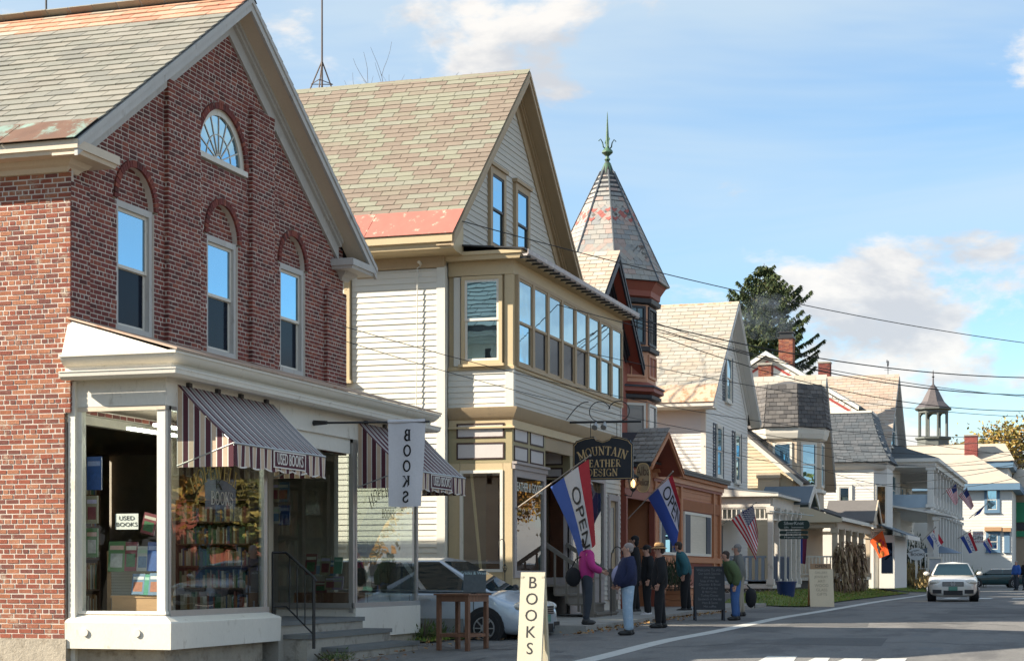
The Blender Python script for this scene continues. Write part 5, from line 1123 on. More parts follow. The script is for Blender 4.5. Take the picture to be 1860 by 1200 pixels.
window(H6, 'S', X6, 10.15, 10.85, 3.5, 5.3, .12, wht2, wht2, proud=.05, lo=screen_g, name='bay_window')
amber = mat('amber lit curtain', (.30, .16, .06), .5, .3, 3)
b = MB(); b.box(-.3, .3, -.02, .06, 3.4, 5.3); b.v = [(X6 + .275 + x * .707 - y * -.707 * -1, Y60 + .275 - x * .707 - y * .707, z) for x, y, z in b.v]; bw = b.obj('bay_window', white, H6); b = MB(); b.box(-.22, .22, .061, .07, 3.5, 5.2); b.v = [(X6 + .275 + x * .707 - y * .707, Y60 + .275 - x * .707 - y * .707, z) for x, y, z in b.v]; b.obj('pane', stain, bw)
b = MB(); b.prism([(X6 - .6, Y60 - 1.0, 2.9), (X6 + 6, Y60 - 1.0, 2.9), (X6 + 6, Y60 + 1, 3.7), (X6 - .6, Y60 + 1, 3.7)], (0, 0, .06)); b.obj('lower_roof', roof_b, H6); solid(H6, 'lower_wall', wht2, (X6 + .0, X6 + 6, Y60 - .4, Y60 + .3, .5, 2.95)); solid(H6, 'lower_window', screen_g, (X6 - .02, X6 + .0, Y60 - .3, Y60 + .2, 1.2, 2.6)); solid(H6, 'lower_eave', wht2, (X6 - .65, X6 + 6, Y60 - 1.05, Y60 - .98, 2.75, 2.94))
# ================================================================ BROWN SLATED GABLE HOUSE BEHIND
HA = thing('brown_slated_house', 'tall gabled house with warm brown slate roof and a small weather vane on its ridge', 'house', (104, 10, .4))
RA = (onY(1512, 752, 10.6).x, onY(1512, 752, 10.6).z, 0, 0, 0, 0); p2 = onY(1633, 683, 10.0); ra0 = (p2.x - 5.6, p2.z - 4.9); RA = (ra0[0], ra0[1], p2.x, p2.z, p2.x + 5.6, p2.z - 4.9)
brs = mat('brown slate', None, .75, .12, 3, .2, 60, cols=[(.40, .32, .25), (.37, .30, .24), (.43, .34, .26), (.38, .33, .28), (.41, .30, .23)], fine=.12)
solid(HA, 'wall', wht2, (RA[0] + .6, RA[4] - .6, 10.4, 26, .4, RA[1] + .1)); MB().prism([(RA[0] + .6, 10.4, RA[1]), (RA[4] - .6, 10.4, RA[1]), (RA[2], 10.4, RA[3] - .4)], (0, .1, 0)).obj('gable_wall', wht2, HA); gable_roof(HA, *RA, 10.0, 30, 10.4, grey_paint, brs, grey_paint, .25, .2)
va = V((5.6, 0, 4.9)); La = va.length; va /= La; na = V((-va.z, 0, va.x)); pieces(HA, 'slate', tiles(V((RA[0], 9.98, RA[1])), V((0, 1, 0)), va, na, lambda s: (0, 16), La, .5, .27, .015), brs, 120, rest='slating')
for z in (RA[1] - 2.6, RA[1] + .8): window(HA, 'F', 10.4, RA[2] - 1.4, RA[2] + 1.4, z, z + 1.9, .1, white, white, proud=.05)
b = MB(); dz = onX(1585, 790, RA[0] + 1.0); b.box(RA[0] - .2, RA[0] + 3, 12.0, 14.2, RA[1] - .6, RA[1] + 2.0); dm_ = b.obj('dormer', wht2, HA); b = MB(); b.prism([(RA[0] - .5, 11.6, RA[1] + 1.75), (RA[0] - .5, 14.6, RA[1] + 2.5), (RA[0] - .5, 14.6, RA[1] + 2.62), (RA[0] - .5, 11.5, RA[1] + 1.86)], (4.5, 0, 0)); b.obj('dormer_roof', wht2, dm_); MB().box(RA[0] - .23, RA[0] - .2, 12.5, 13.7, RA[1] + .2, RA[1] + 1.5).obj('pane', sky_glass, dm_)
c = onY(1498, 680, 20); chimney(HA, c.x, 20, .95, RA[3] - 1.5, onY(1498, 660, 20).z, None, brick_m)
wv = onY(1613, 683, 13); b = MB(); b.tube([wv, wv + V((0, 0, 1.0))], .025, 5); b.beam(wv + V((-.25, 0, .45)), wv + V((.25, 0, .45)), .02, .02); b.beam(wv + V((0, -.25, .45)), wv + V((0, .25, .45)), .02, .02)
hz = [(-.38, 0), (-.3, .02), (-.28, -.16), (-.22, -.16), (-.2, .02), (.1, .02), (.14, -.16), (.2, -.16), (.2, .05), (.34, .2), (.42, .14), (.44, .22), (.32, .34), (.24, .32), (.12, .2), (-.24, .2), (-.36, .12)]
b.prism([wv + V((x, x * .3, .86 + z)) for x, z in hz], (0, .03, 0)); b.obj('weather_vane', dark_metal, HA)
# ================================================================ GREAT WHITE INN WITH TWO-STOREY PORCH
HB = thing('white_porch_inn', 'large white inn with two storeys of columned porches beyond the bell roofed bay', 'inn', (112, 10, .4))
XB, YB, XB1, YBb = 105.0, 8.25, 131.0, 11.6
solid(HB, 'wall', wht2, (XB + .5, XB1, YBb, 24, .4, 7.4)); clap(HB, 'F', YBb, lambda z: [(XB + .5, XB1)], 1.4, 7.3, .2, wht2, 20)
b = MB(); b.box(XB - .5, XB1 + .5, YB - .5, 20, 7.55, 7.75); b.box(XB - .3, XB1 + .3, YB - .3, 20, 7.25, 7.55); b.obj('upper_cornice', wht2, HB)
gr = mat('grey brown shingle', (.22, .19, .155), .9, .15, 2, .3, 40); b = MB(); b.prism([(XB - .5, YB - .5, 7.75), (XB - .5, 14.5, 9.9), (XB - .5, 20, 7.75)], (XB1 - XB, 0, 0)); b.obj('upper_roof', roof_b, HB)
blu = mat('pale blue balcony front', (.36, .46, .55), .6, .1, 2); solid(HB, 'balcony', blu, (XB - .05, XB + .05, YB, YBb, 4.95, 5.7)); solid(HB, 'balcony', wht2, (XB + .05, XB1, YB - .03, YB + .05, 4.95, 5.7)); solid(HB, 'balcony_floor', wht2, (XB, XB1, YB, YBb, 4.8, 4.95))
for x, y in [(XB, YB), (XB, YBb - .2)] + [(XB + 2.6 * k, YB) for k in range(1, 11)]: post(HB, x, y, 4.95, 7.3, .34, wht2); post(HB, x, y, 1.3, 4.8, .34, wht2)
b = MB(); b.prism([(XB - 1.6, YB - 1.3, 4.35), (XB - 1.6, YBb, 5.2), (XB - 1.6, YBb, 5.3), (XB - 1.6, YB - 1.3, 4.45)], (5, 0, 0)); b.obj('lower_roof', wht2, HB)
solid(HB, 'porch_floor', wht2, (XB - 1.4, XB1, YB - .6, YBb, 1.1, 1.3)); railing(HB, (XB - 1.2, YB - .5, 0), (XB - 1.2, YBb, 0), 1.45, 2.3, wht2, 14, w=.07); railing(HB, (XB, YB, 0), (XB1, YB, 0), 1.45, 2.3, wht2, 60, w=.07)
post(HB, XB - 1.2, YB - .4, 1.3, 4.4, .26, wht2); post(HB, XB - 1.2, YBb - .4, 1.3, 4.4, .26, wht2)
solid(HB, 'porch_back', mat('shadowed porch wall', (.14, .13, .12), .8, .2, 1), (XB + .3, XB + .5, YBb - .6, 24, 1.3, 7.2)); solid(HB, 'porch_skirt', mat('dark stone', None), (XB - 1.3, XB1, YB - .5, YBb, .2, 1.1))
for k in range(6): window(HB, 'F', YBb, XB + 1.5 + k * 4, XB + 2.7 + k * 4, 1.7, 4.0, .12, wht2, wht2, proud=.05); window(HB, 'F', YBb, XB + 1.5 + k * 4, XB + 2.7 + k * 4, 5.3, 7.0, .12, wht2, wht2, proud=.05)
# roof and cupola behind the inn
HC = thing('cupola_hall', 'hall with grey brown roof carrying an open arched cupola and spike', 'hall', (118, 14, .4))
a_, b_, c_, d_ = onY(1650, 834, 9.0), onY(1742, 805, 12), onY(1742, 838, 9.0), onY(1655, 806, 12)
rz_ = d_.z; HC1 = MB(); HC1.prism([(112, 11.0, a_.z - 2), (112, 17.5, rz_), (112, 24, a_.z - 2)], (26, 0, 0)); HC1.obj('roof', gr, HC); solid(HC, 'wall', wht2, (112.5, 137.5, 12, 23, .4, a_.z - 1.9))
cu_ = onY(1695, 796, 17.0); dk_ = mat('weathered grey green paint', (.13, .14, .13), .7, .15, 4); cs = cu_.x / 118
def cup(prof, nm, m, n=8): b = MB(); b.lathe([(r * cs, cu_.z + z * cs) for r, z in prof], (cu_.x, cu_.y, 0), n, 0, math.radians(22.5)); return b.obj(nm, m, HC)
cup([(1.05, -1.2), (1.05, -.1), (1.2, -.05), (1.2, .06), (.9, .1)], 'cupola_base', dk_); cup([(1.0, 1.62), (1.0, 1.78), (1.22, 1.84), (1.2, 1.94), (.1, 1.98)], 'cupola_cornice', dk_); cup([(1.22, 1.9), (.75, 2.35), (.3, 3.2), (.06, 3.5), (.03, 4.3), (.01, 4.4)], 'cupola_roof', mat('old tin roof', (.16, .135, .13), .45, .3, 3, .1, metal=.5)); cup([(.03, 3.9), (.1, 3.96), (.03, 4.02)], 'spike_ball', dark_metal)
for k in range(8):
    t = math.radians(22.5 + 45 * k); p = V((cu_.x + .92 * cs * math.cos(t), cu_.y + .92 * cs * math.sin(t), cu_.z)); b = MB(); b.tube([p, p + V((0, 0, 1.65 * cs))], .07 * cs, 6); b.obj('cupola_post', dk_, HC)
    t2_ = math.radians(22.5 + 45 * (k + 1)); q = V((cu_.x + .92 * cs * math.cos(t2_), cu_.y + .92 * cs * math.sin(t2_), cu_.z)); b = MB()
    for i in range(8):
        f0, f1 = i / 8, (i + 1) / 8; h0, h1 = [1.25 + .38 * math.sin(math.pi * f) ** .6 for f in (f0, f1)]
        P = p.lerp(q, f0); Q = p.lerp(q, f1); b.add([(P.x, P.y, cu_.z + h0 * cs), (Q.x, Q.y, cu_.z + h1 * cs), (Q.x, Q.y, cu_.z + 1.68 * cs), (P.x, P.y, cu_.z + 1.68 * cs)], [(0, 1, 2, 3)])
    b.obj('cupola_arch', dk_, HC)
# ================================================================ WHITE HOUSE WITH BLUE TRIM
HD = thing('blue_trimmed_house', 'white house with bright blue window trim and a brick chimney at the street end', 'house', (141, 6.8, .3))
XD = 140.0; ys = [YX(1748, XD), YX(1838, XD)]; zt = onX(1790, 878, XD).z; tb = mat('blue trim', (.12, .21, .31), .6, .1, 3); oc = mat('ochre awning', (.44, .26, .14), .8, .1, 4)
solid(HD, 'wall', wht2, (XD, XD + 9, ys[1], ys[0] + 6, .2, zt)); clap(HD, 'S', XD, lambda z: [(ys[1], ys[0] + 6)], 1, zt - .2, .22, wht2, 35)
pink = mat('pinkish slate roof', (.42, .36, .29), .8, .12, 2, .2, 40); zr = onX(1790, 838, XD + 3).z
b = MB(); b.add([(XD - .6, ys[1] - .6, zt), (XD + 9.6, ys[1] - .6, zt), (XD + 9.6, ys[0] + 6.6, zt), (XD - .6, ys[0] + 6.6, zt), (XD + 4, ys[1] + 3, zr + .6), (XD + 5, ys[0] + 3, zr + .6)], [(0, 1, 4), (1, 2, 5, 4), (2, 3, 5), (3, 0, 4, 5), (0, 3, 2, 1)]); b.obj('roof', pink, HD)
solid(HD, 'eave', tb, (XD - .6, XD + 9.6, ys[1] - .6, ys[0] + 6.6, zt - .5, zt - .02)); solid(HD, 'back_block', wht2, (XD + 6, XD + 14, ys[1] + .5, ys[0] + 6, zt, onX(1790, 838, XD + 6).z)); b = MB(); z_ = onX(1790, 838, XD + 6).z; b.box(XD + 5.6, XD + 14.4, ys[1] + .1, ys[0] + 6.4, z_ - .5, z_ - .02); b.obj('back_eave', tb, HD); b = MB(); z2_ = onX(1790, 814, XD + 7).z; b.prism([(XD + 5.5, ys[1], z_), (XD + 14.5, ys[1], z_), (XD + 14.5, ys[0] + 6.5, z_), (XD + 5.5, ys[0] + 6.5, z_)], (0, 0, .05)); b.prism([(XD + 5.5, ys[1], z_ + .05), (XD + 5.5, ys[0] + 6.5, z_ + .05), (XD + 7.5, ys[0] + 5.5, z2_ + .4), (XD + 7.5, ys[1] + .8, z2_ + .4)], (.3, 0, 0)); b.obj('back_roof', pink, HD)
c = onX(1764, 800, XD + 6); chimney(HD, XD + 6, c.y, 1.0, z_ - .5, onX(1764, 792, XD + 6).z, None, mat('bright red brick', None, .9, .2, 5, .2, 60, cols=[(.30, .07, .06), (.26, .06, .05), (.34, .09, .07)]))
for (x0, x1, y0, y1) in ((1788, 1816, 885, 930), (1791, 1817, 965, 1002), (1824, 1834, 966, 1002)):
    p, q = onX(x0, y1, XD), onX(x1, y0, XD); window(HD, 'S', XD, q.y, p.y, p.z, q.z, .2, tb, white, proud=.06); solid(HD, 'window_awning', oc, (XD - .35, XD, q.y - .1, p.y + .1, q.z + .05, q.z + .35))
# green shop front at the far right
HE = thing('green_shop', 'green boarded shop front at the far end of the street', 'shop building', (146, 4, .3))
p, q = onX(1840, 1000, 138), onX(1900, 905, 138); grn = mat('green boards', (.02, .22, .11), .6, .1, 2)
solid(HE, 'wall', mat('tan wall', (.34, .27, .2), .8, .1, 2), (150, 158, YX(1960, 150), YX(1843, 150) , .2, onX(1850, 890, 150).z)); solid(HE, 'fascia', grn, (149.8, 150, YX(1960, 150), YX(1846, 150), onX(1850, 948, 150).z, onX(1850, 912, 150).z)); solid(HE, 'fascia', grn, (149.8, 150, YX(1960, 150), YX(1846, 150), onX(1850, 974, 150).z, onX(1850, 964, 150).z)); solid(HE, 'trim', navy, (149.78, 150, YX(1960, 150), YX(1846, 150), onX(1850, 962, 150).z, onX(1850, 949, 150).z))
b = MB(); b.prism([(149, YX(1960, 150), onX(1850, 890, 150).z), (149, YX(1843, 150) + .5, onX(1850, 890, 150).z), (153, YX(1843, 150), onX(1850, 850, 150).z), (153, YX(1960, 150), onX(1850, 850, 150).z)], (0, 0, .1)); b.obj('roof', pink, HE)
for q in (H4, H5, H6, H9, HA, HB, HC, HD, HE): resize(q, KS)
# ---------------------------------------------------------------- lawns
grass_g = mat('lawn soil', (.11, .15, .025), .9, .25, 1, .3, 40)
def lawn(name, x0, x1, y0, y1, dens, seed, cut=None):
    xs = rng(x0, x1, 1.0); ys = rng(y0, y1, .5); s = sheet(name, xs, ys, .035, grass_g)
    rr = random.Random(seed); b = MB(); n = int((x1 - x0) * (y1 - y0) * dens)
    for _ in range(n):
        x, y = rr.uniform(x0, x1), rr.uniform(y0, y1); z = GH(x, y) + .03; a = rr.uniform(0, 6.28); h = rr.uniform(.04, .1); w = rr.uniform(.008, .02); dx, dy = math.cos(a) * w, math.sin(a) * w; lx, ly = rr.uniform(-.04, .04), rr.uniform(-.04, .04)
        b.add([(x - dx, y - dy, z), (x + dx, y + dy, z), (x + lx, y + ly, z + h)], [(0, 1, 2)])
    g = b.obj('grass', mat('grass blade', None, .7, .2, 2, cols=[(.15, .24, .03), (.19, .28, .035), (.12, .21, .025), (.25, .28, .05), (.26, .21, .07)]), fix=False); g['kind'] = 'stuff'; return s
lawn('lawn', 56.6, 92, 8.3, 10.95, 110, 1); lawn('lawn', 99, 150, 8.0, 12.5, 45, 2); lawn('verge', 33.3, 36.8, 11.6, 13.6, 120, 4); lawn('verge', 32.0, 33.2, 11.8, 12.4, 150, 5)
lf = random.Random(11); b = MB()
for _ in range(1500):
    if lf.random() < .55: x, y = lf.uniform(63, 92), lf.gauss(9.4, .5)
    elif lf.random() < .7: x, y = lf.uniform(33.0, 48), lf.gauss(9.3, .18)
    else: x, y = lf.uniform(25, 34), lf.uniform(10.6, 12.0)
    z = GH(x, y) + .045; a = lf.uniform(0, 6.28); s = lf.uniform(.02, .05); t = lf.uniform(0, .03)
    b.add([(x + s * math.cos(a + k), y + s * math.sin(a + k), z + t * (k % 2)) for k in (0, 1.7, 3.1, 4.6)], [(0, 1, 2, 3)])
o = b.obj('fallen_leaves', mat('dry leaf', None, .8, .2, 5, cols=[(.30, .16, .05), (.24, .11, .04), (.36, .22, .08), (.18, .09, .04)]), fix=False); o['kind'] = 'stuff'
# ================================================================ SIGNS, FLAGS, STREET OBJECTS
gold = mat('gold leaf', (.62, .42, .20), .45, .15, 5); sign_n = mat('navy sign board', (.008, .012, .02), .4, .2, 4, .1); red_f = mat('red flag cloth', (.50, .025, .045), .85, .12, 3); white_f = mat('white flag cloth', (.72, .70, .70), .85, .08, 3); blue_f = mat('blue flag cloth', (.035, .07, .30), .85, .12, 3); blue_l = mat('bright blue flag cloth', (.06, .14, .50), .85, .12, 3)
# hanging sign of the leather shop
SXg = 41.6; MS = thing('hanging_shop_sign', 'dark navy MOUNTAIN LEATHER DESIGN board with gold letters hanging from a scrolled iron bracket', 'sign', (SXg, 11.9, 4.7))
p0_ = onX(1025, 767, SXg); p1_ = onX(1165, 774, SXg); b = MB(); b.tube([V((SXg, 11.9, p0_.z)), V((SXg, p1_.y, p0_.z - .02))], .028, 8); br = b.obj('bracket_arm', dark_metal, MS)
sc_ = MB(); zc_ = p0_.z
path = [V((SXg, lerp(11.85, 11.3, t), zc_ + .06 + .42 * math.sin(t * 1.7))) for t in [i / 10 for i in range(11)]]
sc_.tube(path, .012, 5); sc_.tube([V((SXg, 11.02 + .26 * math.cos(t), zc_ + .24 + .24 * math.sin(t))) for t in [-1.3 + i * .35 for i in range(13)]], .012, 5); sc_.tube([V((SXg, 10.55 + .26 * math.cos(t), zc_ + .24 + .24 * math.sin(t))) for t in [.2 + i * .35 for i in range(13)]], .012, 5); sc_.obj('scroll', dark_metal, br)
ya, yb = onX(1041, 800, SXg).y, onX(1150, 800, SXg).y; zt, zb = onX(1095, 792, SXg).z, onX(1095, 871, SXg).z; W_ = ya - yb; H_ = zt - zb; cy = (ya + yb) / 2
def outline(i): 
    w, h = W_ / 2 - i, H_ / 2 - i; pts = [(-w, -h), (w, -h), (w, h * .62), (w * .93, h * .7), (w * .9, h * .8), (w * .62, h * .93), (w * .3, h), (w * .22, h * .86), (0, h * .76), (-w * .22, h * .86), (-w * .3, h), (-w * .62, h * .93), (-w * .9, h * .8), (-w * .93, h * .7), (-w, h * .62)]
    return pts
b = MB(); b.prism([(SXg - .03, cy + x, zb + H_ / 2 + z) for x, z in outline(0)], (.06, 0, 0)); b.obj('board', sign_n, MS)
b = MB(); o_ = outline(.03)
for (x0, z0), (x1, z1) in zip(o_, o_[1:] + o_[:1]): b.beam((SXg - .033, cy + x0, zb + H_ / 2 + z0), (SXg - .033, cy + x1, zb + H_ / 2 + z1), .012, .02, (1, 0, 0))
b.obj('gold_border', gold, MS)
R_ = (0, -1, 0); U_ = (0, 0, 1)
serif_on('MOUNTAIN', gold, MS, (SXg - .036, cy, zb + H_ * .67), R_, U_, H_ * .2, sx=.98, bend=1.5, bold=1.1)
serif_on('LEATHER', gold, MS, (SXg - .036, cy, zb + H_ * .38), R_, U_, H_ * .17, sx=1.0, bold=1.1); serif_on('DESIGN', gold, MS, (SXg - .036, cy, zb + H_ * .17), R_, U_, H_ * .17, sx=1.05, bold=1.1)
for y in (11.25, 10.6): MB().tube([(SXg, y, zc_), (SXg, y, zt - .1)], .008, 4).obj('hanger', dark_metal, MS)
for k in range(2): 
    L_ = tag(MB().tube([(SXg - .05, 11.1 - k * .22, zc_ - .02), (SXg - .12, 11.1 - k * .22, zc_ - .1), (SXg - .2, 11.1 - k * .22, zc_ - .16)], [.02, .06, .075], 8).obj('spot_lamp', alu, None, True), ('small silver spot lamp on the iron bracket, the one nearer the wall', 'small silver spot lamp on the iron bracket, the one farther out')[k], 'lamp', 'spot lamps on the sign bracket')
# wooden plaque of the turret shop
XP = 47.3; pl = thing('wooden_plaque', 'tall oval wooden plaque with dark carved letters under the little pediment', 'sign', (XP, 11.3, 3.6)); q0, q1 = onX(1156, 865, XP), onX(1181, 865, XP); zt, zb = onX(1168, 840, XP).z, onX(1168, 894, XP).z; cy = (q0.y + q1.y) / 2; hw = (q0.y - q1.y) / 2; hh = (zt - zb) / 2; zc = (zt + zb) / 2
wd_l = mat('carved plaque wood', (.30, .22, .13), .7, .2, 5, .1)
def sup(n, s): return [(XP, cy + s * hw * math.copysign(abs(math.cos(t)) ** .6, math.cos(t)), zc + s * hh * math.copysign(abs(math.sin(t)) ** .8, math.sin(t))) for t in [2 * math.pi * i / n for i in range(n)]]
MB().prism([(x - .03, y, z) for x, y, z in sup(24, 1)], (.06, 0, 0)).obj('board', wd_l, pl); b = MB(); pp = sup(24, .96)
for i in range(24): b.beam(V(pp[i]) - V((.032, 0, 0)), V(pp[(i + 1) % 24]) - V((.032, 0, 0)), .02, .02, (1, 0, 0))
b.obj('rim', gold, pl); text('Alba', wood_dk, pl, (XP - .036, cy, zc + hh * .42), R_, U_, .36, sx=.62); text('Delicat', wood_dk, pl, (XP - .036, cy, zc - hh * .32), R_, U_, .26, sx=.5); MB().box(XP - .02, XP + .02, cy - hw, 11.95, zt, zt + .04).obj('bracket_arm', dark_metal, pl)
# lanterns
def lantern(px, py, X, label, h):
    p = onX(px, py, X); T = thing('lantern', label, 'lantern', p, 'carriage lanterns along the shopfronts'); s = h / .5; b = MB()
    b.lathe([(.02 * s, .27 * s), (.03 * s, .2 * s), (.14 * s, .12 * s), (.13 * s, .1 * s)], p, 6); b.lathe([(.02 * s, -.2 * s), (.06 * s, -.16 * s), (.07 * s, -.13 * s)], p, 6)
    for k in range(6): t = k * math.pi / 3; b.tube([p + V((.125 * s * math.cos(t), .125 * s * math.sin(t), .11 * s)), p + V((.068 * s * math.cos(t), .068 * s * math.sin(t), -.14 * s))], .007 * s, 4)
    b.tube([p + V((0, 0, -.18 * s)), p + V((0, .05, -.3 * s)), p + V((0, .25, -.26 * s))], .012 * s, 5); b.obj('cage', dark_metal, T)
    b = MB(); b.ell(p - V((0, 0, .02 * s)), .05 * s, .05 * s, .09 * s, 8, 6); b.obj('bulb', mat('lamp glow', (1.0, .55, .2), .5, .05, 2, emit=2.2), T, True)
    b = MB(); b.lathe([(.06 * s, -.13 * s), (.115 * s, .1 * s)], p, 6); b.obj('lamp_glass', clear, T); return T
lantern(1150, 876, 47.2, 'lit black lantern next to the navy sign board', .62); lantern(1257, 897, 57.4, 'lit black lantern above the shuttered shop window', .72); lantern(1298, 909, 61.9, 'lit black lantern at the corner of the white spindled porch', .72)
# flags
def flag(name, label, X, pole0, pole1, hoist0, hoist1, free0, free1, parts, seed=0, group=None, ptx=None, wave=.06, drop=None, pr=.014):
    """flag on a slanting pole: parts = colour bands across the hoist (0..1) or a function; free corners hang down"""
    X0, X1 = X if isinstance(X, tuple) else (X, X)
    P0, P1, A, B, C, D = [onX(q[0], q[1], lerp(X0, X1, k)) for q, k in zip((pole0, pole1, hoist0, hoist1, free0, free1), (0, 1, (hoist0[0] - pole0[0]) / (pole1[0] - pole0[0]), (hoist1[0] - pole0[0]) / (pole1[0] - pole0[0]), .7, 1))]
    T = thing(name, label, 'flag', P0, group); b = MB(); b.tube([P0, P1], pr, 6); b.ell(P1, pr * 2, pr * 2, pr * 2, 6, 4); b.obj('pole', mat('flag pole', (.34, .30, .26), .5, .1, 3), T)
    def S(u, v):
        h = A.lerp(B, u); f = C.lerp(D, u); m = h.lerp(f, v); L = (f - h).length
        m = m + V((wave * math.sin(u * 7 + seed + v * 2.2) * (.15 + v) + .05 * v, 0, 0)) + (B - A) * (.06 * math.sin(v * 3.1 + seed)) * (1 - u) * v; return m
    return T, S
def bands(T, S, cuts, mats_, nv=14, name='cloth'):
    b = MB()
    for i in range(len(cuts) - 1): b.grid(lambda u, v: S(lerp(cuts[i], cuts[i + 1], u), v), 3, nv, i)
    return b.obj(name, mats_, T, 'full', fix=False)
def on_cloth(T, S, txt, mt, u0, u1, v0, v1, name='lettering', bold=False):
    """letters reading along the fly"""
    me = text_mesh(txt, mt, 1.0, 0); xs = [v.co.x for v in me.vertices]; ys = [v.co.y for v in me.vertices]; a, b_, c, d = min(xs), max(xs), min(ys), max(ys)
    bm = bmesh.new(); bm.from_mesh(me); bmesh.ops.triangulate(bm, faces=bm.faces); bmesh.ops.subdivide_edges(bm, edges=bm.edges, cuts=1); bm.to_mesh(me); bm.free()
    for v in me.vertices:
        p = S(lerp(u0, u1, (v.co.y - c) / (d - c)), lerp(v0, v1, (v.co.x - a) / (b_ - a))); v.co = p - V((.012, 0, 0))
    o = link(name, me, T); return o
f1, S1 = flag('open_flag', 'large red, white and blue OPEN flag on a white pole over the shop steps', (37.7, 34.9), (935, 925), (1072, 827), (1000, 884), (1069, 833), (1051, 1010), (1081, 988), None, .4, 'OPEN flags along the shops')
bands(f1, S1, [0, .36, .74, 1], [blue_l, white_f, red_f]); on_cloth(f1, S1, 'OPEN', ink, .43, .68, .2, .97)
f2, S2 = flag('open_flag', 'red, white and blue OPEN flag hanging beside the oval wooden plaque', 48.0, (1140, 942), (1222, 856), (1177, 904), (1221, 862), (1230, 1000), (1236, 915), None, 2.0, 'OPEN flags along the shops', wave=.05)
bands(f2, S2, [0, .42, .84, 1], [blue_f, mat('lilac white flag cloth', (.62, .58, .68), .85, .08, 3), red_f]); on_cloth(f2, S2, 'OPEN', ink, .46, .8, .12, 1.02)
f3, S3 = flag('national_flag', 'US flag hanging from the corner post of the spindled porch', 61.6, (1293, 964), (1374, 912), (1328, 943), (1368, 917), (1375, 1016), (1377, 968), None, 1.0, 'US flags along the street', wave=.05)
def usflag(T, S, nv=10, stars=True):
    b = MB()
    for i in range(13):
        u0, u1 = i / 13, (i + 1) / 13
        def seg(a, c, mi): b.grid(lambda u, v: S(lerp(u0, u1, u), lerp(a, c, v)), 1, nv, mi)
        if i >= 6: seg(0, .4, 2); seg(.4, 1, i % 2)
        else: seg(0, 1, i % 2)
    b.obj('cloth', [red_f, white_f, mat('canton blue', (.02, .03, .13), .85, .1, 3)], T, 'full', fix=False)
    if not stars: return
    st = MB()
    for r in range(9):
        for k in range(6 if r % 2 == 0 else 5):
            u = lerp(6 / 13, 1, (r + .6) / 9.2); v = .4 * ((k + (.6 if r % 2 == 0 else 1.1)) / 6.2); p = S(u, v) - V((.012, 0, 0)); du = (S(u + .01, v) - S(u, v)).normalized(); dv = (S(u, v + .01) - S(u, v)).normalized(); r_ = .032
            st.add([p + (du * math.cos(2.513 * j) + dv * math.sin(2.513 * j)) * r_ for j in range(5)], [(0, 1, 2, 3, 4)])
    o = st.obj('stars', white_f, T, fix=False); o['kind'] = 'stuff'
usflag(f3, S3)
orange = mat('orange flag cloth', (.72, .10, .015), .85, .12, 3); f4_, S4 = flag('autumn_flag', 'orange autumn flag with a black cat shape and pumpkin by the bell roofed bay', 91.0, (1568, 990), (1604, 958), (1579, 982), (1603, 963), (1598, 1013), (1615, 1006), None, .7, wave=.05, pr=.02)
bands(f4_, S4, [0, 1], [orange]); b = MB()
for (u, v, ru, rv, mi) in ((.3, .52, .1, .13, 0), (.36, .36, .07, .07, 0), (.22, .7, .08, .12, 0), (.33, .27, .03, .05, 0), (.43, .3, .03, .05, 0), (.42, .86, .2, .13, 1), (.5, .42, .08, .08, 2), (.65, .3, .12, .06, 3), (.8, .55, .1, .2, 3)):
    b.add([S4(min(1, max(0, u + ru * math.cos(t))), min(1, v + rv * math.sin(t))) - V((.014 + .002 * mi, 0, 0)) for t in [i * .628 for i in range(10)]], [tuple(range(10))], mi)
o = b.obj('printed_picture', [ink, mat('pumpkin print', (.75, .22, .04), .8, .1, 3), mat('yellow print', (.7, .5, .08), .8, .1, 3), red_f], f4_, fix=False)
for (lab, X, a, b_, c, d, e, f) in (('small OPEN flag above the blue garden parasol', 113, (1672, 985), (1699, 957), (1683, 976), (1699, 960), (1697, 1002), (1714, 984)), ('OPEN flag hanging beside the white country gifts sign', 134, (1739, 978), (1763, 963), (1744, 976), (1763, 965), (1762, 1004), (1776, 999)), ('farthest OPEN flag, before the blue trimmed windows', 143, (1780, 987), (1797, 974), (1784, 985), (1796, 976), (1798, 1006), (1802, 990))):
    T, S = flag('open_flag', lab, X, a, b_, c, d, e, f, None, X, 'OPEN flags along the shops', wave=.04, pr=.03); bands(T, S, [0, .34, .72, 1], [blue_f, white_f, red_f], 8); on_cloth(T, S, 'OPEN', blue_f, .42, .66, .12, .92)
for (lab, X, a, b_, c, d, e, f) in (('US flag hanging in folds from the inn balcony', 116, (1712, 898), (1738, 876), (1718, 890), (1737, 876), (1736, 917), (1740, 912)), ('US flag hanging in front of the striped balcony awning', 128, (1738, 910), (1756, 886), (1741, 899), (1756, 885), (1764, 925), (1769, 918))):
    T, S = flag('national_flag', lab, X, a, b_, c, d, e, f, None, X, 'US flags along the street', wave=.06, pr=.03); usflag(T, S, 6, False)
T, S = flag('dark_flag', 'narrow dark blue flag hanging on a pole below the two far US flags', 134, (1760, 941), (1793, 914), (1776, 928), (1791, 915), (1768, 938), (1780, 932), None, 3, wave=.02, pr=.03); bands(T, S, [0, 1], [blue_f], 4)
T, S = flag('striped_banner', 'blue and wine red banner hanging on the tan porch', 76.5, (1448, 978), (1468, 974), (1451, 978), (1466, 975), (1453, 1022), (1463, 1024), None, 1, wave=.05); bands(T, S, [0, .45, 1], [blue_f, mat('wine cloth', (.16, .02, .06), .85, .1, 3)], 6)
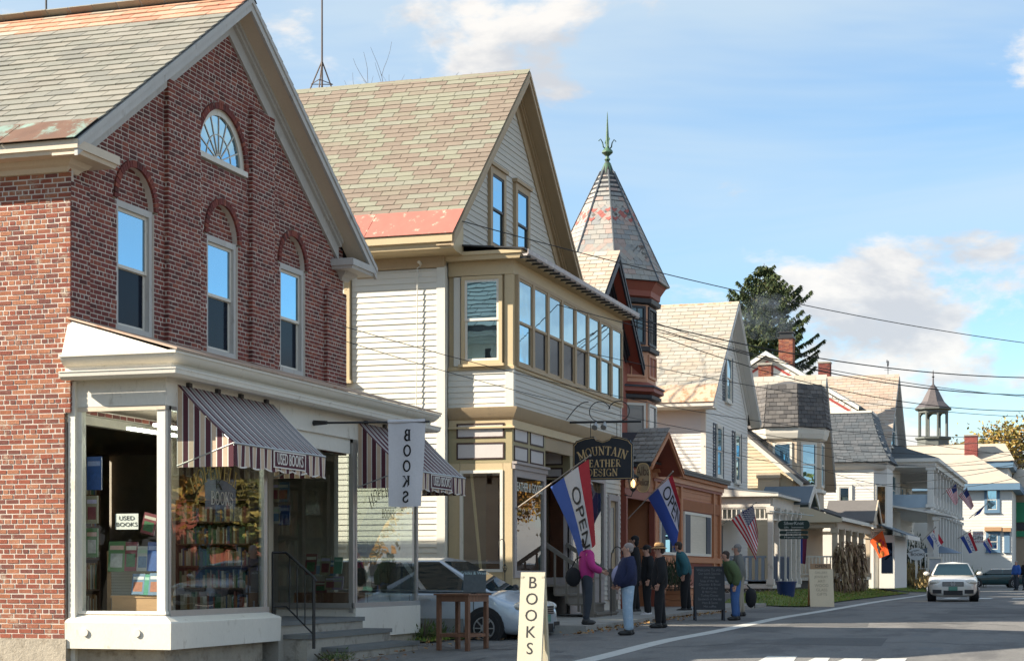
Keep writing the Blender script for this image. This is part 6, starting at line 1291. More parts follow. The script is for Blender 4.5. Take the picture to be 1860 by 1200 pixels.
# A-frame sign boards
cream_b = mat('cream sign board', (.47, .435, .335), .6, .08, 2, .1, col2=(.46, .42, .32), thr=(.66, .8), s2=4)
def aframe(name, label, c, yaw, w, h, spread, m, edge, zlo=0.0):
    T = thing(name, label, 'sign board', c); f = V((math.cos(yaw), math.sin(yaw), 0)); r = V((-f.y, f.x, 0)); out = []
    for s in (1, -1):
        base = V(c) + f * s * spread / 2; top = V(c) + V((0, 0, h)); up = (top - base).normalized(); n = (r.cross(up)).normalized() * (1 if s > 0 else 1)
        if n.dot(f * s) < 0: n = -n
        b = MB(); b.add([base + r * a * w / 2 + up * z * (top - base).length + n * d for z in (zlo, 1) for a, d in ((-1, 0), (1, 0), (1, .018), (-1, .018))], BOXF); b.obj('panel', m, T); out.append((base, up, n, r, (top - base).length))
        for a in (-1, 1): b = MB(); b.beam(base + r * a * (w / 2 - .025) - n * .02, top + r * a * (w / 2 - .025) - n * .02 - up * .05, .04, .045, n); b.obj('leg', edge, T)
    return T, out
c0 = onG(952, 1212); aT, ao = aframe('book_sign_board', 'cream A-frame board lettered BOOKS downwards in black on the near pavement', (c0.x + .12, c0.y - .1, GH(c0.x, c0.y)), math.radians(178), .36, 1.34, .36, cream_b, cream_b)
base, up, n, r, L = ao[0]
rr_ = -r if r.dot(V((SA, -CA, 0))) < 0 else r
for k, ch in enumerate('BOOKS'):
    p = base + up * (L * (.885 - k * .172)) + n * .021; text(ch, ink, aT, p, rr_, up, .235, depth=.001)
# chalk board
c1 = onG(1288, 1126); kT, ko = aframe('chalkboard', 'black chalkboard easel with handwritten menu lines standing on the road by the planter', (c1.x, c1.y, c1.z), math.radians(197), .72, 1.28, .5, mat('chalkboard slate', (.012, .013, .016), .6, .2, 3, .05), mat('painted easel', (.02, .025, .035), .6, .1, 3), .2)
base, up, n, r, L = ko[0]; rr_ = -r if r.dot(V((SA, -CA, 0))) < 0 else r; chalk = mat('chalk', (.15, .15, .16), .9, .3, 20)
for k, (tx, w_) in enumerate((('Welcome To Alba', .85), ('Our lunch Specials', .75), ('this week', .5), ('Soup of the day', .7), ('Chowder & Bread', .85), ('Pie of the day', .7), ('& Hot Cider', .6), ('Turkey Dinner', .6), ('Sandwich of the day', .75), ('Ham & Swiss', .5), ('Hot coffee', .45))):
    if k == 0 or True: text(tx, chalk, kT, base + up * (L * (.93 - k * .067)) + n * .021, rr_, up, .085 if k else .1, depth=.0005, sx=.82)
# gallery board
c2 = onG(1491, 1101); gT, go = aframe('gallery_sign_board', 'pale wooden sandwich board listing art, wood, glass and gifts at the edge of the lawn', (c2.x, c2.y, c2.z), math.radians(197), .76, 1.2, .55, mat('pale board wood', (.72, .60, .42), .7, .08, 2, .1), mat('orange wood edge', (.42, .18, .06), .6, .2, 4))  # panels in a pale yellowish wood tone
base, up, n, r, L = go[0]; rr_ = -r if r.dot(V((SA, -CA, 0))) < 0 else r; faint = mat('faded lettering', (.38, .30, .20), .8, .2, 5)
for k, (tx, h_) in enumerate((('GALLERY', .1), ('JEWELRY', .11), ('ART', .13), ('WOOD', .13), ('GLASS', .13), ('GIFTS', .13))): text(tx, faint, gT, base + up * (L * (.9 - k * .115)) + n * .021, rr_, up, h_, depth=.001)
b = MB(); bb = base + up * (L + .08); b.add([bb + r * a * .33 + up * z + n * d for z in (-.09, .09) for a, d in ((-1, 0), (1, 0), (1, .02), (-1, .02))], BOXF); hd = b.obj('header_board', mat('brown header', (.36, .22, .12), .7, .2, 4), gT); text('OPEN', ink, hd, bb + n * .024, rr_, up, .15, depth=.001)
# green hanging sign
XS = 62.5; sT = thing('green_hanging_sign', 'dark green shop sign of three stacked boards with silver letters hanging before the porch', 'sign', onX(1440, 920, XS)); grn_s = mat('bottle green board', (.008, .028, .022), .45, .15, 4); silv = mat('silver lettering', (.52, .55, .52), .5, .1, 5)
def lozenge(x0, x1, y0, y1, nm):
    a, b_ = onX(x0, y1, XS), onX(x1, y0, XS); cy, cz, w, h = (a.y + b_.y) / 2, (a.z + b_.z) / 2, (a.y - b_.y) / 2, (b_.z - a.z) / 2; pts = []
    for k in range(24): t = 2 * math.pi * k / 24; r_ = h * .9; pts.append((XS - .02, cy + math.copysign(w - r_, math.cos(t)) + r_ * math.cos(t), cz + h * math.sin(t)))
    MB().prism(pts, (.04, 0, 0)).obj(nm, grn_s, sT); return cy, cz, w, h
cy, cz, w, h = lozenge(1413, 1471, 944, 961, 'main_board'); text('SilverKnot', silv, sT, (XS - .026, cy, cz + h * .32), R_, U_, h * 1.05, sx=.98); text('Gifts    Instruments', silv, sT, (XS - .026, cy, cz - h * .55), R_, U_, h * .55, sx=1.0)
for (y0, y1, tx) in ((963, 969.5, 'Jewellery'), (971.5, 978.5, 'Handcrafts')): cy, cz, w, h = lozenge(1416, 1468, y0, y1, 'lower_board'); text(tx, silv, sT, (XS - .026, cy, cz), R_, U_, h * 1.5, sx=1.6)
a, b_ = onX(1398, 928, XS), onX(1478, 936, XS); b = MB(); b.tube([a, b_], .02, 5); b.tube([V((XS, onX(1423, 0, XS).y, a.z)), V((XS, onX(1423, 0, XS).y, onX(0, 945, XS).z))], .01, 4); b.tube([V((XS, onX(1459, 0, XS).y, b_.z)), V((XS, onX(1459, 0, XS).y, onX(0, 945, XS).z))], .01, 4); b.obj('hanger', silv, sT)
# oval book sign, country sign, wine board, small white board
XO = 108; a, b_ = onX(1649, 1017, XO), onX(1680, 994, XO); cy, cz, w, h = (a.y + b_.y) / 2, (a.z + b_.z) / 2, (a.y - b_.y) / 2, (b_.z - a.z) / 2; oT = thing('oval_book_sign', 'pale oval sign lettered BOOKS on a post in the garden bed', 'sign', (XO, cy, GH(XO, cy)))
MB().prism([(XO, cy + w * math.cos(t), cz + h * math.sin(t)) for t in [i * math.pi / 12 for i in range(24)]], (.05, 0, 0)).obj('board', mat('pale sign paint', (.50, .53, .56), .6, .08, 3), oT); text('BOOKS', ink, oT, (XO - .01, cy - w * .18, cz - h * .1), R_, U_, h * .62, sx=1.1); text('Misty Valley', ink, oT, (XO - .01, cy + w * .35, cz + h * .45), (0, -1, .25), (0, .25, 1), h * .36, sx=1.1); MB().box(XO + .05, XO + .15, cy - .06, cy + .06, GH(XO, cy) - .2, cz).obj('post', wht2, oT)
XO = 138; a, b_ = onX(1767, 988, XO), onX(1786, 964, XO); cT = thing('country_gifts_sign', 'white sign with red letters between the two far OPEN flags', 'sign', (XO, (a.y + b_.y) / 2, a.z)); MB().box(XO, XO + .06, b_.y, a.y, a.z, b_.z).obj('board', white_f, cT); text('COUNTRY', redt, cT, (XO - .01, (a.y + b_.y) / 2, lerp(a.z, b_.z, .8)), R_, U_, .24); text('Gifts', ink, cT, (XO - .01, (a.y + b_.y) / 2, lerp(a.z, b_.z, .5)), R_, U_, .42); text('CRAFTS', redt, cT, (XO - .01, (a.y + b_.y) / 2, lerp(a.z, b_.z, .2)), R_, U_, .22)
XO = 94; a, b_ = onX(1581, 1017, XO), onX(1607, 989, XO); vT = thing('maroon_notice_board', 'dark maroon notice board with pale lettering below the orange flag', 'sign', (XO, (a.y + b_.y) / 2, GH(XO, 9))); MB().box(XO, XO + .06, b_.y, a.y, a.z, b_.z).obj('board', maroon, vT); text('VALLEY', pale, vT, (XO - .01, (a.y + b_.y) / 2, lerp(a.z, b_.z, .45)), R_, U_, .17); text('ASSOCIATION', pale, vT, (XO - .01, (a.y + b_.y) / 2, lerp(a.z, b_.z, .2)), R_, U_, .085)
for y in (a.y, b_.y): MB().box(XO + .0, XO + .08, y - .04, y + .04, GH(XO, y) - .1, b_.z + .05).obj('post', white, vT)
MB().box(XO - .01, XO + .05, b_.y, a.y, a.z - .2, a.z - .1).obj('lower_board', maroon, vT)
XO = 112; a, b_ = onX(1685, 1036, XO), onX(1712, 1011, XO); nT = thing('white_framed_board', 'white framed poster board half hidden behind the white sedan roof', 'sign', (XO, (a.y + b_.y) / 2, a.z)); MB().box(XO, XO + .06, b_.y, a.y, a.z - .4, b_.z).obj('board', mat('poster', (.45, .48, .52), .6, .3, 3), nT); b = MB(); ring(b, b_.y, a.y, a.z - .4, b_.z, .1, 0, .05, face('S', XO)); b.obj('frame', white, nT)
# parasol
XO = 116; p = onX(1702, 992, XO); pT = thing('garden_parasol', 'faded blue garden parasol open above a brown cafe terrace', 'parasol', (p.x, p.y, GH(XO, p.y))); b = MB(); b.lathe([(1.55, -.42), (.75, -.1), (.03, .1)], p, 8); b.obj('canopy', mat('faded blue canvas', (.20, .26, .34), .8, .1, 2), pT); MB().tube([V((p.x, p.y, GH(XO, p.y))), p], .03, 6).obj('pole', wood_dk, pT)
# tall stool table and framed picture
tb_ = mat('reddish wood', (.17, .08, .045), .55, .25, 5, .15, 40, col2=(.24, .11, .06), thr=(.5, .66), s2=5, stretch=(3, 3, .7)); t0 = onG(850, 1180); TB = thing('high_wooden_table', 'tall narrow reddish wood table with four legs beside the minivan wheel', 'table', t0)
mz = t0.z; H_ = 1.0; rot = MX.Rotation(math.radians(-14), 4, 'Z')
def tbx(nm, *bx): 
    b = MB(); b.box(*bx); b.xf(MX.Translation(t0 + V((0, .1, 0))) @ rot); return b.obj(nm, tb_, TB)
for i, sx_ in enumerate((-1, 1)):
    for sy_ in (-1, 1): tbx('leg', sx_ * .3 - .035, sx_ * .3 + .035, sy_ * .3 - .035, sy_ * .3 + .035, 0, H_ - .14)
tbx('apron', -.335, .335, -.335, .335, H_ - .14, H_ - .03); tbx('tabletop', -.37, .37, -.37, .37, H_ - .03, H_)
for s in (-1, 1): tbx('stretcher', -.27, .27, s * .3 - .02, s * .3 + .02, .24, .3); tbx('stretcher', s * .3 - .02, s * .3 + .02, -.27, .27, .24, .3)
pc = onD(865, 1072, (t0 - V((0, 0, 0))).dot(V((CA, SA, 0))) + .1); PF = thing('framed_notice', 'small dark framed picture with pale heading leaning on the high wooden table', 'picture', (t0.x, t0.y, H_ + mz))
fr_ = V((-math.cos(.25), -math.sin(.25), 0)); rr2 = V((SA, -CA, 0)); upv = (V((0, 0, 1)) - fr_ * .25).normalized(); cc = V((t0.x, t0.y, 0)) + rr2 * .12 + V((0, 0, mz + H_ + .21)); nn2 = rr2.cross(upv); nn2 = nn2 if nn2.dot(fr_) > 0 else -nn2
b = MB(); b.add([cc + rr2 * x + upv * z + nn2 * d for z in (-.2, .2) for x, d in ((-.2, -.015), (.2, -.015), (.2, .015), (-.2, .015))], BOXF); b.obj('board', mat('dark photo print', (.05, .055, .05), .3, .6, 14), PF); text('Tracks & Weeks', mat('pale blue print', (.4, .52, .52), .7, .1, 3), PF, cc + upv * .15 + nn2 * .017, rr2, upv, .075, depth=.0005); MB().box(cc.x - .05, cc.x + .05, cc.y - .05, cc.y + .05, mz + H_ + .0, mz + H_ + .02).obj('stand', dark_metal, PF)
# iron plant hook by the leather shop
pH = onX(917, 1040, 37.3); kT2 = thing('iron_plant_hook', 'black iron crook with a twisted cage in front of the buff shop corner', 'garden hook', (pH.x, pH.y, .2)); zt = onX(917, 980, 37.3).z; b = MB(); b.tube([V((pH.x, pH.y, .1)), V((pH.x, pH.y, zt - .1))] + [V((pH.x, pH.y + .07 - .07 * math.cos(t), zt - .1 + .12 * math.sin(t))) for t in [i * .45 for i in range(1, 8)]] + [V((pH.x, pH.y + .14, zt - .35))], .01, 5); b.obj('rod', it, kT2)
zk = onX(917, 1031, 37.3).z; b = MB()
for k in range(4): b.tube([V((pH.x + .05 * math.sin(math.pi * t) * math.cos(k * 1.57 + t * 3), pH.y + .05 * math.sin(math.pi * t) * math.sin(k * 1.57 + t * 3), zk - .1 + .2 * t)) for t in [i / 6 for i in range(7)]], .006, 4)
b.obj('twisted_cage', it, kT2)
hk = onX(1110, 1040, 41); kT3 = thing('shepherd_crook', 'thin black shepherd crook standing by the grey side door', 'garden hook', (hk.x, hk.y, .2)); zt = onX(1118, 992, 41).z; b = MB(); b.tube([V((hk.x, hk.y, .15)), V((hk.x, hk.y, zt - .3))] + [V((hk.x, hk.y - .15 + .15 * math.cos(t), zt - .3 + .3 * math.sin(t))) for t in [i * .4 for i in range(1, 8)]], .012, 5); b.obj('rod', it, kT3)
# ---------------------------------------------------------------- books and notices in the bookshop windows
BC = [(.10, .2, .08), (.05, .14, .06), (.42, .42, .38), (.03, .09, .28), (.35, .12, .06), (.3, .27, .18), (.12, .2, .3), (.2, .05, .06), (.04, .25, .16), (.26, .2, .35)]
def book(c, right, up, w, h, ci, label, tilt=.18, group='books shown in the bookshop window', pic=None):
    right = V(right).normalized(); up = V(up).normalized(); n = up.cross(right); n = -n if n.dot(V(c) - CAMP) > 0 else n
    up = (up - n * tilt).normalized(); n = right.cross(up); n = -n if n.dot(V(c) - CAMP) > 0 else n; c = V(c); b = MB()
    def bx(x0, x1, z0, z1, d0, d1, mi): b.add([c + right * x + up * z + n * d for z in (z0, z1) for x, d in ((x0, d0), (x1, d0), (x1, d1), (x0, d1))], BOXF, mi)
    bx(-w / 2, w / 2, -h / 2, h / 2, 0, .004, 0); bx(-w / 2 + .004, w / 2 - .004, -h / 2 + .004, h / 2 - .004, -.02, 0, 1); bx(-w / 2, w / 2, -h / 2, h / 2, -.024, -.02, 0)
    bx(-w * .42, w * .42, h * .22, h * .36, .0045, .005, 2); bx(-w * .36, w * .36, -h * .36, h * .1, .0045, .005, 3)
    k = ci % len(BC); c2 = BC[(ci * 3 + 4) % len(BC)]
    return tag(b.obj('book', [mat('book cover %s' % 'abcdefghij'[k], BC[k], .45, .15, 9), pale, mat('title block %s' % 'abcdefghij'[(k + 3) % 10], tuple(min(.7, q + .25) for q in c2), .5, .2, 30), mat('cover picture %s' % 'abcdefghij'[(ci * 7 + 2) % 10], BC[(ci * 7 + 2) % 10], .45, .6, 16)], None), label, 'book', group)
D = (0, -1, 0); UP = (0, 0, 1); XB_ = 22.95
row1 = [(212, 1010, .27, .44, 0, 'green landscape book standing at the end of the upper display row'), (238, 1010, .2, .42, 7, 'dark red and green portrait book in the upper display row'), (259, 1014, .19, .36, 2, 'white book with blue foot in the upper display row'), (279, 1010, .2, .42, 3, 'blue and white book by the corner post in the upper row')]
for px, py, w, h, ci, lb in row1: book(onX(px, py, XB_), D, UP, w, h, ci, lb, .1)
row2 = [(251, 1060, .2, .3, 6, 'pale blue book leaning on the wooden crate'), (267, 1061, .18, .3, 8, 'green and purple book on the wooden crate'), (282, 1060, .2, .32, 6, 'tall sea blue book on the wooden crate by the corner post')]
for px, py, w, h, ci, lb in row2: book(onX(px, py, XB_ - .1), D, UP, w, h, ci, lb, .2)
for (px, py, w, h, ci, lb) in ((171, 859, .24, .48, 3, 'blue and green book with a face hung at the top by the wall post'), (167, 925, .19, .4, 5, 'grey and cream book hung in the middle by the wall post'), (167, 985, .19, .42, 0, 'dark green book hung lowest by the wall post')): book(onX(px, py, 22.8), D, UP, w, h, ci, lb, .0)
book(onX(271, 951, 22.85), (0, -1, -.25), (0, -.25, 1), .22, .3, 7, 'red and blue puzzle book tilted next to the USED BOOKS notice', 0)
nb = thing('used_books_notice', 'white USED BOOKS notice in the sunlit side window', 'notice', onX(231, 946, 22.72)); a, b_ = onX(210, 961, 22.72), onX(251, 932, 22.72); MB().box(22.72, 22.73, b_.y, a.y, a.z, b_.z).obj('card', mat('white card', (.78, .77, .72), .7, .03, 2), nb); cyn = (a.y + b_.y) / 2
text('USED', ink, nb, (22.715, cyn, lerp(a.z, b_.z, .7)), R_, U_, .085, sx=1.25, depth=.0005); text('BOOKS', ink, nb, (22.715, cyn, lerp(a.z, b_.z, .3)), R_, U_, .085, sx=1.25, depth=.0005)
CR = thing('wooden_crate', 'pale wooden crate on the window floor under the leaning books', 'crate', onX(245, 1108, 22.9)); a, b_ = onX(203, 1110, 22.85), onX(289, 1085, 22.85); pine = mat('pine board', (.55, .33, .17), .6, .2, 3, .1, 40, stretch=(1, 1, 6)); MB().box(22.85, 23.25, b_.y, a.y, .605, b_.z).obj('box', pine, CR); MB().box(22.84, 23.3, b_.y - .02, a.y + .02, b_.z, b_.z + .03).obj('lid', pine, CR)
PGB = thing('pegboard_stand', 'white perforated board standing behind the crate in the side window', 'display stand', onX(240, 1090, 23.3)); a, b_ = onX(200, 1090, 23.3), onX(292, 1012, 23.3); peg = mat('perforated board', (.52, .5, .43), .8, .06, 3); MB().box(23.3, 23.33, b_.y, a.y, .6, b_.z).obj('board', peg, PGB); hl = MB()
for i in range(24):
    for j in range(14): y, z = lerp(b_.y + .03, a.y - .03, i / 23), lerp(.85, b_.z - .03, j / 13); hl.add([(23.297, y + .006 * math.cos(t), z + .006 * math.sin(t)) for t in (0, 1.05, 2.1, 3.14, 4.2, 5.2)], [(0, 1, 2, 3, 4, 5)])
hl.obj('holes', dark_metal, PGB, fix=False)['kind'] = 'stuff'; MB().box(23.28, 23.36, a.y - .02, a.y + .04, .6, b_.z + .1).obj('edge_strip', pine, PGB)
for k, yy in enumerate((12.62, 13.05)): b = MB(); b.box(22.9, 25.4, yy, yy + .06, 3.3 - k * .04, 3.34 - k * .04); tag(b.obj('tube_light', mat('fluorescent tube', (.95, 1.0, .85), .5, 0, 1, emit=7), None), ('fluorescent tube light under the shop ceiling close to the side window', 'fluorescent tube light under the shop ceiling farther inside')[k], 'light', 'tube lights in the bookshop window')
# shelves of books inside
def bookcase(name, label, x0, x1, y, z0, z1, side='F', seed=1, nrow=5):
    T = thing(name, label, 'bookcase', ((x0 + x1) / 2, y, z0)); mp = face(side, y); b = MB(); lbox(b, mp, x0, x1, -.3, -.27, z0, z1); h = (z1 - z0) / nrow
    for k in range(nrow + 1): lbox(b, mp, x0, x1, -.27, 0, z0 + k * h - .012, z0 + k * h + .012)
    for x in (x0, x1 - .025): lbox(b, mp, x, x + .025, -.27, 0, z0, z1)
    b.obj('case', wood_dk, T); rr = random.Random(seed); s = MB()
    for k in range(nrow):
        x = x0 + .04
        while x < x1 - .07:
            w = rr.uniform(.02, .05); hh = h * rr.uniform(.6, .88); lbox(s, mp, x, x + w - .003, -.24, -.04 - rr.uniform(0, .02), z0 + k * h + .013, z0 + k * h + hh); x += w
    o = s.obj('book_spines', mat('book spines', None, .6, .2, 4, cols=[(.2, .06, .04), (.3, .25, .18), (.05, .08, .16), (.06, .13, .07), (.35, .3, .22), (.1, .06, .05), (.25, .13, .05), (.4, .37, .3)]), T); o['kind'] = 'stuff'
bookcase('bookcase', 'dark bookcase full of books deep inside the near display window', 23.0, 26.4, 15.6, .4, 3.0, seed=3); bookcase('bookcase', 'full bookcase standing across the near display window behind the pegboard', 12.42, 13.72, 25.5, .61, 2.35, 'S', 9, 5); bookcase('bookcase', 'dark bookcase seen through the side glass of the shop entry', 29.6, 32.2, 15.2, .4, 2.9, seed=4); bookcase('bookcase', 'narrow bookcase against the pier of the shop entry', 14.3, 15.5, 29.9, .4, 2.7, 'S', 5)
Xe = 29.55
for k, (px, py, w, h, ci, lb) in enumerate(((496, 893, .26, .36, 5, 'brown book hung in the upper row beside the entry glass'), (514, 893, .24, .36, 6, 'blue book hung in the upper row beside the entry glass'), (499, 935, .24, .3, 2, 'pale book hung in the middle row beside the entry glass'), (516, 935, .22, .36, 3, 'dark blue book hung in the middle row beside the entry glass'), (565, 1024, .22, .38, 7, 'brown paperback with purple head in the entry display'), (578, 1030, .16, .32, 2, 'narrow cream book in the entry display'), (591, 1026, .2, .36, 5, 'olive landscape book in the entry display'), (604, 1031, .15, .28, 6, 'small pale blue book in the entry display'), (614, 1026, .16, .3, 8, 'bright green book in the entry display'), (583, 1065, .24, .2, 7, 'dark red book lying low in the entry display'), (600, 1058, .22, .24, 5, 'cream book low in the entry display'), (614, 1058, .2, .24, 9, 'violet book low in the entry display'))): book(onX(px, py, Xe + (.02 if k < 4 else .25)), D, UP, w, h, ci, lb, .02 if k < 4 else .2, 'books shown beside the bookshop entry')
b = MB(); b.box(29.5, 30.3, 12.45, 13.5, .6, .85); tag(b.obj('display_plinth', mat('brown plinth', (.16, .07, .04), .6, .2, 3), None), 'brown wooden plinth carrying the books beside the entry', 'display plinth')
# shop name on the glass
gl_y = mat('gold window lettering', (.55, .42, .14), .5, .2, 6)
xc = (SX0 + .13 + 25.72) / 2
serif_on("HOPEWELL'S", gl_y, H1, (xc, SY + .001, 2.72), (1, 0, 0), U_, .24, sx=1.1, bend=1.5, bold=.8); serif_on('BOOKS', pale, H1, (xc + .12, SY + .001, 2.32), (1, 0, 0), U_, .2, sx=1.0, bold=.8)
xc = (29.53 + SX1 - .09) / 2
serif_on("HOPEWELL'S", ink, H1, (xc, SY + .001, 2.72), (1, 0, 0), U_, .24, sx=1.1, bend=1.5, bold=.8); serif_on('BOOKS', ink, H1, (xc + .05, SY + .001, 2.3), (1, 0, 0), U_, .17, sx=1.0, bold=.8)
NS = thing('shop_name_board', "cream board ending in LL'S above the bookshop entry", 'sign', (27.4, SY, 3.3)); Xn = 29.3; a, b_ = onX(545, 822, Xn), onX(581, 793, Xn); MB().box(Xn, Xn + .03, b_.y, a.y + .6, a.z, b_.z).obj('board', mat('cream board', (.6, .52, .38), .7, .08, 2), NS); serif_on("WELL'S", ink, NS, (Xn - .004, (a.y + b_.y) / 2 + .2, (a.z + b_.z) / 2), R_, U_, .17, sx=.9)
# ---------------------------------------------------------------- vehicles
tyre_m = mat('tyre rubber', (.018, .018, .019), .85, .1, 6, .1); alloy = mat('wheel alloy', (.45, .45, .45), .35, .1, 6, 0, metal=.8); trim_b = mat('black plastic', (.016, .016, .018), .5, .1, 6); car_glass = dark_glass('car window', (.012, .03, .038), 1.7, .02, .001); lamp_w = mat('headlamp glass', (.62, .58, .5), .15, .2, 20, 0, coat=.6); plate_g = mat('green number plate', (.10, .26, .20), .5, .1, 5); red_l = mat('tail lamp', (.45, .02, .03), .2, .2, 10, coat=.5)
def car(name, label, loc, yaw, paint, L=4.5, W=1.78, H=1.46, wb=2.58, fo=.88, belt=.93, hood=.9, nose=.68, ws=(.98, .28), rear=(-1.35, -1.95), deck=.98, roofw=.58, wr=.315, lower=None, van=False):
    """car with its length along local x (front +x): lofted body, glasshouse, glass, wheels with tyres and rims, lamps, mirrors"""
    T = thing(name, label, 'car', (0, 0, 0)); w = W / 2; xf, xr = L / 2, -L / 2; fx = xf - fo; rx_ = fx - wb
    # stations: x, half width, bottom, shoulder, top centre
    st = [(xf, w * .62, .24, nose - .12, nose - .05), (xf - .06, w * .82, .19, nose, nose + .06), (xf - .3, w * .95, .17, nose + .08, lerp(nose, hood, .6)), (xf - .7, w * .99, .2, lerp(nose, belt, .6), lerp(nose, hood, .95)), (ws[0] + .1, w, .2, belt - .04, hood + .06), (ws[0] - .5, w, .2, belt, belt + .05), (0, w, .2, belt + .01, belt + .06), (rear[0] + .2, w, .2, belt + .02, belt + .06), (rear[1], w * .98, .22, belt + .02, deck), (xr + .3, w * .94, .26, belt, deck - .01), (xr + .06, w * .84, .3, belt - .08, deck - .08), (xr, w * .66, .36, belt - .25, deck - .25)]
    b = MB(); sec = []
    for x, hw, z0, zs, zt in st:
        h = [(0, z0), (hw * .8, z0), (hw * .97, z0 + .1), (hw * 1.0, lerp(z0, zs, .5)), (hw * .985, zs - .06), (hw * .93, zs), (hw * .55, lerp(zs, zt, .8)), (0, zt)]
        sec.append([(x, y, z) for y, z in h] + [(x, -y, z) for y, z in h[-2:0:-1]])
    n = len(sec[0]); b.v = [p for s in sec for p in s]; b.f = [(i * n + k, i * n + (k + 1) % n, (i + 1) * n + (k + 1) % n, (i + 1) * n + k) for i in range(len(sec) - 1) for k in range(n)] + [tuple(range(n)), tuple(range((len(sec) - 1) * n, len(sec) * n))]
    b.m = [0] * len(b.f); body = b.obj('body', paint, T, 'full'); sm = body.modifiers.new('smooth', 'SUBSURF'); sm.levels = sm.render_levels = 2
    if lower: MB().box(rx_ + .45, fx - .45, -w * .995, w * .995, .22, .52).obj('lower_cladding', lower, T)
    # glasshouse
    zb_ = belt + .01; zr = H; rw = roofw * 1.0; g = MB()
    P = {}
    for s in (1, -1):
        P[s] = [V((ws[0], s * w * .9, zb_)), V((ws[1], s * rw, zr - .06)), V((rear[0], s * rw, zr - .06)), V((rear[1], s * w * .88, zb_ + .04))]
    rc = [V((ws[1] - .1, 0, zr)), V((rear[0] + .1, 0, zr))]
    A, B_ = P[1], P[-1]
    g.v = A + B_ + rc; g.f = [(0, 1, 2, 3), (7, 6, 5, 4), (0, 4, 5, 1), (3, 2, 6, 7), (1, 8, 9, 2), (5, 6, 9, 8), (1, 5, 8), (2, 9, 6), (0, 3, 7, 4)]; g.m = [0] * 9; gh = g.obj('roof', paint, T)
    bv = gh.modifiers.new('bevel', 'BEVEL'); bv.width = .07; bv.segments = 3
    for p in gh.data.polygons: p.use_smooth = True
    def inset(q, k, d, nm):
        c = sum(q, V()) / len(q); n_ = (q[1] - q[0]).cross(q[2] - q[0]).normalized(); n_ = -n_ if n_.dot(c - V((0, 0, .9))) < 0 else n_
        MB().add([p.lerp(c, k) + n_ * d for p in q], [tuple(range(len(q)))]).obj(nm, car_glass, T)
    inset([A[0], A[1], B_[1], B_[0]], .1, .012, 'windscreen'); inset([A[3], A[2], B_[2], B_[3]], .12, .012, 'rear_window')
    for S_ in (A, B_):
        cuts = [0, .46, .94] if not van else [0, .34, .68, .97]
        for i in range(len(cuts) - 1):
            lo_ = lambda t: S_[0].lerp(S_[3], lerp(.05, .97, t)); hi_ = lambda t: S_[1].lerp(S_[2], t)
            q = [lo_(cuts[i]), hi_(cuts[i]), hi_(cuts[i + 1]), lo_(cuts[i + 1])]; inset(q, .12, .012, 'side_window')
    # wheels
    for x in (fx, rx_):
        for s in (1, -1):
            c = V((x, s * (w - .1), wr)); b = MB(); b.disc((x, s * (w - .28), wr + .02), (0, s, 0), wr + .07, .285, 24); b.obj('wheel_arch', trim_b, T)
            b = MB(); b.tube([c + V((0, -s * .1, 0)), c + V((0, -s * .08, 0)), c + V((0, s * .1, 0)), c + V((0, s * .115, 0)), c + V((0, s * .115, 0))], [wr * .9, wr, wr, wr * .95, wr * .7], 24); ty = b.obj('wheel', tyre_m, T, True)
            b = MB(); b.tube([c + V((0, s * .1, 0)), c + V((0, s * .12, 0))], [wr * .66, wr * .64], 20); b.obj('rim', trim_b, ty)
            b = MB()
            for k in range(8): t = k * math.pi / 4; d = V((math.cos(t), 0, math.sin(t))); b.beam(c + V((0, s * .124, 0)) + d * .04, c + V((0, s * .122, 0)) + d * wr * .64, .02, .075, (0, s, 0))
            b.disc(c + V((0, s * .118, 0)), (0, s, 0), .075, .014, 12); rr_ = 24; b.tube([c + V((wr * .64 * math.cos(k * 6.2832 / rr_), s * .122, wr * .64 * math.sin(k * 6.2832 / rr_))) for k in range(rr_ + 1)], .016, 5); b.obj('spokes', alloy, ty)
    # lamps, grille, mirrors, plate
    for s in (1, -1):
        e = MB(); e.ell((xf - .26, s * w * .7, nose + .03), .21, .235, .105, 14, 8); e.obj('headlight', lamp_w, T, True); e = MB(); e.ell((xf - .15, s * w * .66, nose + .02), .1, .085, .07, 10, 6); e.obj('headlight_lens', mat('lamp lens', (.8, .78, .7), .1, .1, 30, 0, emit=.0, coat=1), T, True)
        e = MB(); e.ell((xr + .16, s * w * .78, belt - .12), .12, .17, .13, 12, 8); e.obj('tail_light', red_l, T, True)
        e = MB(); e.ell((ws[0] - .25, s * (w + .07), belt + .09), .07, .11, .08, 12, 8); e.obj('mirror', paint if not van else trim_b, T, True); e = MB(); e.beam((ws[0] - .22, s * w * .93, belt + .02), (ws[0] - .22, s * (w + .08), belt + .07), .05, .04); e.obj('mirror_arm', trim_b, T)
        e = MB(); e.box(xf - .1, xf - .005, s * w * .5 - .16 * 1, s * w * .5 + .16, .3, .44); e.xf(MX.Translation((0, s * .12, 0))); e.obj('fog_grille', trim_b, T)
        for x in (.25, .05 - (0 if van else .0)):
            pass
        e = MB(); e.box(.18, .36, s * (w + .004) - .012, s * (w + .004) + .012, belt - .14, belt - .11); e.obj('door_handle', paint, T)
        for x in (ws[0] - .35, -.12, -1.05): e = MB(); e.box(x - .006, x + .006, s * w - .004, s * w + .006, .34, belt - .03); e.obj('door_seam', trim_b, T)
    e = MB(); e.box(xf - .13, xf + .0, -w * .42, w * .42, nose - .12, nose + .04); e.obj('grille', trim_b, T); e = MB()
    for k in range(3): e.box(xf - .1, xf + .012, -w * .4, w * .4, nose - .1 + k * .045, nose - .085 + k * .045)
    e.obj('grille_bars', alloy, T)
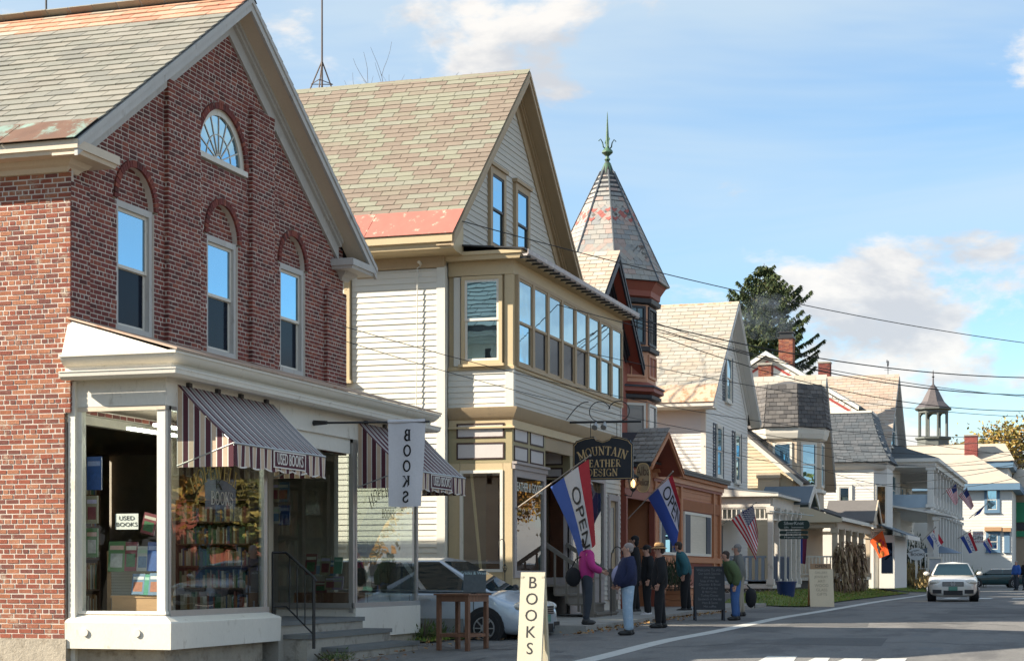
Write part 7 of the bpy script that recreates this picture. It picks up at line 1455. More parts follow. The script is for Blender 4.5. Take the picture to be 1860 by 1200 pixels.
    e = MB(); e.box(xf - .08, xf + .008, -w * .38, w * .38, .24, .41); e.obj('lower_grille', trim_b, T)
    e = MB(); e.box(xf - .02, xf + .03, -.16, .16, nose - .27, nose - .13); e.obj('number_plate', plate_g, T); e = MB(); e.box(xr - .03, xr + .02, -.16, .16, .55, .68); e.obj('number_plate', plate_g, T)
    T.location = loc; T.rotation_euler = (0, 0, yaw); return T
silver = mat('silver blue car paint', (.52, .59, .66), .3, .05, 1, 0, metal=.3, coat=.8); whitep = mat('white car paint', (.62, .60, .55), .35, .03, 1, 0, coat=.6); tealp = mat('dark teal car paint', (.015, .06, .065), .3, .05, 1, 0, coat=.7); greyp = mat('grey car cladding', (.22, .225, .22), .5, .06, 2); beigep = mat('pale gold car paint', (.46, .42, .36), .3, .05, 1, 0, metal=.4, coat=.6); silv2 = mat('silver car paint', (.46, .47, .47), .3, .05, 1, 0, metal=.4, coat=.6)
# minivan in the driveway, nose to the street
VN = car('minivan', 'silver blue minivan parked nose out in the gap beside the bookshop', (34.45, 12.62, -.22), math.radians(-90 - 4), silver, L=4.9, W=1.92, H=1.74, wb=2.95, fo=.95, belt=1.02, hood=1.04, nose=.72, ws=(1.62, .42), rear=(-2.0, -2.35), deck=1.06, roofw=.68, wr=.335, lower=greyp, van=True)
cs_ = onG(1729, 1092); WS_ = car('white_sedan', 'white sedan driving towards the viewer in the near lane', (cs_.x + 2.0, cs_.y + .1, cs_.z), math.radians(180 + 4), whitep, L=4.5)
b = MB(); c = V((2.275, 0, .66)); b.tube([c + V((0, .075 * math.cos(k * .524), .075 * math.sin(k * .524))) for k in range(13)], .009, 5); 
for (y0, z0, y1, z1) in ((-.045, .05, 0, -.0), (.045, .05, 0, .0), (-.06, .02, -.028, -.055), (.06, .02, .028, -.055), (-.028, -.055, 0, -.005), (.028, -.055, 0, -.005)): b.beam(c + V((0, y0, z0)), c + V((0, y1, z1)), .012, .012, (1, 0, 0))
b.obj('emblem', alloy, WS_); cT_ = onG(1822, 1036); t_ = car('teal_convertible', 'dark teal car parked by the blue trimmed house at the street end', (132, 5.9, GH(132, 5.9)), math.radians(100), tealp, H=1.35)
# cars parked across the street, seen only as reflections in the shop glass
car('silver_sedan', 'silver sedan parked across the street, mirrored in the bookshop glass', (48.9, .1, GH(48, 0)), math.radians(180), silv2); car('gold_sedan', 'pale gold sedan parked across the street, mirrored in the farther display window', (62.2, .1, GH(62, 0)), math.radians(180), beigep); car('white_wagon', 'white wagon parked across the street, mirrored in the leather shop glass', (77.5, .1, GH(77, 0)), math.radians(180), whitep, H=1.5)
# ================================================================ PEOPLE
skin_m = mat('skin', (.50, .27, .19), .55, .08, 20, 0); navy_j = mat('navy fleece', (.018, .024, .07), .9, .15, 8, 1.0, 9); lav = mat('lavender shirt', (.34, .32, .46), .9, .1, 8); jean_l = mat('light blue jeans', (.34, .46, .58), .85, .16, 6, 1.0, 9, col2=(.5, .58, .66), thr=(.52, .68), s2=9); jean_d = mat('dark jeans', (.035, .042, .055), .85, .2, 8, 1.0, 9); jean_b = mat('blue jeans', (.05, .12, .30), .85, .15, 8, 1.0, 9); pinkj = mat('magenta jacket', (.48, .035, .21), .85, .14, 7, 1.0, 9); blackc = mat('black coat cloth', (.010, .010, .012), .9, .2, 8, .1); tealj = mat('teal jacket', (.025, .11, .13), .85, .15, 8, 1.0, 9); greenj = mat('moss green jacket', (.075, .11, .045), .9, .15, 8, 1.0, 9); greyj = mat('grey coat', (.17, .17, .155), .9, .12, 8, 1.0, 9); blue_j = mat('bright blue jacket', (.03, .10, .36), .85, .15, 8); tan_h = mat('tan felt hat', (.36, .21, .09), .9, .12, 10); hair_g = mat('grey hair', (.24, .22, .21), .85, .2, 30, .3, 120); hair_b = mat('brown hair', (.045, .03, .024), .8, .2, 30, .3, 120); shoe_b = mat('black shoe', (.012, .012, .012), .5, .1, 8); shoe_w = mat('white sneaker', (.60, .59, .60), .6, .15, 20); khaki = mat('khaki trousers', (.34, .29, .22), .9, .1, 8)
def skin_mesh(name, nodes, edges, m, parent, root, sub=2, extra=None):
    names = list(nodes); me = bpy.data.meshes.new(name); me.from_pydata([nodes[k][0] for k in names], [(names.index(a), names.index(b)) for a, b in edges], [])
    o = bpy.data.objects.new(name, me); COL.objects.link(o); o.modifiers.new('skin', 'SKIN'); s = o.modifiers.new('sub', 'SUBSURF'); s.levels = s.render_levels = sub
    for i, k in enumerate(names):
        r = nodes[k][1]; me.skin_vertices[0].data[i].radius = r if isinstance(r, tuple) else (r, r); me.skin_vertices[0].data[i].use_root = k == root
    bpy.context.view_layer.update(); e = bpy.data.meshes.new_from_object(o.evaluated_get(bpy.context.evaluated_depsgraph_get())); bpy.data.objects.remove(o)
    e.name = name; e.materials.clear(); e.materials.append(m)
    for p in e.polygons: p.use_smooth = True
    if extra:
        bm = bmesh.new(); bm.from_mesh(e)
        for x in extra: bm.from_mesh(x)
        bm.to_mesh(e); bm.free()
        for p in e.polygons: p.use_smooth = True
    r = link(name, e, parent); return r
def person(label, loc, yaw, h, jacket, trousers, shoe, hair=None, hat=None, cap=None, lean=0.0, stoop=0.0, belly=.0, bulk=1.0, arms=((.0, .0), (.0, .0)), elbow=((0, 0, 0), (0, 0, 0)), wrist=((0, 0, 0), (0, 0, 0)), legs=0.03, look=0.0, collar=None, shirt=None, wide=1.0, long=0.0):
    """a standing figure facing local +x, feet at z=0: one body surface, with trousers, jacket, hair, hat and shoes over it"""
    T = thing('person', label, 'person', (0, 0, 0)); k = h / 1.75
    def Pz(x, y, z):
        # bend forward from the hips
        if z > .95 and stoop: a = stoop * min(1, (z - .95) / .25); dz = z - .95; x, z = x * math.cos(a) + dz * math.sin(a), .95 + dz * math.cos(a) - x * math.sin(a)
        return (k * (x + lean * z), k * y, k * z)
    J = {'pel': (Pz(-.01, 0, .95), .1), 'waist': (Pz(.0 + belly * .4, 0, 1.08), .1 + belly * .4), 'chest': (Pz(.0, 0, 1.3), .125), 'neck': (Pz(.0, 0, 1.465), .06), 'jaw': (Pz(.03, 0, 1.56), (.068, .072)), 'head': (Pz(.02, 0, 1.645), (.092, .08)), 'crown': (Pz(.005, 0, 1.71), (.07, .062))}
    E = [('pel', 'waist'), ('waist', 'chest'), ('chest', 'neck'), ('neck', 'jaw'), ('jaw', 'head'), ('head', 'crown')]
    for i, s in enumerate((1, -1)):
        n = 'lr'[i]; e = elbow[i]; w = wrist[i]
        J['sh' + n] = (Pz(0, s * .17 * wide, 1.405), .062); J['el' + n] = (Pz(-.03 + e[0], s * (.235 * wide + e[1]), 1.13 + e[2]), .046); J['wr' + n] = (Pz(.05 + w[0], s * (.235 * wide + w[1]), .9 + w[2]), .032); a, b_ = V(J['el' + n][0]), V(J['wr' + n][0]); J['pm' + n] = (tuple(b_ + (b_ - a).normalized() * .075 * k), .036)
        J['hp' + n] = (Pz(0, s * .09, .9), .07); J['kn' + n] = (Pz(.015 + legs * s, s * .1, .5), .062); J['an' + n] = (Pz(-.02 + legs * 2 * s, s * .105, .09), .032); J['to' + n] = (Pz(.11 + legs * 2 * s, s * .11, .04), .02)
        E += [('chest', 'sh' + n), ('sh' + n, 'el' + n), ('el' + n, 'wr' + n), ('wr' + n, 'pm' + n), ('pel', 'hp' + n), ('hp' + n, 'kn' + n), ('kn' + n, 'an' + n), ('an' + n, 'to' + n)]
    ex = []
    hc = V(J['head'][0]); ea = MB(); fwd = (V(J['jaw'][0]) - V(J['head'][0]))
    ea.ell(hc + V((.092 * k, 0, -.02 * k)), .024 * k, .014 * k, .028 * k, 8, 6)
    for s in (1, -1): ea.ell(hc + V((-.005, s * .083 * k, -.02 * k)), .02 * k, .01 * k, .034 * k, 8, 6)
    for i in range(2):
        n = 'lr'[i]; a, b_ = V(J['wr' + n][0]), V(J['pm' + n][0]); d = (b_ - a).normalized(); sd = d.cross(V((0, 1, 0))); sd = (V((1, 0, 0)) - d * d.x).normalized(); nn = d.cross(sd)
        for q in range(4): L = (.07, .08, .075, .06)[q] * k; p = b_ + sd * (.03 - q * .019) * k; ea.tube([p - d * .02 * k, p + d * L * .5, p + d * L * .85 + nn * .02 * k * (1 if i else -1)], [.011 * k, .0095 * k, .008 * k], 6)
        p = a + d * .03 * k + sd * .03 * k; ea.tube([p, p + (d * .6 + sd * .7) * .035 * k, p + (d * .9 + sd * .4) * .065 * k], [.013 * k, .0115 * k, .009 * k], 6)
    em = ea.mesh('features', skin_m, 'full'); ex.append(em)
    body = skin_mesh('body', J, E, skin_m, T, 'pel', 2, ex)
    face_ = MB()
    for s in (1, -1): face_.ell(hc + V((.083 * k, s * .032 * k, .012 * k)), .008 * k, .014 * k, .008 * k, 8, 5)
    face_.ell(hc + V((.082 * k, 0, -.078 * k)), .008 * k, .024 * k, .006 * k, 8, 5); face_.obj('eyes_and_mouth', hair_b, body, True)
    def grow(keys, g, over=None):
        o = {}
        for q in keys: c, r = J[q]; r = max(r) if isinstance(r, tuple) else r; o[q] = (c, (r + g) * bulk)
        if over: o.update(over)
        return o
    tk = grow(['pel', 'hpl', 'knl', 'anl', 'hpr', 'knr', 'anr'], .034); tk['wb'] = (Pz(belly * .2, 0, 1.03), (.145 + belly * .25) * bulk)
    for n in 'lr': c = J['an' + n][0]; tk['an' + n] = ((c[0], c[1], .075 * k), .066 * bulk)
    skin_mesh('trousers', tk, [('wb', 'pel'), ('pel', 'hpl'), ('hpl', 'knl'), ('knl', 'anl'), ('pel', 'hpr'), ('hpr', 'knr'), ('knr', 'anr')], trousers, T, 'pel', 2)
    jk = grow(['waist', 'chest', 'shl', 'ell', 'wrl', 'shr', 'elr', 'wrr'], .046); jk['waist'] = (jk['waist'][0], jk['waist'][1] + .022); jk['hem'] = (Pz(.0 + belly * .3, 0, .87 - long), (.175 + belly * .35 + long * .06) * bulk); jk['nk'] = (Pz(-.005, 0, 1.45), .085); jk['col'] = (Pz(.0, 0, 1.5), .078)
    skin_mesh('jacket', jk, [('hem', 'waist'), ('waist', 'chest'), ('chest', 'nk'), ('nk', 'col'), ('chest', 'shl'), ('shl', 'ell'), ('ell', 'wrl'), ('chest', 'shr'), ('shr', 'elr'), ('elr', 'wrr')], jacket, T, 'chest', 2)
    if shirt:
        b = MB(); b.ell(Pz(.05 + belly * .36, 0, 1.12), .1 + belly * .58, .13, .23, 14, 10); b.obj('shirt_front', shirt, T, True)
    for n in 'lr':
        a, t = V(J['an' + n][0]), V(J['to' + n][0]); b = MB(); b.ell((a.x + .055 * k, a.y, .045 * k), .145 * k, .052 * k, .055 * k, 14, 8); b.ell((a.x + .01, a.y, .075 * k), .085 * k, .054 * k, .07 * k, 12, 8); b.v = [(x, y, max(.004, z)) for x, y, z in b.v]; b.obj('shoe', shoe, T, True)
    if hair is not None:
        b = MB(); m_, ln = hair; b.ell(hc + V((-.034 * k, 0, .026 * k)), .098 * k, .09 * k, .086 * k, 14, 10); b.ell(hc + V((-.05 * k, 0, -.02 * k - ln * .3)), .072 * k, .08 * k, (.07 + ln * .5) * k, 12, 8); b.obj('hair', m_, T, True)
    if hat is not None:
        b = MB(); c = hc + V((0, 0, .045 * k)); b.lathe([(.165 * k, -.025), (.17 * k, -.015), (.105 * k, .01), (.1 * k, .07 * k), (.075 * k, .1 * k), (.03 * k, .105 * k)], c, 18); ht = b.obj('hat', hat, T, True); b = MB(); b.lathe([(.106 * k, .008), (.107 * k, .03)], c, 18); b.obj('hat_band', wood_dk, ht, True)
    if cap is not None:
        b = MB(); b.ell(hc + V((-.005, 0, .04 * k)), .105 * k, .094 * k, .085 * k, 14, 8); b.ell(hc + V((.11 * k, 0, .03 * k)), .07 * k, .07 * k, .012, 12, 6); b.obj('cap', cap, T, True)
    T.location = loc; T.rotation_euler = (0, 0, yaw); return T
LEFT = math.radians(107.6); 
def at_feet(px, py, dz=0.0): p = onG(px, py, dz); return (p.x, p.y, p.z)
person('heavy grey haired man in navy fleece and light blue jeans standing in the road', at_feet(1141, 1153), LEFT + .1, 1.78, navy_j, jean_l, shoe_b, belly=.19, bulk=1.12, shirt=lav, elbow=((.0, .02, 0), (-.06, .03, 0)), wrist=((.1, -.1, .06), (.12, -.06, .06)), legs=.02, hair=(mat('thin grey hair', (.30, .25, .23), .8, .2, 30, .2, 120), 0))
person('man in a tan brimmed hat and black coat facing the shop steps', at_feet(1199, 1140), LEFT, 1.78, blackc, blackc, shoe_b, hat=tan_h, hair=(hair_b, .01), bulk=1.08, wrist=((.0, -.02, .02), (.03, -.03, .03)), belly=.04, legs=.03, long=.1)
pz = .15; person('person in a dark cap and black coat with white sneakers, behind the hatted man', at_feet(1176, 1120, pz - .1), LEFT + .25, 1.74, blackc, blackc, shoe_w, cap=blackc, hair=(hair_b, .02), bulk=1.05, long=.12)
person('tall dark figure in a black hood standing at the entry window', (44.6, 10.9, .16), LEFT, 2.0, blackc, blackc, shoe_b, hair=(blackc, .08), bulk=1.15, long=.3)
person('person in a teal jacket stooping behind the second OPEN flag', (46.4, 9.95, .16), LEFT - .1, 1.9, tealj, blackc, shoe_b, hair=(hair_b, .03), stoop=.28, bulk=1.18, belly=.05, long=.05)
wp = at_feet(1066, 1133, .14); person('woman in a magenta jacket and dark jeans, head hidden by the flag', (wp[0], wp[1], .14), LEFT - math.pi + .25, 1.8, pinkj, jean_d, shoe_b, hair=(hair_b, .06), elbow=((.0, .0, .0), (.06, .0, .02)), wrist=((.06, .0, .05), (.2, -.02, .16)), legs=.02)
BG = thing('shoulder_bag', 'black slouching shoulder bag carried by the woman in magenta', 'bag', (wp[0] - .1, wp[1] + .3, 1.0)); b = MB(); c = V((wp[0] - .08, wp[1] + .27, 1.12)); b.ell(c, .13, .17, .2, 12, 8); b.obj('bag_body', blackc, BG, True); b = MB(); b.tube([c + V((0, .05, .15)), c + V((.02, -.05, .36)), c + V((.05, -.2, .44))], .014, 6); b.obj('strap', blackc, BG)
gp = at_feet(1336, 1126); person('stooping person in a moss green jacket and blue jeans reading the chalkboard', gp, LEFT + .15, 1.70, greenj, jean_b, shoe_b, hair=(hair_b, .04), stoop=.38, bulk=1.14, elbow=((.02, .0, -.04), (.02, 0, -.04)), wrist=((.02, -.02, -.06), (-.04, .03, -.05)), legs=.03, long=.02)
person('grey haired man in a grey coat and khaki trousers behind the green jacket', at_feet(1344, 1119), LEFT, 1.84, greyj, khaki, shoe_b, hair=(hair_g, .02), bulk=1.08, long=.08, stoop=.1)
c = V(onG(1366, 1104)); bp_ = onD(1366, 1082, (c - V((0, 0, c.z))).dot(V((CA, SA, 0))) - 9.0); BG2 = thing('black_backpack', 'black bag dangling from the hand behind the green jacketed person', 'bag', onD(1364, 1100, 42.6)); b = MB(); c = onD(1364, 1084, 42.6); b.ell(c, .15, .14, .25, 12, 8); b.v = [(x, y, z if z < c.z else c.z + (z - c.z) * .9) for x, y, z in b.v]; b.obj('bag_body', blackc, BG2, True); b = MB(); h_ = onD(1357, 1062, 42.6); b.tube([c + V((0, 0, .2)), h_, c + V((.05, .03, .2))], .014, 6); b.tube([c + V((.05, -.08, -.1)), onD(1371, 1099, 42.5), onD(1371, 1104, 42.5)], .01, 5); b.obj('strap', blackc, BG2)
for (lab, px, j) in (('walker in a bright blue jacket at the far right kerb', 1846, blue_j), ('dark coated walker at the picture edge by the far right kerb', 1862, blackc)):
    p = onD(px, 1046, 108); person(lab, (p.x, p.y, GH(p.x, p.y) - .0), LEFT + .6, 1.78, j, jean_d, shoe_b, hair=(hair_g if j is blue_j else hair_b, .02), bulk=1.15)
# ================================================================ TREES, PLANTS, WIRES, SMOKE
bark = mat('bark', (.10, .075, .055), .95, .3, 6, .6, 20)
def leafcloud(b, pts, rr, n, sp, sz, flat=.6):
    for _ in range(n):
        c = rr.choice(pts); p = c + V((rr.gauss(0, sp), rr.gauss(0, sp), rr.gauss(0, sp * .8))); s = sz * rr.uniform(.6, 1.3)
        u = V((rr.gauss(0, 1), rr.gauss(0, 1), rr.gauss(0, flat))).normalized(); w = u.cross(V((rr.gauss(0, 1), rr.gauss(0, 1), rr.gauss(0, 1)))).normalized()
        b.v += [tuple(p - u * s), tuple(p + w * s * .6), tuple(p + u * s), tuple(p - w * s * .6)]; k = len(b.v) - 4; b.f.append((k, k + 1, k + 2, k + 3)); b.m.append(0)
def limbs(b, p, d, L, r, rr, depth, tips, up=.15, split=3, spread=.6):
    n = 4; path = [p]; q = p.copy(); dd = d.copy()
    for i in range(n): dd = (dd + V((rr.gauss(0, .12), rr.gauss(0, .12), rr.gauss(0, .06) + up * .3))).normalized(); q = q + dd * L / n; path.append(q.copy())
    b.tube(path, [lerp(r, r * .55, i / n) for i in range(n + 1)], 6 if r > .03 else 4, cap=False)
    if depth == 0: tips.append(q); tips.append(path[2]); return
    for k in range(split):
        a = rr.uniform(0, 6.28); s = rr.uniform(spread * .5, spread); ax = dd.cross(V((math.cos(a), math.sin(a), .3))).normalized(); nd = (dd * math.cos(s) + ax * math.sin(s)).normalized()
        limbs(b, path[-1] if k < split - 1 else path[3], nd, L * rr.uniform(.62, .82), r * .58, rr, depth - 1, tips, up, split, spread)
def tree(name, label, loc, h, seed, leaf=None, nleaf=4000, lsz=.16, depth=4, sp=.5, split=3, r0=None, group=None):
    T = thing(name, label, 'tree', loc, group); rr = random.Random(seed); b = MB(); tips = []; p = V(loc); r0 = r0 or h * .022
    limbs(b, p - V((0, 0, .2)), V((0, 0, 1)), h * .3, r0, rr, depth, tips, .15, split, .75); b.obj('trunk', bark, T, 'full', fix=False)
    if leaf: c = MB(); leafcloud(c, tips, rr, nleaf, sp, lsz); c.obj('crown', leaf, T, fix=False)
    return T
gold_l = mat('golden leaves', None, .7, .2, .8, cols=[(.42, .22, .03), (.36, .17, .03), (.48, .29, .05), (.30, .14, .03), (.25, .18, .04)]); grn_l = mat('yellowing leaves', None, .7, .2, .8, cols=[(.13, .15, .03), (.22, .19, .04), (.30, .23, .05), (.16, .13, .03), (.09, .12, .03)]); spr = mat('spruce needles', None, .8, .25, .5, cols=[(.03, .055, .014), (.045, .07, .018), (.025, .045, .012), (.055, .075, .018), (.075, .08, .022)])
# big spruce behind the white gable
def spruce(label, loc, h, seed, r_at):
    T = thing('spruce_tree', label, 'tree', loc); rr = random.Random(seed); p = V(loc); b = MB(); b.tube([p, p + V((0, 0, h * .5)), p + V((0, 0, h))], [.32, .17, .015], 7); b.obj('trunk', bark, T)
    c = MB(); br = MB(); z = h * .34
    while z < h - .15:
        R0 = r_at(z / h); nb = 9 if z < h * .9 else 5; a0 = rr.uniform(0, 6.28)
        for k in range(nb):
            a = a0 + k * 6.283 / nb + rr.uniform(-.35, .35); L = R0 * rr.choice((.5, .62, .75, .85, .92, 1.0)) * rr.uniform(.85, 1.1); d = V((math.cos(a), math.sin(a), 0)); up = .34 if z > h * .82 else .12
            zz = z + rr.uniform(-.25, .25); pts = [p + V((0, 0, zz)) + d * L * t + V((0, 0, L * (up * t - .3 * t * (1 - t) + .16 * t * t * t))) for t in (0, .3, .6, .85, 1)]
            br.tube(pts, [.04, .03, .022, .014, .006], 4, cap=False); n = int(20 + L * 62)
            for i in range(n):
                t = rr.uniform(.12, 1.0) ** .8; j = min(3, int(t * 4)); q = pts[j].lerp(pts[j + 1], t * 4 - j); s_ = d.cross(V((0, 0, 1))); w = (1 - t) * .42 + .12
                q = q + s_ * rr.uniform(-w, w); l = rr.uniform(.16, .42) * (1.15 - .4 * t); dn = (V((0, 0, -1)) * rr.uniform(.25, 1.1) + d * rr.uniform(.1, .9) + s_ * rr.uniform(-.6, .6)).normalized(); wv = dn.cross(V((rr.gauss(0, 1), rr.gauss(0, 1), rr.gauss(0, 1)))).normalized() * rr.uniform(.022, .048)
                c.v += [tuple(q - wv), tuple(q + wv), tuple(q + dn * l * .7 + wv * .8), tuple(q + dn * l), tuple(q + dn * l * .7 - wv * .8)]; m = len(c.v) - 5; c.f.append((m, m + 1, m + 2, m + 3, m + 4)); c.m.append(0)
        z += .34
    br.obj('branches', bark, T, fix=False); c.obj('crown', spr, T, fix=False); return T
tp_ = onD(1388, 478, 118); spruce('tall dark green spruce standing behind the white gabled house', (tp_.x, tp_.y, 0), tp_.z, 4, lambda f: max(.12, 3.6 * min(1, (1.0 - f) * 21.5 / 4.2) ** .8))
# deciduous trees
t_ = onD(1858, 1036, 190); tree('autumn_tree', 'yellow autumn tree behind the roof of the green shop', (t_.x, t_.y, 0), onD(1838, 775, 190).z * 1.25, 12, mat('autumn yellow leaves', None, .7, .2, .8, cols=[(.34, .24, .05), (.26, .2, .05), (.2, .19, .05), (.38, .22, .05)]), 9000, .22, 5, .7)
t_ = onD(765, 1000, 62); tree('bare_tree', 'bare twiggy tree top showing over the ridge of the shingled roof', (t_.x, t_.y, 0), onD(765, 122, 62).z * 1.0, 21, None, depth=6, r0=.2)
for i, (x, y, h, sd, lf, lb) in enumerate(((46, -9.5, 9, 31, gold_l, 'golden maple across the street, mirrored in the near shop windows'), (60, -12, 11, 32, gold_l, 'broad golden tree across the street, mirrored in the leather shop glass'), (76, -9, 8, 33, grn_l, 'yellow green tree across the street near the white wagon'), (34, -10, 8, 34, grn_l, 'green yellow tree across the street opposite the bookshop'), (88, -11, 9, 41, gold_l, 'golden tree far down the opposite side, mirrored in the second display window'), (107, -11, 11, 42, gold_l, 'tall golden tree farthest down the opposite side of the street'), (15.6, 17.6, 7.2, 37, grn_l, 'leafy tree beside the near side yard, mirrored in the side window'))): tree('street_tree', lb, (x, y, 0), h, sd, lf, 6000, .2, 4, .75)
HX1 = thing('white_cottage', 'white gabled cottage across the street, mirrored in the bookshop glass', 'house', (58, -17, 0)); solid(HX1, 'wall', wht2, (50, 62, -24, -16, 0, 5.2)); b = MB(); b.prism([(49.6, -24.5, 5.1), (49.6, -20, 8.6), (49.6, -15.5, 5.1)], (12.8, 0, 0)); b.obj('roof', roof_b, HX1)
for k in range(3): solid(HX1, 'window', sky_glass, (51.5 + k * 3.6, 52.7 + k * 3.6, -15.98, -15.9, 1.2, 3.2))
HX2 = thing('red_brick_hall', 'plain red brick building across the street, mirrored low in the shop glass', 'building', (82, -18, 0)); solid(HX2, 'wall', brick_m, (70, 92, -26, -17, 0, 6)); solid(HX2, 'cornice', white, (69.8, 92.2, -26.2, -16.8, 6, 6.4))
for k in range(5): solid(HX2, 'window', sky_glass, (71.5 + k * 4, 73 + k * 4, -16.98, -16.9, 1.4, 3.6))
# corn stalk bundles on the tan porch posts
corn = mat('dry corn leaf', None, .85, .2, 3, cols=[(.36, .25, .14), (.28, .18, .10), (.22, .14, .085), (.42, .31, .19), (.16, .10, .07)])
for i, (x, y, zt, lb) in enumerate(((QX0 * KS, QY * KS - .25, 3.0, 'sunlit dry corn stalk bundle tied to the corner post of the tan porch'), (73.4 * KS, QY * KS - .25, 3.0, 'shaded corn stalk bundle on the second post of the tan porch'), (75.6 * KS, QY * KS - .25, 3.1, 'dark corn stalk bundle on the third post of the tan porch'), (77.8 * KS, QY * KS - .25, 3.1, 'dark corn stalk bundle on the fourth post of the tan porch'))):
    T = thing('corn_stalks', lb, 'corn stalks', (x, y, .4), 'corn stalk bundles on the tan porch'); rr = random.Random(50 + i); b = MB(); lf_ = MB()
    for k in range(16):
        a = rr.uniform(0, 6.28); p = V((x + .2 * math.cos(a), y + .2 * math.sin(a), .3)); q = V((x + .07 * math.cos(a), y + .07 * math.sin(a), zt * .82 * rr.uniform(.8, 1.05))); b.tube([p, p.lerp(q, .5), q], .018, 5)
        for j in range(16):
            t = rr.uniform(.05, 1); o = p.lerp(q, t); d = V((math.cos(a + rr.gauss(0, 1)), math.sin(a + rr.gauss(0, 1)), 0)); l = rr.uniform(.18, .42); w = V((-d.y, d.x, .3)) * rr.uniform(.025, .05); m1 = o + d * l * .45 + V((0, 0, .1)); m2 = o + d * l * .7 - V((0, 0, l * .6))
            lf_.add([o - w * .5, o + w * .5, m1 + w, m1 - w], [(0, 1, 2, 3)]); lf_.add([m1 - w, m1 + w, m2], [(0, 1, 2)])
    b.obj('stalks', corn, T, fix=False); lf_.obj('leaves', corn, T, fix=False)
# garden beds
def bush(label, c, rx, ry, h, m, n, seed, name='shrub', sz=.12):
    T = thing(name, label, 'shrub', c); rr = random.Random(seed); b = MB(); st = MB(); c = V(c)
    for _ in range(n):
        a, r = rr.uniform(0, 6.28), math.sqrt(rr.random()); p = c + V((rx * r * math.cos(a), ry * r * math.sin(a), 0)); hh = h * (1 - .5 * r * r) * rr.uniform(.5, 1.1); q = p + V((rr.gauss(0, .12), rr.gauss(0, .12), hh)); w = V((rr.gauss(0, 1), rr.gauss(0, 1), rr.gauss(0, .5))).normalized() * sz * rr.uniform(.4, 1)
        o = p.lerp(q, rr.uniform(.4, 1)); u = (q - p).normalized() * sz * rr.uniform(.8, 2); b.v += [tuple(o - w * .4), tuple(o + u), tuple(o + w * .4)]; k = len(b.v) - 3; b.f.append((k, k + 1, k + 2)); b.m.append(0)
        if rr.random() < .04: st.tube([p, q], .012, 4, cap=False)
    b.obj('foliage', m, T, fix=False); st.obj('stems', bark, T, fix=False); return T
dryg = mat('dry garden stems', None, .85, .2, 2, cols=[(.28, .19, .08), (.22, .14, .06), (.34, .25, .11), (.16, .12, .05), (.2, .17, .06)]); flo = mat('pale asters', None, .8, .2, 3, cols=[(.42, .38, .2), (.25, .27, .1), (.5, .45, .32), (.2, .22, .08)]); dkg = mat('dark shrub leaves', None, .8, .2, 3, cols=[(.03, .05, .02), (.045, .065, .025), (.025, .04, .018)])
for (px, t, rx, ry, h, m, n, lb) in ((1596, 97, 1.6, .8, 1.3, flo, 900, 'pale flowering clump at the corner of the tan porch'), (1622, 106, 2.2, 1.0, 1.35, dryg, 1400, 'brown dry garden stems below the white railing'), (1655, 108, 2.4, 1.0, 1.5, dryg, 1500, 'tall russet grass clump in front of the oval sign'), (1682, 104, 1.4, .8, 1.0, dryg, 700, 'low russet clump beside the white sedan'), (1745, 124, 1.2, 1.0, 1.5, dkg, 700, 'dark round shrub behind the white sedan'), (1662, 116, .9, .9, 3.4, dkg, 900, 'small dark pointed evergreen by the inn porch'), (1770, 130, 1.6, .9, 1.3, flo, 600, 'yellowish planting beside the teal car')):
    p = onD(px, 1040, t); bush(lb, (p.x, p.y, GH(p.x, p.y)), rx, ry, h, m, n, int(px), sz=.16)
bush('green weeds at the corner of the white bulkhead by the driveway', (32.9, 12.2, GH(32.9, 12.2)), .55, .4, .42, mat('weed leaves', None, .8, .2, 3, cols=[(.06, .10, .02), (.09, .13, .03), (.12, .13, .04)]), 420, 77, 'weeds', .07)
bush('tuft of weeds at the foot of the entry steps', (26.5, 11.4, GH(26.5, 11.4)), .3, .25, .22, mat('weed leaves', None), 160, 78, 'weeds', .05)
bush('dark potted evergreen in the planter by the ramp', (49.8, 11.1, .7), .9, .4, .9, dkg, 900, 79, 'shrub', .09)
# blue tub by the porch
p = onX(1428, 1068, 64.0); b = MB(); b.lathe([(.28, .0), (.36, .5), (.39, .52), (.39, .56), (.33, .56), (.3, .1)], (p.x, p.y, GH(p.x, p.y)), 16); tag(b.obj('plastic_tub', mat('blue plastic', (.012, .035, .14), .4, .05, 3), None, True), 'round blue plastic tub at the foot of the spindled porch', 'tub')
# overhead wires to a pole across the street, out of view
wire_m = mat('wire insulation', (.012, .012, .013), .6, .1, 3)
ends = {}
def wire(label, p, py_end, sag, r=.016, px_end=2140, t_end=63, q=None, group='overhead wires across the street'):
    p = V(p); e = q if q is not None else onD(px_end, py_end, t_end); n = 28; b = MB()
    b.tube([p.lerp(e, i / n) - V((0, 0, sag * 4 * (i / n) * (1 - i / n))) for i in range(n + 1)], r * .72, 5); return tag(b.obj('overhead_wire', wire_m, None, True), label, 'wire', group)
K1 = KS
w0 = onX(840, 402, 37.0)
wire('uppermost wire, from the corner of the shingled roof down to the right', w0, 648, .55, .017)
w1 = onX(764, 479, 37.15); wire('wire from the insulator on the sunlit clapboards, crossing the eight windows', w1, 728, .9, .015)
w2 = onX(628, 526, 37.1); wire('wire leaving the brick wall corner just under the cornice return', w2, 755, 1.0, .013)
w3 = onY(1150, 578, 11.6); wire('thick wavy cable leaving the end of the long gutter', w3, 672, .8, .024)
wire('second cable from the end of the long gutter', w3 + V((0, 0, -.08)), 700, 1.0, .02); wire('third cable from the gutter end, hanging lowest', w3 + V((.1, 0, -.2)), 716, 1.3, .018); wire('thin cable just above the turret windows', w3 + V((0, 0, .1)), 690, 1.2, .012)
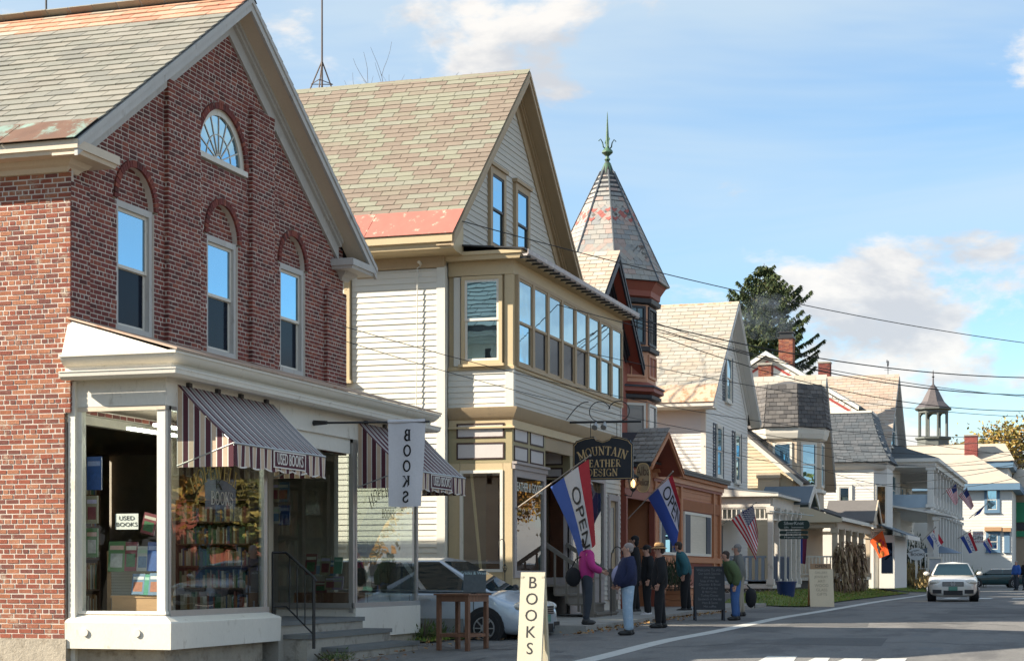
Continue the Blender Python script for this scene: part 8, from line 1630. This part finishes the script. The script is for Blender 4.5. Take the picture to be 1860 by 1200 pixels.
w4 = onY(622, 592, 13.7); wire('thin wire from the brick wall across the greyer clapboards', w4, 752, 1.4, .011); w5 = onY(622, 618, 13.7); wire('lowest thin wire from the brick wall', w5, 768, 1.6, .01)
w6 = onY(1279, 810, 13.4); wire('service wire from the white house corner board', w6, 765, 1.4, .014); w7 = onY(1365, 785, 13.3); wire('cable from the eave end of the white gabled house', w7, 742, .9, .018); wire('second cable from the eave end of the white gabled house', w7 - V((0, 0, .12)), 758, 1.5, .014)
w8 = onY(1500, 880, 11.6); wire('wire rising from the steep tan gable to the right', w8, 762, .7, .014); wire('long sagging wire in front of the bay windows', onX(1365, 790, 76), 735, 2.6, .014); wire('pair wire below the weather vane', onX(1440, 800, 90), 716, 1.8, .012)
wire('bright taut service line over the bell roof', None or onD(1511, 770, 95), 0, .2, .02, q=onD(1860, 828, 95))
# insulators and conduit
for (p, lb) in ((w1, 'small white insulator knob on the sunlit clapboards'), (w6, 'insulator bracket on the white house corner board')): b = MB(); b.tube([p + V((0, .0, 0)), p + V((-.12, 0, .02))], .035, 8); tag(b.obj('insulator', white, None, True), lb, 'insulator')
b = MB(); b.tube([w1 + V((.02, 0, -.04)), w1 + V((-.05, .06, -.1)), onX(758, 520, 37.11), onX(756, 740, 37.11)], .012, 5); tag(b.obj('conduit', cream_cl, None, True), 'thin vertical conduit running down the sunlit clapboards', 'conduit')
# utility pole out of frame that carries the wires
pe = onD(2140, 700, 63); PL = thing('utility_pole', 'brown utility pole with a cross arm across the street', 'utility pole', (pe.x, pe.y, 0)); MB().tube([(pe.x, pe.y, -.2), (pe.x, pe.y, 10)], [.16, .11], 10).obj('pole', bark, PL); MB().box(pe.x - 1.1, pe.x + 1.1, pe.y - .06, pe.y + .06, 9.2, 9.35).obj('cross_arm', bark, PL)
# chimney smoke
sm = bpy.data.materials.new('smoke'); sm.use_nodes = True; nt = sm.node_tree; nt.nodes.clear(); o_ = nt.nodes.new('ShaderNodeOutputMaterial'); pv = nt.nodes.new('ShaderNodeVolumePrincipled'); pv.inputs['Color'].default_value = (.62, .72, .85, 1)
nz = nt.nodes.new('ShaderNodeTexNoise'); nz.inputs['Scale'].default_value = .9; nz.inputs['Detail'].default_value = 3; gp_ = nt.nodes.new('ShaderNodeNewGeometry'); nt.links.new(gp_.outputs['Position'], nz.inputs['Vector']); mr = nt.nodes.new('ShaderNodeMapRange'); mr.inputs[1].default_value = .42; mr.inputs[2].default_value = .75; mr.inputs[4].default_value = .16; nt.links.new(nz.outputs[0], mr.inputs[0]); nt.links.new(mr.outputs[0], pv.inputs['Density']); nt.links.new(pv.outputs[0], o_.inputs['Volume'])
sp_ = onX(1429, 600, 99 * KS + .2); b = MB(); b.ell((sp_.x, sp_.y + 1.3, sp_.z + .9), 1.2, 2.0, 1.5, 14, 10); s_ = b.obj('smoke', sm, None, 'full'); s_['kind'] = 'stuff'
